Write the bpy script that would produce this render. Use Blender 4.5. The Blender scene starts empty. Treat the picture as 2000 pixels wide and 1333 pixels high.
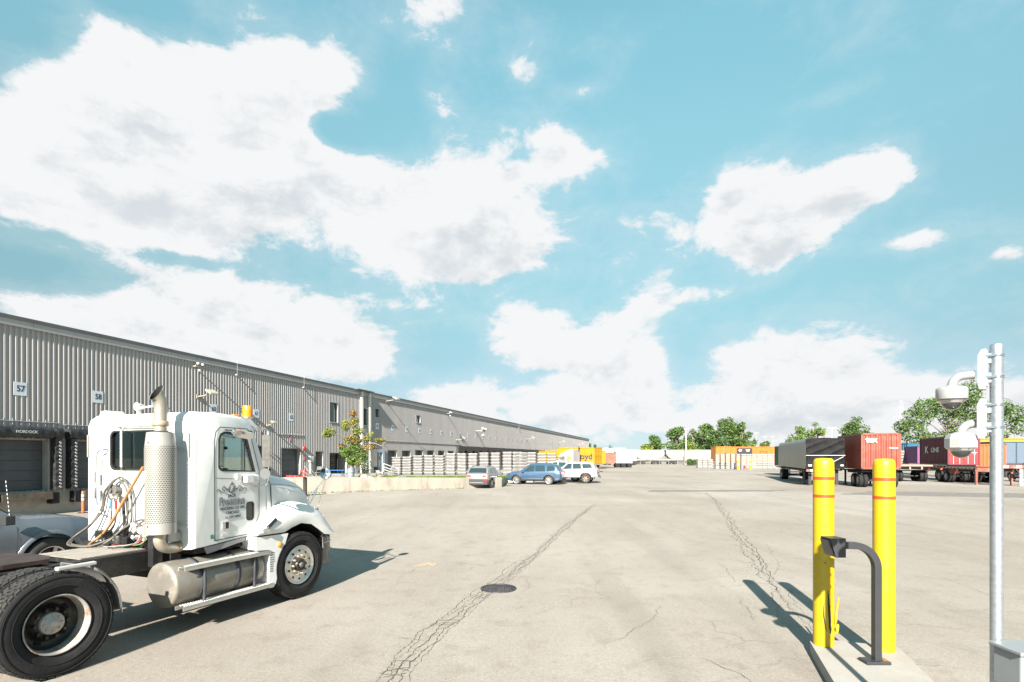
import bpy, bmesh, math, random
from mathutils import Vector, Matrix, Euler
random.seed(7)
SC = bpy.context.scene
COL = SC.collection
PI = math.pi
F = 1050.0; CH = 2.2
# ------------------------------------------------------------------ camera
cam = bpy.data.cameras.new('camera'); cam_o = bpy.data.objects.new('camera', cam); COL.objects.link(cam_o)
cam_o.location = (0, 0, CH); cam_o.rotation_euler = (PI / 2, 0, 0)
cam.sensor_width = 36; cam.lens = F / 2000 * 36; cam.shift_y = (893 - 666.5) / 2000
cam.clip_start = 0.1; cam.clip_end = 5000
SC.camera = cam_o
# ------------------------------------------------------------------ world
SUN_AZ = math.radians(11.7)      # the shadows run this far right of straight ahead
SUN_EL = math.radians(30.5)
sun_dir = Vector((-math.sin(SUN_AZ) * math.cos(SUN_EL), -math.cos(SUN_AZ) * math.cos(SUN_EL), math.sin(SUN_EL)))
EXPO = 1.95
SKY_STR = 0.053
world = bpy.data.worlds.new("World"); SC.world = world; world.use_nodes = True
WN = world.node_tree.nodes; WL = world.node_tree.links
WN.clear()
def wn(t, **k):
    n = WN.new(t)
    for a, b in k.items(): setattr(n, a, b)
    return n
def wm(op, a, b=None, c=None, clamp=False):
    n = WN.new('ShaderNodeMath'); n.operation = op; n.use_clamp = clamp
    for i, v in enumerate((a, b, c)):
        if v is None: continue
        if isinstance(v, (int, float)): n.inputs[i].default_value = v
        else: WL.new(v, n.inputs[i])
    return n.outputs[0]
sky = wn('ShaderNodeTexSky', sky_type='NISHITA', sun_disc=False)
sky.sun_elevation = SUN_EL
sky.sun_rotation = math.atan2(sun_dir.x, sun_dir.y)
sky.air_density = 1.0; sky.dust_density = 0.2; sky.ozone_density = 1.0; sky.altitude = 200
tc = wn('ShaderNodeTexCoord')
sep = wn('ShaderNodeSeparateXYZ'); WL.new(tc.outputs['Generated'], sep.inputs[0])
dx, dy, dz = sep.outputs
az = wm('ARCTAN2', dx, dy); el = wm('ARCSINE', dz)
# warped cloud noise on the sky sphere, stretched towards the horizon
mp = wn('ShaderNodeMapping'); mp.inputs['Scale'].default_value = (1, 1, 1.7); WL.new(tc.outputs['Generated'], mp.inputs[0])
def wnoise(scale, detail, rough, off=0.0, dist=0.0):
    m = wn('ShaderNodeMapping'); m.inputs['Location'].default_value = (off, off * .7, off * 1.3); WL.new(mp.outputs[0], m.inputs[0])
    n = wn('ShaderNodeTexNoise'); n.inputs['Scale'].default_value = scale; n.inputs['Detail'].default_value = detail
    n.inputs['Roughness'].default_value = rough; n.inputs['Distortion'].default_value = dist
    WL.new(m.outputs[0], n.inputs['Vector']); return n.outputs['Fac']
n1 = wnoise(4.6, 10, .58, 3.1, .25)
n2 = wnoise(13.0, 8, .66, 8.4, .35)
# hump clouds: direction (pixel of the photograph turned into azimuth / elevation), half sizes, weight
BL = [(420, 170, 270, 100, 1.0), (120, 290, 230, 110, 1.0), (600, 150, 120, 85, .8), (470, 330, 220, 100, .9), (230, 400, 290, 60, .85),
      (430, 600, 300, 88, 1.0), (250, 650, 190, 50, .5), (620, 690, 170, 50, .75), (890, 400, 175, 110, 1.05), (1100, 300, 95, 48, .85), (950, 500, 150, 60, .95), (760, 440, 90, 70, .6), (650, 340, 130, 80, .4),
      (840, 20, 100, 50, .65), (1480, 400, 100, 85, .85), (1500, 490, 60, 40, .7), (1730, 330, 95, 55, .75), (1790, 470, 90, 25, .75), (1610, 420, 110, 70, .9), (1420, 420, 60, 60, .5),
      (1120, 670, 175, 70, 1.0), (1230, 730, 100, 60, .6), (1170, 800, 220, 48, .8), (1540, 715, 165, 70, 1.0), (1700, 785, 220, 52, .9), (1450, 830, 200, 30, .6), (880, 780, 75, 30, .75),
      (1390, 575, 80, 20, .5), (1600, 195, 110, 24, .38), (1140, 180, 50, 18, .45), (1020, 140, 40, 25, .4), (1960, 500, 60, 20, .5), (1990, 800, 120, 50, .7), (1000, 620, 90, 30, .4), (1280, 590, 60, 50, .45), (1500, 870, 900, 18, .25),
      (-500, 300, 380, 170, .9), (-250, 620, 260, 70, .7), (2500, 350, 200, 90, .8), (2700, 700, 300, 70, .8), (-1500, 650, 500, 90, .8), (3800, 600, 500, 90, .8)]
HOLES = [(1345, 715, 45, 60, .7), (870, 690, 60, 45, .6), (640, 250, 40, 40, .4), (40, 40, 150, 70, .8), (250, 0, 200, 35, .6), (690, 200, 50, 60, .5), (690, 260, 70, 35, .7), (660, 545, 80, 35, .35), (640, 250, 45, 30, .5), (355, 178, 40, 14, .45), (60, 520, 170, 38, .8), (330, 505, 160, 16, .4), (730, 610, 60, 30, .3), (480, 470, 40, 20, 0), (1290, 640, 70, 25, .25), (1010, 300, 50, 20, .35), (780, 200, 45, 130, .6), (1960, 250, 250, 200, .4), (1370, 200, 150, 120, .5), (1400, 800, 60, 16, .2)]
acc = None
for sgn, lst in ((1, BL), (-1, HOLES)):
    for (px, py, rx, ry, w) in lst:
        if w == 0: continue
        a0 = math.atan((px - 1000) / F); h = math.hypot(F, px - 1000); e0 = math.atan((893 - py) / h)
        ra = rx / F * math.cos(a0) ** 2; re = ry / h * math.cos(e0) ** 2
        da = wm('MULTIPLY', wm('SUBTRACT', az, a0), 1 / ra); de = wm('MULTIPLY', wm('SUBTRACT', el, e0), 1 / re)
        r2 = wm('ADD', wm('MULTIPLY', da, da), wm('MULTIPLY', de, de))
        g = wm('EXPONENT', wm('MULTIPLY', r2, -.9))
        if sgn > 0: under = wm('MULTIPLY', wm('MULTIPLY', g, w), wm('MULTIPLY', de, -1)) if acc is None else wm('ADD', under, wm('MULTIPLY', wm('MULTIPLY', g, w), wm('MULTIPLY', de, -1)))
        acc = wm('MULTIPLY', g, sgn * w) if acc is None else wm('MULTIPLY_ADD', g, sgn * w, acc)
blob = wm('MINIMUM', acc, 1.15)
fine = wm('ADD', wm('MULTIPLY', wm('SUBTRACT', n1, .5), 1.9), wm('MULTIPLY', wm('SUBTRACT', n2, .5), 1.35))
dens = wm('ADD', wm('ADD', blob, fine), -.33)
cov = wn('ShaderNodeMapRange', interpolation_type='SMOOTHSTEP'); WL.new(dens, cov.inputs['Value'])
cov.inputs['From Min'].default_value = -.07; cov.inputs['From Max'].default_value = .30
veil = wn('ShaderNodeMapRange', interpolation_type='SMOOTHSTEP'); WL.new(dens, veil.inputs['Value'])
veil.inputs['From Min'].default_value = -.55; veil.inputs['From Max'].default_value = .3; veil.inputs['To Max'].default_value = .24
up = wn('ShaderNodeMapRange', interpolation_type='SMOOTHSTEP'); WL.new(dz, up.inputs['Value']); up.inputs['From Min'].default_value = -.02; up.inputs['From Max'].default_value = .03
cm = wm('MULTIPLY', wm('MAXIMUM', cov.outputs[0], veil.outputs[0]), up.outputs[0])
# grey undersides: thick parts of the cloud, broken by a slower noise
n3 = wnoise(5.2, 6, .55, 21.0)
mpu = wn('ShaderNodeMapping'); mpu.inputs['Location'].default_value = (-.012, -.02, .05)      # the same cloud noise, a step towards the light: relief
WL.new(mp.outputs[0], mpu.inputs[0]); mp_keep = mp; mp = mpu
u1 = wnoise(4.6, 10, .58, 3.1, .25); u2 = wnoise(13.0, 8, .66, 8.4, .35); mp = mp_keep
relief = wm('ADD', wm('MULTIPLY', wm('SUBTRACT', u1, n1), 2.6), wm('MULTIPLY', wm('SUBTRACT', u2, n2), 1.0))
shd = wn('ShaderNodeMapRange', interpolation_type='SMOOTHSTEP'); WL.new(wm('ADD', wm('ADD', wm('MULTIPLY', dens, .30), wm('MULTIPLY', n3, .55)), wm('ADD', relief, wm('MULTIPLY', under, .22))), shd.inputs['Value'])
shd.inputs['From Min'].default_value = .42; shd.inputs['From Max'].default_value = .95
cc = wn('ShaderNodeMixRGB'); WL.new(shd.outputs[0], cc.inputs['Fac'])
CLW = 4.5
cc.inputs['Color1'].default_value = (1.00 * CLW, 1.01 * CLW, 1.02 * CLW, 1); cc.inputs['Color2'].default_value = (.76 * CLW, .81 * CLW, .85 * CLW, 1)
tint = wn('ShaderNodeMixRGB', blend_type='MULTIPLY'); tint.inputs['Fac'].default_value = 1
WL.new(sky.outputs[0], tint.inputs['Color1'])
grade = wn('ShaderNodeValToRGB'); WL.new(dz, grade.inputs[0]); ge = grade.color_ramp.elements      # camera grading of the blue: deeper cyan overhead, softer horizon
GR = [(.0, (.23, .35, .56)), (.041, (.25, .34, .46)), (.088, (.32, .39, .42)), (.181, (.45, .55, .47)), (.269, (.58, .76, .58)), (.389, (.80, 1.05, .77)), (.492, (1.0, 1.38, .97)), (.62, (1.13, 1.68, 1.19))]
while len(ge) < len(GR): ge.new(.5)
for e_, (p_, c_) in zip(ge, GR): e_.position = p_; e_.color = (c_[0] * .60, c_[1] * .55, c_[2] * .545, 1)
gm = wn('ShaderNodeMixRGB', blend_type='MULTIPLY'); gm.inputs['Fac'].default_value = 1; WL.new(grade.outputs[0], gm.inputs['Color1']); gm.inputs['Color2'].default_value = (2, 2, 2, 1)
WL.new(gm.outputs[0], tint.inputs['Color2'])
mx = wn('ShaderNodeMixRGB'); WL.new(cm, mx.inputs['Fac']); WL.new(tint.outputs[0], mx.inputs['Color1']); WL.new(cc.outputs[0], mx.inputs['Color2'])
bg = wn('ShaderNodeBackground'); WL.new(mx.outputs[0], bg.inputs['Color']); bg.inputs['Strength'].default_value = SKY_STR
wo = wn('ShaderNodeOutputWorld'); WL.new(bg.outputs[0], wo.inputs['Surface'])
world.cycles.sampling_method = 'MANUAL'; world.cycles.sample_map_resolution = 512
# ------------------------------------------------------------------ sun, exposure
sl = bpy.data.lights.new('sun', 'SUN'); sl.energy = 5.0; sl.angle = math.radians(.5); sl.color = (1, .935, .85)
so = bpy.data.objects.new('sun', sl); COL.objects.link(so); so.rotation_euler = sun_dir.to_track_quat('Z', 'Y').to_euler()
so.location = (0, -20, 30)
vs = SC.view_settings; SC.display_settings.display_device = 'sRGB'
vs.view_transform = 'Standard'; vs.look = 'None'; vs.exposure = EXPO; vs.gamma = 1; vs.use_curve_mapping = False
SC.render.engine = 'CYCLES'; SC.cycles.max_bounces = 6; SC.cycles.use_denoising = True
SC.cycles.transparent_max_bounces = 8

# ------------------------------------------------------------------ helpers
def at(px, py, Y): return Vector(((px - 1000) / F * Y, Y, CH - (py - 893) / F * Y))
def gp(px, py, z=0.0):
    Y = (CH - z) * F / (py - 893); return Vector(((px - 1000) / F * Y, Y, z))
MATS = {}
def M(name, col, rough=.5, metal=0.0, var=.12, scale=5.0, bump=0.0, bscale=40.0, dirt=None, damt=.5, dscale=1.5, coat=0.0, emit=None, stretch=(1, 1, 1), spec=.5, alpha=None, trans=0.0):
    if name in MATS: return MATS[name]
    m = bpy.data.materials.new(name); m.use_nodes = True; nt = m.node_tree; N = nt.nodes; L = nt.links
    b = N['Principled BSDF']; b.inputs['Roughness'].default_value = rough; b.inputs['Metallic'].default_value = metal
    b.inputs['Specular IOR Level'].default_value = spec
    b.inputs['Coat Weight'].default_value = coat; b.inputs['Coat Roughness'].default_value = .08
    if trans: b.inputs['Transmission Weight'].default_value = trans
    t = N.new('ShaderNodeTexCoord'); mpn = N.new('ShaderNodeMapping'); mpn.inputs['Scale'].default_value = stretch; L.new(t.outputs['Object'], mpn.inputs[0])
    ka = 1.0 if (metal > .4 or trans or name in ('white_truck_paint', 'white_car_paint', 'white_far_paint')) else .74
    col = tuple(v * ka for v in col); dirt = tuple(v * ka for v in dirt) if dirt else None
    c4 = lambda c, k=1: (min(1, c[0] * k), min(1, c[1] * k), min(1, c[2] * k), 1)
    if var > 0 or dirt:
        n = N.new('ShaderNodeTexNoise'); n.inputs['Scale'].default_value = scale; n.inputs['Detail'].default_value = 6; L.new(mpn.outputs[0], n.inputs[0])
        mr = N.new('ShaderNodeMapRange'); mr.inputs['From Min'].default_value = .3; mr.inputs['From Max'].default_value = .7; L.new(n.outputs['Fac'], mr.inputs['Value'])
        mix = N.new('ShaderNodeMixRGB'); L.new(mr.outputs[0], mix.inputs['Fac']); mix.inputs['Color1'].default_value = c4(col, 1 - var); mix.inputs['Color2'].default_value = c4(col, 1 + var)
        out = mix.outputs[0]
        if dirt:
            n2_ = N.new('ShaderNodeTexNoise'); n2_.inputs['Scale'].default_value = dscale; n2_.inputs['Detail'].default_value = 9; n2_.inputs['Roughness'].default_value = .7; L.new(mpn.outputs[0], n2_.inputs[0])
            r2_ = N.new('ShaderNodeMapRange'); r2_.inputs['From Min'].default_value = .5; r2_.inputs['From Max'].default_value = .68; r2_.inputs['To Max'].default_value = damt; L.new(n2_.outputs['Fac'], r2_.inputs['Value'])
            m2 = N.new('ShaderNodeMixRGB'); L.new(r2_.outputs[0], m2.inputs['Fac']); L.new(out, m2.inputs['Color1']); m2.inputs['Color2'].default_value = c4(dirt)
            out = m2.outputs[0]
            rr = N.new('ShaderNodeMath'); rr.operation = 'MULTIPLY_ADD'; L.new(r2_.outputs[0], rr.inputs[0]); rr.inputs[1].default_value = .3; rr.inputs[2].default_value = rough; L.new(rr.outputs[0], b.inputs['Roughness'])
        L.new(out, b.inputs['Base Color'])
    else:
        b.inputs['Base Color'].default_value = c4(col)
    if bump:
        nb = N.new('ShaderNodeTexNoise'); nb.inputs['Scale'].default_value = bscale; nb.inputs['Detail'].default_value = 5; L.new(mpn.outputs[0], nb.inputs[0])
        bp = N.new('ShaderNodeBump'); bp.inputs['Strength'].default_value = bump; bp.inputs['Distance'].default_value = .02; L.new(nb.outputs['Fac'], bp.inputs['Height']); L.new(bp.outputs[0], b.inputs['Normal'])
    if emit: b.inputs['Emission Color'].default_value = c4(emit[:3]); b.inputs['Emission Strength'].default_value = emit[3]
    MATS[name] = m; return m

class MB:
    def __init__(s): s.v = []; s.f = []; s.mi = []; s.sm = []; s.mats = []; s.cur = 0
    def mat(s, m):
        if m not in s.mats: s.mats.append(m)
        s.cur = s.mats.index(m); return s
    def add(s, vs, fs, smooth=False):
        o = len(s.v); s.v += [tuple(v) for v in vs]
        for f in fs: s.f.append([o + i for i in f]); s.mi.append(s.cur); s.sm.append(smooth)
        return s
    def box(s, x0, x1, y0, y1, z0, z1, mtx=None, ch=0.0):
        vs = [(x, y, z) for x in (x0, x1) for y in (y0, y1) for z in (z0, z1)]
        fs = [(0, 1, 3, 2), (4, 6, 7, 5), (0, 4, 5, 1), (2, 3, 7, 6), (0, 2, 6, 4), (1, 5, 7, 3)]
        if mtx: vs = [mtx @ Vector(v) for v in vs]
        return s.add(vs, fs)
    def boxr(s, c, size, rot=(0, 0, 0)):
        m = Matrix.Translation(c) @ Euler(rot).to_matrix().to_4x4(); a, b, d = [q / 2 for q in size]
        return s.box(-a, a, -b, b, -d, d, m)
    def cyl(s, p0, p1, r0, r1=None, n=16, cap=True, smooth=True):
        r1 = r0 if r1 is None else r1; p0 = Vector(p0); p1 = Vector(p1); d = (p1 - p0).normalized()
        a = d.orthogonal().normalized(); b = d.cross(a); vs = []
        for p, r in ((p0, r0), (p1, r1)):
            for i in range(n): t = 2 * PI * i / n; vs.append(p + (a * math.cos(t) + b * math.sin(t)) * r)
        s.add(vs, [(i, (i + 1) % n, n + (i + 1) % n, n + i) for i in range(n)], smooth)
        if cap:
            if r0 > 0: s.add(vs[:n], [tuple(range(n - 1, -1, -1))])
            if r1 > 0: s.add(vs[n:], [tuple(range(n))])
        return s
    def tube(s, pts, r, n=8, smooth=True, sub=4, closed=False, cap=True):
        P = [Vector(p) for p in pts]
        if sub > 1 and len(P) > 2:
            Q = []
            m = len(P)
            for i in range(m - 1 if not closed else m):
                p0 = P[i - 1] if (i > 0 or closed) else P[0]; p1 = P[i]; p2 = P[(i + 1) % m]; p3 = P[(i + 2) % m] if (i + 2 < m or closed) else P[-1]
                for k in range(sub):
                    t = k / sub; Q.append(.5 * ((2 * p1) + (p2 - p0) * t + (2 * p0 - 5 * p1 + 4 * p2 - p3) * t * t + (3 * p1 - p0 - 3 * p2 + p3) * t ** 3))
            if not closed: Q.append(P[-1])
            P = Q
        m = len(P); rings = []; a = None
        for i in range(m):
            d = (P[min(i + 1, m - 1)] - P[max(i - 1, 0)])
            d = d.normalized() if d.length > 1e-9 else Vector((0, 0, 1))
            if a is None: a = d.orthogonal().normalized()
            else:
                a = a - d * a.dot(d); a = a.normalized() if a.length > 1e-6 else d.orthogonal().normalized()
            b = d.cross(a); rr = r[i * (len(r) - 1) // max(1, m - 1)] if isinstance(r, (list, tuple)) else r
            rings.append([P[i] + (a * math.cos(2 * PI * k / n) + b * math.sin(2 * PI * k / n)) * rr for k in range(n)])
        vs = [v for q in rings for v in q]; fs = [(i * n + k, i * n + (k + 1) % n, (i + 1) * n + (k + 1) % n, (i + 1) * n + k) for i in range(m - 1) for k in range(n)]
        s.add(vs, fs, smooth)
        if cap: s.add(rings[0], [tuple(range(n - 1, -1, -1))]); s.add(rings[-1], [tuple(range(n))])
        return s
    def lathe(s, prof, n=32, mtx=None, smooth=True, a0=0, a1=2 * PI):
        """prof: list of (r, h) revolved about local z, moved by mtx"""
        full = abs(a1 - a0 - 2 * PI) < 1e-6; m = n if full else n + 1; vs = []
        for r, h in prof:
            for i in range(m):
                t = a0 + (a1 - a0) * i / n; vs.append(Vector((r * math.cos(t), r * math.sin(t), h)))
        if mtx: vs = [mtx @ v for v in vs]
        k = len(prof); fs = []
        for j in range(k - 1):
            for i in range(n):
                a, b = j * m + i, j * m + (i + 1) % m
                fs.append((a, b, b + m, a + m))
        return s.add(vs, fs, smooth)
    def prism(s, poly, a, b, axis='y', mtx=None, smooth=False, caps=True):
        """poly in the two other axes; between a and b on axis"""
        def P(u, v, w): return {'y': (u, w, v), 'x': (w, u, v), 'z': (u, v, w)}[axis]
        n = len(poly); vs = [Vector(P(u, v, a)) for u, v in poly] + [Vector(P(u, v, b)) for u, v in poly]
        if mtx: vs = [mtx @ v for v in vs]
        s.add(vs, [(i, (i + 1) % n, n + (i + 1) % n, n + i) for i in range(n)], smooth)
        if caps: s.add(vs[:n], [tuple(range(n))]); s.add(vs[n:], [tuple(range(n))])
        return s
    def loft(s, rings, closed=True, smooth=True, cap=False):
        n = len(rings[0]); vs = [v for r in rings for v in r]; fs = []
        for i in range(len(rings) - 1):
            for k in range(n if closed else n - 1):
                fs.append((i * n + k, i * n + (k + 1) % n, (i + 1) * n + (k + 1) % n, (i + 1) * n + k))
        s.add(vs, fs, smooth)
        if cap: s.add(rings[0], [tuple(range(n))]); s.add(rings[-1], [tuple(range(n))])
        return s
    def mesh(s, name):
        me = bpy.data.meshes.new(name); me.from_pydata(s.v, [], s.f)
        for m in s.mats: me.materials.append(m)
        me.polygons.foreach_set('material_index', s.mi); me.polygons.foreach_set('use_smooth', s.sm); me.update()
        bm = bmesh.new(); bm.from_mesh(me); bmesh.ops.recalc_face_normals(bm, faces=bm.faces); bm.to_mesh(me); bm.free(); return me
    def build(s, name, parent=None, bevel=0.0, seg=2, weld=False, **k):
        me = s.mesh(name); o = bpy.data.objects.new(name, me); COL.objects.link(o)
        if weld:
            bm = bmesh.new(); bm.from_mesh(me); bmesh.ops.remove_doubles(bm, verts=bm.verts, dist=.0005); bmesh.ops.recalc_face_normals(bm, faces=bm.faces); bm.to_mesh(me); bm.free()
        if parent: o.parent = parent
        if bevel:
            md = o.modifiers.new('bevel', 'BEVEL'); md.width = bevel; md.segments = seg; md.limit_method = 'ANGLE'; md.angle_limit = math.radians(35)
        tag(o, **k); return o
def tag(o, label=None, cat=None, group=None, kind=None):
    if label: o['label'] = label
    if cat: o['category'] = cat
    if group: o['group'] = group
    if kind: o['kind'] = kind
    return o
def thing(name, label, cat, loc=(0, 0, 0), rz=0.0, group=None):
    o = bpy.data.objects.new(name, None); COL.objects.link(o); o.location = loc; o.rotation_euler = (0, 0, rz); o.empty_display_size = .1
    return tag(o, label, cat, group)
def mb(m): return MB().mat(m)
def copy_tree(o, parent=None, **k):
    c = o.copy(); COL.objects.link(c); c.parent = parent
    for ch in list(o.children): copy_tree(ch, c)
    return tag(c, **k)
def inst(o, parent, loc=None, rot=None):
    c = o.copy(); COL.objects.link(c); c.parent = parent
    if loc is not None: c.location = loc
    if rot is not None: c.rotation_euler = rot
    return c
def text_mb(body, size, mat, bold=0.0, shear=0.0, extrude=.002, align='CENTER', sx=1.0, spacing=1.0):
    cu = bpy.data.curves.new('t', 'FONT'); cu.body = body; cu.size = size; cu.align_x = align; cu.align_y = 'CENTER'
    cu.offset = bold; cu.shear = shear; cu.extrude = extrude; cu.resolution_u = 3; cu.space_character = spacing
    o = bpy.data.objects.new('t', cu); COL.objects.link(o); bpy.context.view_layer.update()
    me = bpy.data.meshes.new_from_object(o.evaluated_get(bpy.context.evaluated_depsgraph_get()))
    bpy.data.objects.remove(o); bpy.data.curves.remove(cu)
    for v in me.vertices: v.co.x *= sx
    me.materials.clear(); me.materials.append(mat); return me
def put_text(body, size, mat, loc, xdir, updir, parent=None, name='lettering', **k):
    me = text_mb(body, size, mat, **k); o = bpy.data.objects.new(name, me); COL.objects.link(o)
    X = Vector(xdir).normalized(); U = Vector(updir).normalized(); Nn = X.cross(U)
    R = Matrix((X, U, Nn)).transposed().to_4x4(); o.matrix_local = Matrix.Translation(loc) @ R
    if parent: o.parent = parent; o.matrix_local = Matrix.Translation(loc) @ R
    return o
def boolean_cut(o, cutters):
    bpy.context.view_layer.update()
    mods = []
    for c in cutters:
        md = o.modifiers.new('cut', 'BOOLEAN'); md.object = c; md.operation = 'DIFFERENCE'; md.solver = 'EXACT'; mods.append(md)
    bpy.context.view_layer.update()
    me = bpy.data.meshes.new_from_object(o.evaluated_get(bpy.context.evaluated_depsgraph_get()))
    o.modifiers.clear(); o.data = me
    for c in cutters: bpy.data.objects.remove(c)
    return o
def lerp(a, b, t): return a + (b - a) * t
def interp(tab, x):
    if x <= tab[0][0]: return tab[0][1]
    for (x0, y0), (x1, y1) in zip(tab, tab[1:]):
        if x <= x1: return lerp(y0, y1, (x - x0) / (x1 - x0))
    return tab[-1][1]
def arc(cx, cy, r, a0, a1, n): return [(cx + r * math.cos(math.radians(lerp(a0, a1, i / n))), cy + r * math.sin(math.radians(lerp(a0, a1, i / n)))) for i in range(n + 1)]

# materials used everywhere
WHITE = M('white_truck_paint', (.58, .58, .565), .28, var=.03, coat=.5, dirt=(.40, .365, .31), damt=.30, dscale=2.6)
BLACK = M('black_rubber', (.014, .014, .015), .8, var=.25, scale=9, bump=.15, dirt=(.045, .042, .038), damt=.45, dscale=3, spec=.3)
DARKM = M('dark_chassis_paint', (.014, .014, .015), .5, var=.3, dirt=(.07, .055, .045), damt=.5, dscale=6, spec=.4)
CHROME = M('chrome', (.75, .75, .76), .16, 1.0, var=.05)
ALU = M('brushed_aluminium', (.62, .61, .58), .36, 1.0, var=.12, scale=3, dirt=(.33, .29, .24), damt=.6, dscale=3)
DULLALU = M('weathered_aluminium', (.20, .185, .16), .42, .45, var=.10, dirt=(.36, .31, .25), damt=.5, dscale=4)
STEEL = M('galvanised_steel', (.34, .37, .40), .42, .8, var=.13, scale=26, bump=.06, bscale=60)
GLASS = M('dark_tinted_glass', (.015, .03, .03), .04, 0.0, var=0, coat=.6, spec=.8)
RED = M('red_plastic', (.55, .02, .02), .35, var=.05, coat=.3)
ORANGE = M('orange_plastic', (.80, .20, .04), .45, var=.08, dirt=(.3, .12, .05), damt=.3)
YELLOW = M('yellow_plastic_sleeve', (.50, .345, .004), .42, var=.05, dirt=(.30, .21, .02), damt=.45, dscale=5)
CONC = M('pale_concrete', (.44, .41, .36), .85, var=.10, scale=3, bump=.3, bscale=70, dirt=(.30, .26, .21), damt=.5, dscale=1.2)
# ------------------------------------------------------------------ warehouse frame: t along the wall, y inwards, origin at the photograph's left edge
WA = math.radians(16.7); WD = Vector((math.sin(WA), math.cos(WA), 0)); WNI = Vector((-WD.y, WD.x, 0))
WO = Vector((-23.09, 24.24, 0))
def wY(px): return 31875 / (1315 - px)
def wt(px): return (wY(px) - WO.y) / WD.y
def wz(px, py): return CH - (py - 893) / F * wY(px)
def wall_world(t, off, z): p = WO + WD * t - WNI * off; return Vector((p.x, p.y, z))
# ------------------------------------------------------------------ ground
def ground_mat():
    m = bpy.data.materials.new('worn_pale_asphalt'); m.use_nodes = True; nt = m.node_tree; N = nt.nodes; L = nt.links; b = N['Principled BSDF']
    t = N.new('ShaderNodeTexCoord')
    def noise(sc, det, ro=.6, stretch=(1, 1, 1), rot=0, dist=0):
        mp_ = N.new('ShaderNodeMapping'); mp_.inputs['Scale'].default_value = stretch; mp_.inputs['Rotation'].default_value = (0, 0, rot); L.new(t.outputs['Object'], mp_.inputs[0])
        n = N.new('ShaderNodeTexNoise'); n.inputs['Scale'].default_value = sc; n.inputs['Detail'].default_value = det; n.inputs['Roughness'].default_value = ro; n.inputs['Distortion'].default_value = dist; L.new(mp_.outputs[0], n.inputs[0]); return n.outputs['Fac']
    def rng(v, a, b_, c=0, d=1, cl=True):
        r = N.new('ShaderNodeMapRange'); r.inputs['From Min'].default_value = a; r.inputs['From Max'].default_value = b_; r.inputs['To Min'].default_value = c; r.inputs['To Max'].default_value = d; L.new(v, r.inputs['Value']); return r.outputs[0]
    def mixc(f, a, b_, bt='MIX'):
        x = N.new('ShaderNodeMixRGB'); x.blend_type = bt
        for s_, v in zip(('Fac', 'Color1', 'Color2'), (f, a, b_)):
            if isinstance(v, (int, float)): x.inputs[s_].default_value = v
            elif isinstance(v, tuple): x.inputs[s_].default_value = v + (1,)
            else: L.new(v, x.inputs[s_])
        return x.outputs[0]
    base = mixc(rng(noise(.10, 5, .6, dist=.6), .35, .65), (.215, .187, .156), (.288, .264, .234))
    base = mixc(rng(noise(.55, 7, .65, (1, .22, 1), -.25), .4, .75, 0, .5), base, (.180, .155, .128))      # wheel-polished lanes
    base = mixc(rng(noise(2.2, 8, .7), .52, .75, 0, .65), base, (.150, .124, .098))
    base = mixc(rng(noise(.9, 4, .55, (1, .045, 1), -.29), .54, .72, 0, .30), base, (.135, .118, .102))      # faint tyre lanes
    base = mixc(rng(noise(5.5, 5, .75), .58, .72, 0, .6), base, (.13, .11, .09))
    # aggregate speckle
    sp = noise(85, 3, .7); base = mixc(rng(sp, .36, .64), base, base, 'MIX')
    k1 = mixc(rng(sp, .3, .7), (.60, .59, .58), (1.34, 1.34, 1.34)); base = mixc(1.0, base, k1, 'MULTIPLY')
    k3 = mixc(rng(noise(22, 4, .7), .32, .68), (.84, .84, .84), (1.12, 1.12, 1.12)); base = mixc(1.0, base, k3, 'MULTIPLY')
    k2 = mixc(rng(noise(260, 2, .6), .3, .7), (.80, .80, .80), (1.14, 1.14, 1.14)); base = mixc(1.0, base, k2, 'MULTIPLY')
    # small dark pits and gum spots
    v = N.new('ShaderNodeTexVoronoi'); v.inputs['Scale'].default_value = 2.6; L.new(t.outputs['Object'], v.inputs['Vector'])
    sz = rng(noise(1.7, 2), .55, .9, 0.0, .16); cmp_ = N.new('ShaderNodeMath'); cmp_.operation = 'LESS_THAN'; L.new(v.outputs['Distance'], cmp_.inputs[0]); L.new(sz, cmp_.inputs[1])
    dm = N.new('ShaderNodeMath'); dm.operation = 'MULTIPLY'; L.new(cmp_.outputs[0], dm.inputs[0]); dm.inputs[1].default_value = .55
    base = mixc(dm.outputs[0], base, (.06, .055, .05))
    # hairline crack network, patchy
    wv = N.new('ShaderNodeTexNoise'); wv.inputs['Scale'].default_value = 1.6; wv.inputs['Detail'].default_value = 6; L.new(t.outputs['Object'], wv.inputs[0])
    ad = N.new('ShaderNodeVectorMath'); ad.operation = 'MULTIPLY_ADD'; L.new(wv.outputs['Color'], ad.inputs[0]); ad.inputs[1].default_value = (.9, .9, 0); L.new(t.outputs['Object'], ad.inputs[2])
    crk = None
    for sc_, w, lo, hi, am in ((.42, .0065, .50, .62, .75), (1.5, .010, .56, .66, .55)):
        vo = N.new('ShaderNodeTexVoronoi'); vo.feature = 'DISTANCE_TO_EDGE'; vo.inputs['Scale'].default_value = sc_; L.new(ad.outputs[0], vo.inputs['Vector'])
        c_ = rng(vo.outputs['Distance'], 0, w, 1, 0); msk = rng(noise(.16 if sc_ < 1 else .3, 3), lo, hi, 0, am)
        mu = N.new('ShaderNodeMath'); mu.operation = 'MULTIPLY'; L.new(c_, mu.inputs[0]); L.new(msk, mu.inputs[1])
        base = mixc(mu.outputs[0], base, (.08, .068, .058))
    L.new(base, b.inputs['Base Color']); b.inputs['Roughness'].default_value = .82; b.inputs['Specular IOR Level'].default_value = .35
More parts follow.
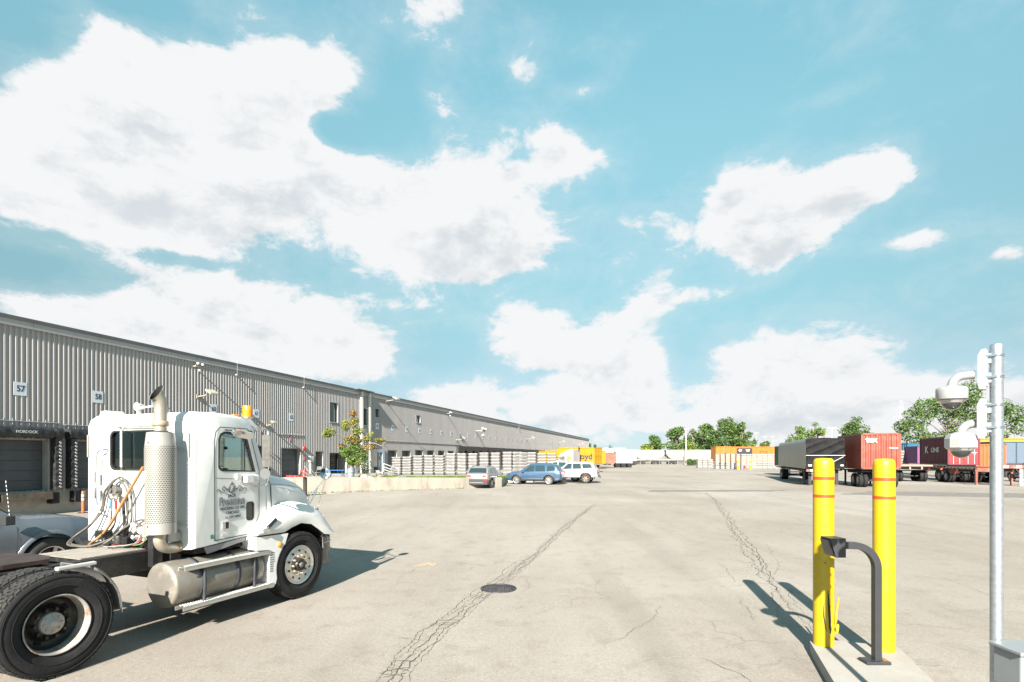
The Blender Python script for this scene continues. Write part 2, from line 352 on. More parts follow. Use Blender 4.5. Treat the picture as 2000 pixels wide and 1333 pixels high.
    bp = N.new('ShaderNodeBump'); bp.inputs['Strength'].default_value = .35; bp.inputs['Distance'].default_value = .006; L.new(sp, bp.inputs['Height']); L.new(bp.outputs[0], b.inputs['Normal'])
    return m
GM = ground_mat()
A_ = at(600, 963, 33.0); A_.z = 0; B_ = at(905, 955, 37.3); B_.z = 0
tA = (A_ - WO).dot(WD)
def ground_z(x, y):
    p = Vector((x, y, 0)) - WO; t = p.dot(WD); off = -p.dot(WNI)
    if t > 21.8: return 0.0
    k = max(0, min(1, (11.0 - off) / 9.0)); k = k * k * (3 - 2 * k)
    return -.56 * k * max(0, min(1, (21.8 - t) / .6))
g = MB().mat(GM)
xs = [-3000, -400, -120, -60] + [-40 + i * 1.0 for i in range(41)] + [10, 30, 60, 150, 400, 3000]
ys = [-200, -40, -5] + [i * 1.0 for i in range(0, 54)] + [60, 80, 120, 200, 400, 1000, 4000]
gv = [(x, y, ground_z(x, y)) for x in xs for y in ys]; ny = len(ys)
g.add(gv, [(i * ny + j, (i + 1) * ny + j, (i + 1) * ny + j + 1, i * ny + j + 1) for i in range(len(xs) - 1) for j in range(ny - 1)], True)
g.build('ground', kind='structure')
# darker patches laid into the yard
PATCH = M('dark_asphalt_patch', (.165, .15, .135), .85, var=.2, scale=3, bump=.3, bscale=90)
def sheet(name, pts, z, mat, kind='structure', jit=.05, sub=10):
    out = []
    n = len(pts)
    for i in range(n):
        a, b = Vector(pts[i]), Vector(pts[(i + 1) % n])
        for k in range(sub):
            p = a.lerp(b, k / sub); d = (b - a); nn = Vector((-d.y, d.x, 0)).normalized() if d.length else Vector((0, 0, 0))
            p = p + nn * random.uniform(-jit, jit); out.append((p.x, p.y, z))
    m_ = MB().mat(mat); m_.add(out, [tuple(range(len(out)))]); return m_.build(name, kind=kind)
sheet('asphalt_patch', [gp(1265, 961), gp(1500, 960), gp(1560, 957.5), gp(1275, 957.8)], .004, PATCH, jit=.25)
sheet('asphalt_patch', [gp(1640, 966), gp(2100, 975), gp(2300, 968), gp(1700, 960)], .004, PATCH, jit=.25)
sheet('asphalt_patch', [gp(1480, 929), gp(1620, 931), gp(1620, 928), gp(1470, 927)], .004, PATCH, jit=.3)
sheet('asphalt_patch', [gp(1130, 946), gp(1180, 944), gp(1160, 943), gp(1125, 944)], .004, PATCH, jit=.1)
# open joints and cracks running down the yard: jagged recess-dark ribbons
CRK = M('crack_shadow_grit', (.07, .06, .05), .95, var=.4, scale=30)
GRIT = M('crack_edge_grit', (.265, .235, .20), .95, var=.25, scale=20)
def ribbon(m_, pts, w, z, wob=.05, step=.06, taper=True):
    P = [Vector(p) for p in pts]; path = []
    for a, b in zip(P, P[1:]):
        n = max(2, int((b - a).length / step))
        for k in range(n): path.append(a.lerp(b, k / n))
    path.append(P[-1]); off = 0; L_ = []; R_ = []; N_ = len(path)
    for i, p in enumerate(path):
        d = path[min(i + 1, N_ - 1)] - path[max(i - 1, 0)]; nn = Vector((-d.y, d.x, 0)).normalized()
        off = off * .9 + random.uniform(-wob, wob) * .45; ww = w * random.uniform(.25, 1.3) * (min(1, 6 * i / N_ + .1, 6 * (N_ - i) / N_ + .1) if taper else 1)
        q = p + nn * off; L_.append((q.x + nn.x * ww / 2, q.y + nn.y * ww / 2, z)); R_.append((q.x - nn.x * ww / 2, q.y - nn.y * ww / 2, z))
    m_.add(L_ + R_, [(i, i + 1, N_ + i + 1, N_ + i) for i in range(N_ - 1)])
JL = [gp(720, 1400), gp(770, 1310), gp(850, 1232), gp(925, 1172), gp(985, 1128), gp(1040, 1085), gp(1090, 1040), gp(1130, 1008), gp(1160, 985)]
JR = [gp(1378, 962), gp(1400, 985), gp(1425, 1020), gp(1460, 1070), gp(1500, 1125), gp(1545, 1185), gp(1590, 1240)]
ce = MB().mat(GRIT)
ribbon(ce, JL, .20, .004, .05); ribbon(ce, JR, .13, .004, .06)
ce.build('crack_edges', kind='structure')
cr = MB().mat(CRK)
def offs(pts, d): return [p + Vector((d, d * -.3, 0)) for p in pts]
for d, w in ((-.13, .008), (.0, .010), (.11, .009), (.17, .005), (-.05, .005)):
    ribbon(cr, offs(JL[:6], d), w, .008, .045, .04)
ribbon(cr, JL[4:], .016, .008, .06); ribbon(cr, offs(JL[4:], .09), .012, .008, .06)
ribbon(cr, JR, .016, .008, .07); ribbon(cr, offs(JR, .12), .013, .008, .08, .05); ribbon(cr, offs(JR[2:], -.14), .010, .008, .09, .05)
for k in range(16):      # short ties between the parallel joints
    i = random.randint(0, 3); a = JL[i].lerp(JL[i + 1], random.random()); ribbon(cr, [a + Vector((-.14, -.03, 0)), a + Vector((.14, random.uniform(-.1, .15), 0))], .010, .008, .03, .03)
for q in ([(640, 1085), (700, 1062), (760, 1038), (830, 1022)], [(660, 1040), (720, 1020), (780, 1012)], [(760, 1152), (800, 1120), (815, 1108)], [(870, 1162), (955, 1162)], [(745, 1240), (780, 1248), (830, 1252)],
          [(1180, 1270), (1220, 1240), (1275, 1205), (1290, 1180)], [(1360, 1285), (1400, 1300), (1440, 1320), (1470, 1345)], [(1440, 1165), (1455, 1190), (1475, 1215)], [(1755, 1222), (1800, 1224), (1850, 1228), (1880, 1232)], [(1820, 1180), (1870, 1196), (1930, 1190), (1990, 1198)],
          [(1800, 1120), (1880, 1140), (1940, 1165), (2010, 1180)], [(1650, 1000), (1720, 1020), (1800, 1042), (1900, 1075)], [(1760, 1298), (1840, 1302), (1900, 1312)], [(1500, 1060), (1515, 1100), (1510, 1130)], [(1400, 1098), (1430, 1125), (1445, 1140)],
          [(660, 1045), (690, 1032), (740, 1030)], [(240, 1222), (300, 1226), (360, 1232)], [(1020, 1130), (1040, 1142), (1022, 1158)], [(1560, 1035), (1590, 1060), (1600, 1090)], [(920, 1030), (990, 1012), (1050, 1006)], [(1230, 1110), (1290, 1112), (1340, 1105)]):
    ribbon(cr, [gp(*p) for p in q], .0055, .008, .06, .05)
cr.build('pavement_cracks', kind='structure')
# yellow stain left of the manhole, leaf litter
sheet('rust_stain', [gp(806, 1108), gp(830, 1099), gp(856, 1101), gp(850, 1106)], .004, M('rust_stain', (.36, .29, .19), .9, var=.3, scale=12), jit=.03)
# ------------------------------------------------------------------ manhole cover
mc = thing('manhole_cover', 'round dark iron manhole cover set in the asphalt beside the long crack', 'manhole cover', gp(973.5, 1150.5))
IRON = M('rusty_cast_iron', (.045, .042, .05), .6, .5, var=.4, scale=18, dirt=(.12, .08, .055), damt=.6, dscale=9)
mb(IRON).lathe([(.30, .0), (.30, .016), (.262, .016), (.262, .004)], 40).build('rim', mc)
q = mb(IRON); q.lathe([(.255, 0), (.255, .009), (0, .009)], 40)
for i in range(-8, 9):
    for j in range(-8, 9):
        x, y = i * .029, j * .029
        if math.hypot(x, y) < .235: q.box(x - .008, x + .008, y - .008, y + .008, .008, .0145)
q.build('lid', mc)

# ------------------------------------------------------------------ warehouse
wh = thing('warehouse', 'very long grey ribbed metal warehouse with a row of numbered loading docks', 'warehouse', WO, math.atan2(WD.y, WD.x))
TEND = wt(1150); HT = 8.69; T0 = -14
def siding_mat():
    m = M('grey_ribbed_siding', (.45, .425, .415), .5, .1, var=.05, scale=.7, dirt=(.35, .315, .295), damt=.35, dscale=.5, stretch=(1, 1, .25))
    return m
SID = siding_mat()
FASC = M('grey_metal_fascia', (.46, .44, .43), .45, .3, var=.05, scale=1); CAPM = M('dark_grey_coping', (.20, .21, .22), .45, .3, var=.08, scale=1)
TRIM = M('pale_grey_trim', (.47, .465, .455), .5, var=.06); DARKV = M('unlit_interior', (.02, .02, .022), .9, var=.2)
JAMB = M('weathered_white_jamb', (.40, .385, .36), .7, var=.12, dirt=(.28, .25, .21), damt=.5)
DOORM = M('grey_sectional_door', (.10, .105, .115), .5, .2, var=.12, scale=2)
# openings: (t0, t1, z0, z1, kind)
def op(px0, px1, py0, py1, kind):
    pc = (px0 + px1) / 2; return (wt(px0), wt(px1), wz(pc, py1) if py1 else .6, wz(pc, py0), kind)
OPEN = []
DOCK = {}
signY = {57: 24.96, 58: 28.33, 59: 31.9, 60: 35.45, 61: 39.1, 62: 42.67}
for n, Y in signY.items(): DOCK[n] = (Y - WO.y) / WD.y
for k in range(30): DOCK[63 + k] = (55.05 + 3.06 * k - WO.y) / WD.y
for n in (55, 56): DOCK[n] = DOCK[57] - 3.7 * (57 - n)
for n in sorted(DOCK):
    t = DOCK[n]
    if n in (63,): continue
    if n <= 61: OPEN.append((t - 1.22, t + 1.22, .6, 3.06, 'dock_seal'))
    elif n == 62: OPEN.append((t - 1.15, t + 1.2, .6, 2.93, 'dock'))
    elif n < 70: OPEN.append((t - 1.15, t + .95, .6, 2.95 if n < 66 else 3.05, 'dock'))
    else: OPEN.append((t - 1.15, t + 1.0, .6, 3.06, 'dock'))
OPEN += [op(614, 631, 881, 926, 'bay'), op(642, 677, 884, 926, 'bay'), op(643, 659, 787, 825, 'window'), op(706, 717, 798, 831, 'window'),
         op(731, 740.5, 799, 815.5, 'window'), op(812, 820, 812, 826, 'window'), op(727, 746, 883, 927, 'glassdoor')]
OPEN.sort()
# siding as vertical trapezoid ribs, interrupted at the openings
PITCH = .225
def rib_profile(t0, t1):
    pts = []; k = math.floor(t0 / PITCH)
    while k * PITCH < t1:
        b = k * PITCH
        for dt, dy in ((0, 0), (.095, 0), (.125, -.058), (.195, -.058)): pts.append((b + dt, dy))
        k += 1
    out = []
    pr = sorted([p for p in pts if t0 < p[0] < t1])
    def yat(t): 
        r = (t % PITCH); return 0 if r < .095 else (-(r - .095) / .03 * .058 if r < .125 else (-.058 if r < .195 else -.058 + (r - .195) / .03 * .058))
    return [(t0, yat(t0))] + pr + [(t1, yat(t1))]
def ribs(m_, t0, t1, z0, z1):
    p = rib_profile(t0, t1); n = len(p)
    m_.add([(t, y, z0) for t, y in p] + [(t, y, z1) for t, y in p], [(i, i + 1, n + i + 1, n + i) for i in range(n - 1)])
cuts = sorted({T0, TEND} | {o[0] for o in OPEN} | {o[1] for o in OPEN})
ZB = -.9; ZT = HT - .46
sd = MB().mat(SID)
for a, b in zip(cuts, cuts[1:]):
    mid = (a + b) / 2; hs = sorted([(o[2], o[3]) for o in OPEN if o[0] < mid < o[1]]); z = .55
    for z0, z1 in hs:
        if z0 > z + .01: ribs(sd, a, b, z, z0)
        z = max(z, z1)
    ribs(sd, a, b, z, ZT)
sd.build('ribbed_siding', wh)
mb(CONC).box(T0, TEND, -.06, .3, -1.2, .55).build('dock_foundation', wh)
m_ = MB().mat(FASC)
fx = T0
while fx < TEND:
    m_.box(fx + .006, min(fx + 3.05, TEND) - .006, -.12, .2, HT - .47, HT - .19); fx += 3.05
m_.build('fascia_trim', wh)
m_ = MB().mat(CAPM); m_.prism([(-.12, HT - .187), (.2, HT - .187), (.2, HT), (-.17, HT), (-.17, HT - .03)], T0, TEND, 'x'); m_.build('coping', wh)
mb(M('flat_roof_membrane', (.35, .35, .34), .9)).box(T0, TEND, .2, 60, HT - .25, HT - .12).build('roof', wh)
m_ = MB().mat(SID); m_.box(T0 - .02, TEND, 59.8, 60, -1, HT - .26); m_.box(T0 - .05, T0, .02, 60, -1, HT - .26); m_.box(TEND, TEND + .06, -.04, 60, -1, HT - .01); m_.build('end_walls', wh)
for px in (905, 970, 1046, 1100):
    t = wt(px); mb(CAPM).box(t - .03, t + .03, -.045, -.03, 3.2 if px > 1000 else 5.5 if px == 905 else 3.2, ZT).build('siding_seam', wh)
# openings filled
BLKV = M('black_vinyl_pad', (.02, .02, .023), .45, var=.3, bump=.5, bscale=6, dirt=(.10, .095, .09), damt=.5, dscale=3)
SEAL_W = M('white_marked_pad', (.6, .58, .55), .7, var=.3, scale=20)
def ingot_rows(m_, t0, t1, y0, y1, z0, n, h):
    for r in range(n):
        z = z0 + r * h; m_.prism([(t0 + .03, z), (t1 - .03, z), (t1, z + h * .8), (t0, z + h * .8)], y0, y1, 'y')
INGM = M('cast_aluminium', (.27, .26, .25), .5, .1, var=.14, scale=2, dirt=(.17, .16, .15), damt=.4, dscale=3)
door_panel_proto = {}
for (t0, t1, z0, z1, kd) in OPEN:
    near = t0 < wt(1000)
    if kd in ('dock', 'dock_seal'):
        fr = MB().mat(JAMB); dpt = .42
        fr.box(t0 - .0, t0 + .06, -.05, dpt, z0, z1); fr.box(t1 - .06, t1, -.05, dpt, z0, z1); fr.box(t0 + .06, t1 - .06, -.05, dpt, z1 - .06, z1); fr.box(t0 + .06, t1 - .06, 0, dpt, z0 - .05, z0)
        d = fr.build('dock_door', wh)
        n = 5 if near else 1
        for i in range(n):
            a = z0 + (z1 - .06 - z0) * i / n; b = z0 + (z1 - .06 - z0) * (i + 1) / n; key = (round(t1 - t0, 2), round(b - a, 3), n)
            if key not in door_panel_proto:
                w_ = t1 - t0 - .12; h_ = b - a; q = mb(DOORM); q.box(0, w_, 0, .05, .006, h_ - .006)
                if n > 1:
                    for j in range(3): q.box(.04, w_ - .04, -.012, 0, h_ * (j + .25) / 3, h_ * (j + .7) / 3)
                door_panel_proto[key] = q.mesh('panel')
            o = bpy.data.objects.new('panel', door_panel_proto[key]); COL.objects.link(o); o.parent = d; o.location = (t0 + .06, dpt - .08, a)
    elif kd == 'bay':
        fr = MB().mat(JAMB); fr.box(t0, t0 + .07, -.06, 1.0, z0, z1); fr.box(t1 - .07, t1, -.06, 1.0, z0, z1); fr.box(t0 + .07, t1 - .07, -.06, .3, z1 - .07, z1)
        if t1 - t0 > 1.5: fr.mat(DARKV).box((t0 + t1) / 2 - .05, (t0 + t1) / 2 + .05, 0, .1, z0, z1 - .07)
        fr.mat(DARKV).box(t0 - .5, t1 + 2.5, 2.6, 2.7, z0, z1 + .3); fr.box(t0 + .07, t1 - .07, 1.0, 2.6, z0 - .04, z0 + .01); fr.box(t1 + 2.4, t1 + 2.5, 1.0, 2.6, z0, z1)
        fr.build('storage_bay', wh)
    elif kd == 'window':
        fr = MB().mat(TRIM); w_ = .07
        fr.box(t0 - w_, t0, -.07, .22, z0 - w_, z1 + w_); fr.box(t1, t1 + w_, -.07, .22, z0 - w_, z1 + w_); fr.box(t0, t1, -.07, .22, z1, z1 + w_); fr.box(t0, t1, -.09, .22, z0 - w_, z0)
        d = fr.build('window', wh); mb(GLASS).box(t0, t1, .15, .18, z0, z1).build('pane', d)
    else:
        fr = MB().mat(M('pale_blue_door_surround', (.45, .55, .62), .5, var=.06)); fr.box(t0 - .25, t0 + .1, -.12, .1, .6, z1 + .25); fr.box(t1 - .1, t1 + .35, -.12, .1, .6, z1 + .25); fr.box(t0 + .1, t1 - .1, -.12, .1, z1 - .05, z1 + .25)
        fr.box((t0 + t1) / 2 + .2, (t0 + t1) / 2 + .28, -.05, .08, .6, z1 - .05); d = fr.build('entrance_door', wh); mb(GLASS).box(t0 + .1, t1 - .1, .02, .05, .7, z1 - .05).build('pane', d)
# dock seals of the near docks, and the dark row of seals on the far ones
def dock_seal(t, lettered):
    s_ = thing('dock_seal', 'x', 'dock seal', wall_world(t, 0, 0), math.atan2(WD.y, WD.x), 'black padded dock seals framing the near dock doors')
    h = mb(BLKV)
    rings = []
    for i in range(25):
        x = lerp(-1.62, 1.62, i / 24); sag = .025 * math.sin(i * 1.9) + .03 * math.sin(i * 3.1); rings.append([(x, -.04, 3.62), (x, -.42, 3.60 + sag * .3), (x, -.50 + sag, 3.45), (x, -.46 + sag * 1.5, 3.18 + sag), (x, -.42, 3.10 + sag), (x, -.04, 3.12)])
    h.loft(rings, True, True, True); h.build('head_curtain', s_)
    for sg in (-1, 1):
        p = mb(BLKV); rr = []
        x0, x1 = (1.25, 1.55) if sg > 0 else (-1.55, -1.25)
        for i in range(17):
            z = lerp(.62, 3.1, i / 16); k = .02 * math.sin(i * 2.3); rr.append([(x0, -.04, z), (x0 + k, -.44 + k, z), (x1 - .05, -.47 - k, z), (x1 + k, -.40, z), (x1, -.04, z)])
        p.loft(rr, True, False, True); p.build('side_pad', s_)
        w = mb(SEAL_W)
        for i in range(14): z = .75 + i * .165; w.boxr(((x0 + x1) / 2 + .02, -.505, z), (.11, .012, .07), (0, .6, 0))
        w.build('guide_stripes', s_)
    mb(M('oily_bumper_steel', (.16, .13, .10), .6, .4, var=.3)).box(-.95, 1.1, -.5, -.08, .18, .52).build('dock_leveller_lip', s_)
    for x in (-1.25, 1.25): mb(BLACK).box(x - .15, x + .15, -.48, -.08, -.05, .5).build('rubber_bumper', s_)
    if lettered: put_text('NORDOCK', .17, M('white_print', (.75, .75, .74), .6, var=0), (0, -.52, 3.36), (1, 0, 0), (0, -.1, 1), s_, bold=.006)
    return s_
for n, lab in ((57, 'black dock seal with white NORDOCK print on its curtain, under the 57 sign'), (58, 'black dock seal under the 58 sign, half hidden by the white truck'), (56, 'black dock seal at the far left past the 57 one'), (60, 'black dock seal below the 60 sign behind the white truck')):
    s_ = dock_seal(DOCK[n], n == 57); s_['label'] = lab
fs = thing('dock_seal', 'long dark row of dock seal pads above the far loading doors', 'dock seal', WO, math.atan2(WD.y, WD.x))
for n in range(70, 93):
    t = DOCK[n]; 
    if t > TEND - 2: break
    q = mb(BLKV); q.box(t - 1.5, t + 1.5, -.45, -.045, 3.1, 3.75); q.build('head_pad', fs); q = mb(BLKV); q.box(t - 1.5, t - 1.15, -.42, -.045, .6, 3.09); q.build('side_pad', fs)
# conduits
cd = thing('electrical_conduit', 'thin horizontal conduit run along the ribbed wall above the doors', 'conduit', WO, math.atan2(WD.y, WD.x))
GALV = M('thin_galvanised_pipe', (.35, .34, .33), .5, .5)
q = mb(GALV)
for a, b, z in ((DOCK[57] - 2.5, DOCK[57] + 1.7, 3.86), (DOCK[58] - 1.6, DOCK[58] + 1.6, 3.8), (DOCK[62] - 1.5, DOCK[62] + 1.4, 3.95), (wt(750), wt(900), 3.9)):
    q.cyl((a, -.07, z), (b, -.07, z), .022, n=6)
    x = a + .15
    while x < min(b, a + 5): q.cyl((x, -.07, z - .16), (x, -.07, z + .12), .012, n=5); x += .34
q.build('pipe_run', cd)
# downspouts, with their dark canopy stubs
for px, lab in ((704, 'white downspout left of the recessed window'), (719.5, 'white downspout right of the recessed window')):
    t = wt(px); o = thing('downspout', lab, 'downspout', wall_world(t, 0, 0), math.atan2(WD.y, WD.x), 'white downspouts')
    mb(M('cream_white_metal', (.75, .72, .66), .5, var=.08)).box(-.13, .13, -.26, -.045, .62, 8.55).build('pipe', o)
    mb(CAPM).boxr((-.5, -.3, 8.66), (1.5, .5, .05), (0, 0, 0)).build('scupper_lid', o)
q = mb(M('bluish_recess_siding', (.33, .36, .39), .5, var=.06)); q.box(wt(706.5), wt(717), -.05, -.043, 3.2, 5.0); q.build('wall_panel', wh)
# number signs
SIGNW = M('white_sign_plate', (.75, .80, .88), .45, var=.03); NAVY = M('navy_sign_print', (.02, .03, .06), .5, var=0)
ORD = 'first second third fourth fifth sixth seventh eighth ninth tenth eleventh twelfth thirteenth fourteenth fifteenth sixteenth seventeenth eighteenth nineteenth twentieth twenty-first twenty-second twenty-third twenty-fourth twenty-fifth twenty-sixth twenty-seventh twenty-eighth'.split()
ords = {57: 'at the far left end', 58: 'second from the left end', 60: 'above the white truck cab roof', 61: 'behind the truck beacon', 62: 'above the roll door'}
for n in sorted(DOCK):
    if n in (55, 56, 59) or n > 90: continue
    t = DOCK[n]
    if n <= 62: lab = f'white dock sign reading {n} on the ribbed wall, {ords[n]}'
    else: lab = f'small white dock sign reading {n}, {ORD[n - 63]} one right of the downspouts'
    o = thing('dock_number_sign', lab, 'sign', wall_world(t, .05, 5.36), math.atan2(WD.y, WD.x), 'white dock number signs')
    w_ = .27 if n <= 62 else .30
    mb(SIGNW).box(-w_, w_, -.012, 0, -.31, .31).build('plate', o)
    put_text(str(n), .40, NAVY, (.02, -.015, 0), (1, 0, 0), (0, 0, 1), o, name='number', bold=.008, sx=.85)
# wall lamps and cameras
CREAM = M('cream_lamp_housing', (.33, .31, .25), .5, var=.08); LENSM = M('lamp_lens', (.45, .43, .38), .25, var=.2)
def wall_lamp(px, py, arm, lab, big=1.0, tilt=.5):
    z = wz(px, py); o = thing('wall_lamp', lab, 'wall lamp', wall_world(wt(px), 0, z), math.atan2(WD.y, WD.x), 'floodlights on arms along the warehouse wall')
    mb(CREAM).boxr((0, -.06, -.1), (.2, .1, .25)).tube([(0, -.05, -.1), (.02, -arm * .5, -.08), (.05, -arm, .0)], .045, 8).build('arm', o)
    R_ = Matrix.Translation((.10, -arm - .28 * big, .12)) @ Euler((tilt, 0, -.35)).to_matrix().to_4x4()
    mb(CREAM).box(-.22 * big, .22 * big, -.36 * big, .36 * big, -.02, .12, R_).build('housing', o, bevel=.02)
    mb(LENSM).box(-.18 * big, .18 * big, -.31 * big, .31 * big, -.035, -.02, R_).build('lens', o)
wall_lamp(385, 772, .75, 'cream floodlight on a short arm to the left of the 60 sign', 1.15, .35)
wall_lamp(753, 782, .9, 'cream floodlight near the roof edge to the right of the downspouts', 1.0, .4)
wall_lamp(521, 829, .35, 'small white floodlight right behind the truck beacon', .6, .2)
wall_lamp(891, 858, .9, 'small floodlight low on the far wall above the first dark seals', .8)
wall_lamp(1028, 857, 1.2, 'distant floodlight on the far wall above the orange container row', 1.3)
wall_lamp(1090, 864, 1.3, 'second to last distant floodlight on the far wall', 1.5)
wall_lamp(1128, 868, 1.4, 'last distant floodlight close to the far corner of the warehouse', 1.7)
def wall_cams(px, py, s, lab):
    z = wz(px, py); o = thing('wall_camera_cluster', lab, 'security camera', wall_world(wt(px), 0, z), math.atan2(WD.y, WD.x), 'white camera clusters on the warehouse wall')
    mb(CREAM).tube([(0, -.03, 0), (0, -.5 * s, -.02)], .05 * s, 8).box(-.25 * s, .35 * s, -.58 * s, -.48 * s, -.06 * s, .04 * s).build('bracket', o)
    for x, y_, z_ in ((-.05, -.55, .16), (.28, -.6, .12), (.1, -.5, -.3)):
        mb(M('white_camera_shell', (.78, .77, .74), .35, var=.03)).cyl((x * s, y_ * s, z_ * s + .06 * s), (x * s, (y_ - .02) * s, z_ * s - .06 * s), .10 * s, .08 * s, 12).build('camera', o)
        mb(GLASS).cyl((x * s, (y_ - .02) * s, z_ * s - .06 * s), (x * s, (y_ - .05) * s, z_ * s - .11 * s), .07 * s, .03 * s, 12).build('lens_dome', o)
wall_cams(376, 716, .9, 'cluster of small white cameras high on the wall above the cream floodlight')
wall_cams(929, 842, 2.2, 'distant cluster of white cameras on the wall above the ingot stacks')
wall_cams(872, 808, 1.0, 'small white camera near the roof edge right of the square upper windows')
for k, px in enumerate((459, 590, 1012)):
    t = wt(px); o = mb(TRIM).cyl((0, -.2, 7.9), (0, -.2, 8.9), .009, n=6).box(-.04, .04, -.22, -.04, 7.85, 7.93).build('lightning_rod', label=['thin lightning rod on the roof edge above the 60 and 61 signs', 'thin lightning rod on the roof edge left of the upper window', 'thin lightning rod on the distant roof edge'][k], cat='lightning rod', group='lightning rods on the roof edge')
    o.location = wall_world(t, 0, 0); o.rotation_euler = (0, 0, math.atan2(WD.y, WD.x))
# ------------------------------------------------------------------ raised strip with its retaining wall
C_ = at(980, 952, 39.2); C_.z = 0
topz = {0: .97, 1: .76, 2: .72}
RETM = M('stained_yellow_concrete', (.275, .253, .212), .85, var=.10, scale=2, bump=.4, bscale=25, dirt=(.17, .115, .07), damt=.75, dscale=1.3, stretch=(1, 1, .35))
rw = thing('retaining_wall', 'low stained concrete retaining wall in front of the raised grass strip', 'retaining wall')
def wall_run(p, q, z0, z1, n):
    d = (q - p); L_ = d.length; e = d.normalized(); nn = Vector((-e.y, e.x, 0))
    for i in range(n):
        a = p + e * (L_ * i / n + .006); b = p + e * (L_ * (i + 1) / n - .006); za = lerp(z0, z1, i / n); zb = lerp(z0, z1, (i + 1) / n); m_ = MB().mat(RETM)
        vs = [(a.x, a.y, -.1), (b.x, b.y, -.1), (b.x + nn.x * .3, b.y + nn.y * .3, -.1), (a.x + nn.x * .3, a.y + nn.y * .3, -.1), (a.x, a.y, za), (b.x, b.y, zb), (b.x + nn.x * .3, b.y + nn.y * .3, zb), (a.x + nn.x * .3, a.y + nn.y * .3, za)]
        m_.add(vs, [(0, 1, 2, 3), (4, 5, 6, 7), (0, 1, 5, 4), (1, 2, 6, 5), (2, 3, 7, 6), (3, 0, 4, 7)]); m_.build('wall_section', rw)
wall_run(A_, B_, .97, .76, 4); wall_run(B_, C_, .76, .72, 1)
ret = Vector((WNI.x, WNI.y, 0)); offA = -(A_ - WO).dot(WNI)
A2 = A_ + ret * (offA - .1); wall_run(A2, A_ + ret * .3, .75, .97, 1)
# top surface: paved by the wall, grass towards the kerb
PAVE = M('pale_platform_concrete', (.30, .275, .24), .85, var=.12, scale=2, dirt=(.28, .23, .16), damt=.5)
def back_pt(p, z):
    o_ = -(p - WO).dot(WNI); q_ = p + ret * (o_ - .05); return Vector((q_.x, q_.y, z))
def on_line(p, nn, d): return p + nn * d
def plat(m_, pts, mat):
    m_.mat(mat)
E1 = Vector((26.5, 82, 0)) * 0 + at(1100, 0, 60); E1.z = 0
strip = MB().mat(PAVE)
frA = A_ + ret * .31; frB = B_ + Vector((-.12, .3, 0)); frC = C_ + Vector((0, .31, 0))
bA, bB, bC, bE = back_pt(frA, .6), back_pt(B_, .6), back_pt(C_, .6), back_pt(E1, .6)
def z_(p, z): return (p.x, p.y, z)
K1 = Vector((-.62, 47.2, 0)); K2 = Vector((1.7, 47.2, 0)); E1 = Vector((1.7, 62, 0)); bE = back_pt(E1, .6)
mids = [frA.lerp(bA, .25), frB.lerp(bB, .25), Vector((-.72, 41.5, 0))]
strip.add([z_(frA, .93), z_(frB, .72), z_(frC, .68), z_(mids[2], .6), z_(mids[1], .6), z_(mids[0], .62), z_(bA, .6), z_(bB, .6), z_(bC, .6), z_(bE, .6), z_(E1, .6), z_(K1, .6), z_(K2, .6)],
          [(0, 1, 4, 5), (1, 2, 3, 4), (5, 4, 7, 6), (4, 3, 11, 8, 7), (11, 12, 10, 9, 8)])
strip.build('raised_strip', kind='structure')
mb(CONC).prism([(C_.x + .02, C_.y + .31), (K1.x + .12, K1.y - .12), (K2.x + .12, K2.y - .12), (E1.x + .12, E1.y), (E1.x, E1.y), (K2.x, K2.y), (K1.x, K1.y), (C_.x - .12, C_.y + .31)], -.1, .64, 'z').build('kerb', kind='structure')
def ground_plat(x, y):
    p = Vector((x, y, 0)); e = (B_ - A_).normalized(); nn = Vector((-e.y, e.x, 0)); u_ = (p - A_).dot(e); d = (p - A_).dot(nn); ztop = lerp(.93, .70, max(0, min(1, u_ / 10))); return lerp(ztop, .6, max(0, min(1, d / 3.5)))
GRS = M('grass_blades', (.10, .16, .035), .8, var=.45, scale=1.2, spec=.2)
gr = MB().mat(GRS); rnd = random.Random(3)
def grass_patch(m_, n, f_, h0, h1):
    for _ in range(n):
        x, y = f_(); z = ground_plat(x, y) - .01; h = rnd.uniform(h0, h1); a = rnd.uniform(0, PI); w = .018; cx, cy = math.cos(a) * w, math.sin(a) * w; lx, ly = rnd.uniform(-.06, .06), rnd.uniform(-.06, .06)
        m_.add([(x - cx, y - cy, z), (x + cx, y + cy, z), (x + lx, y + ly, z + h)], [(0, 1, 2)])
eAB = (C_ - A_).normalized(); nAB = Vector((-eAB.y, eAB.x, 0))
def spot(u0, u1, d0, d1):
    def f_():
        p = A_ + eAB * rnd.uniform(u0, u1) + nAB * rnd.uniform(d0, d1); return p.x, p.y
    return f_
grass_patch(gr, 14000, spot(4.6, 14.2, .35, 3.4), .10, .24); grass_patch(gr, 1500, spot(2.8, 4.6, 1.6, 3.8), .10, .25); grass_patch(gr, 500, spot(.2, 3, .32, .6), .03, .09)
gr.build('grass', kind='stuff', label='green grass strip on top of the retaining wall', cat='grass')
wd_ = MB().mat(GRS)
for _ in range(300):     # weeds in the joint at the wall's foot
    p = A_ + (B_ - A_) * rnd.random() + Vector((rnd.uniform(0, .04), -rnd.uniform(.02, .12), 0)); h = rnd.uniform(.02, .12); a = rnd.uniform(0, PI); w = .02
    wd_.add([(p.x - math.cos(a) * w, p.y - math.sin(a) * w, 0), (p.x + math.cos(a) * w, p.y + math.sin(a) * w, 0), (p.x + rnd.uniform(-.05, .05), p.y, h)], [(0, 1, 2)])
wd_.build('weeds', kind='stuff', label='small weeds growing along the foot of the retaining wall', cat='weeds')
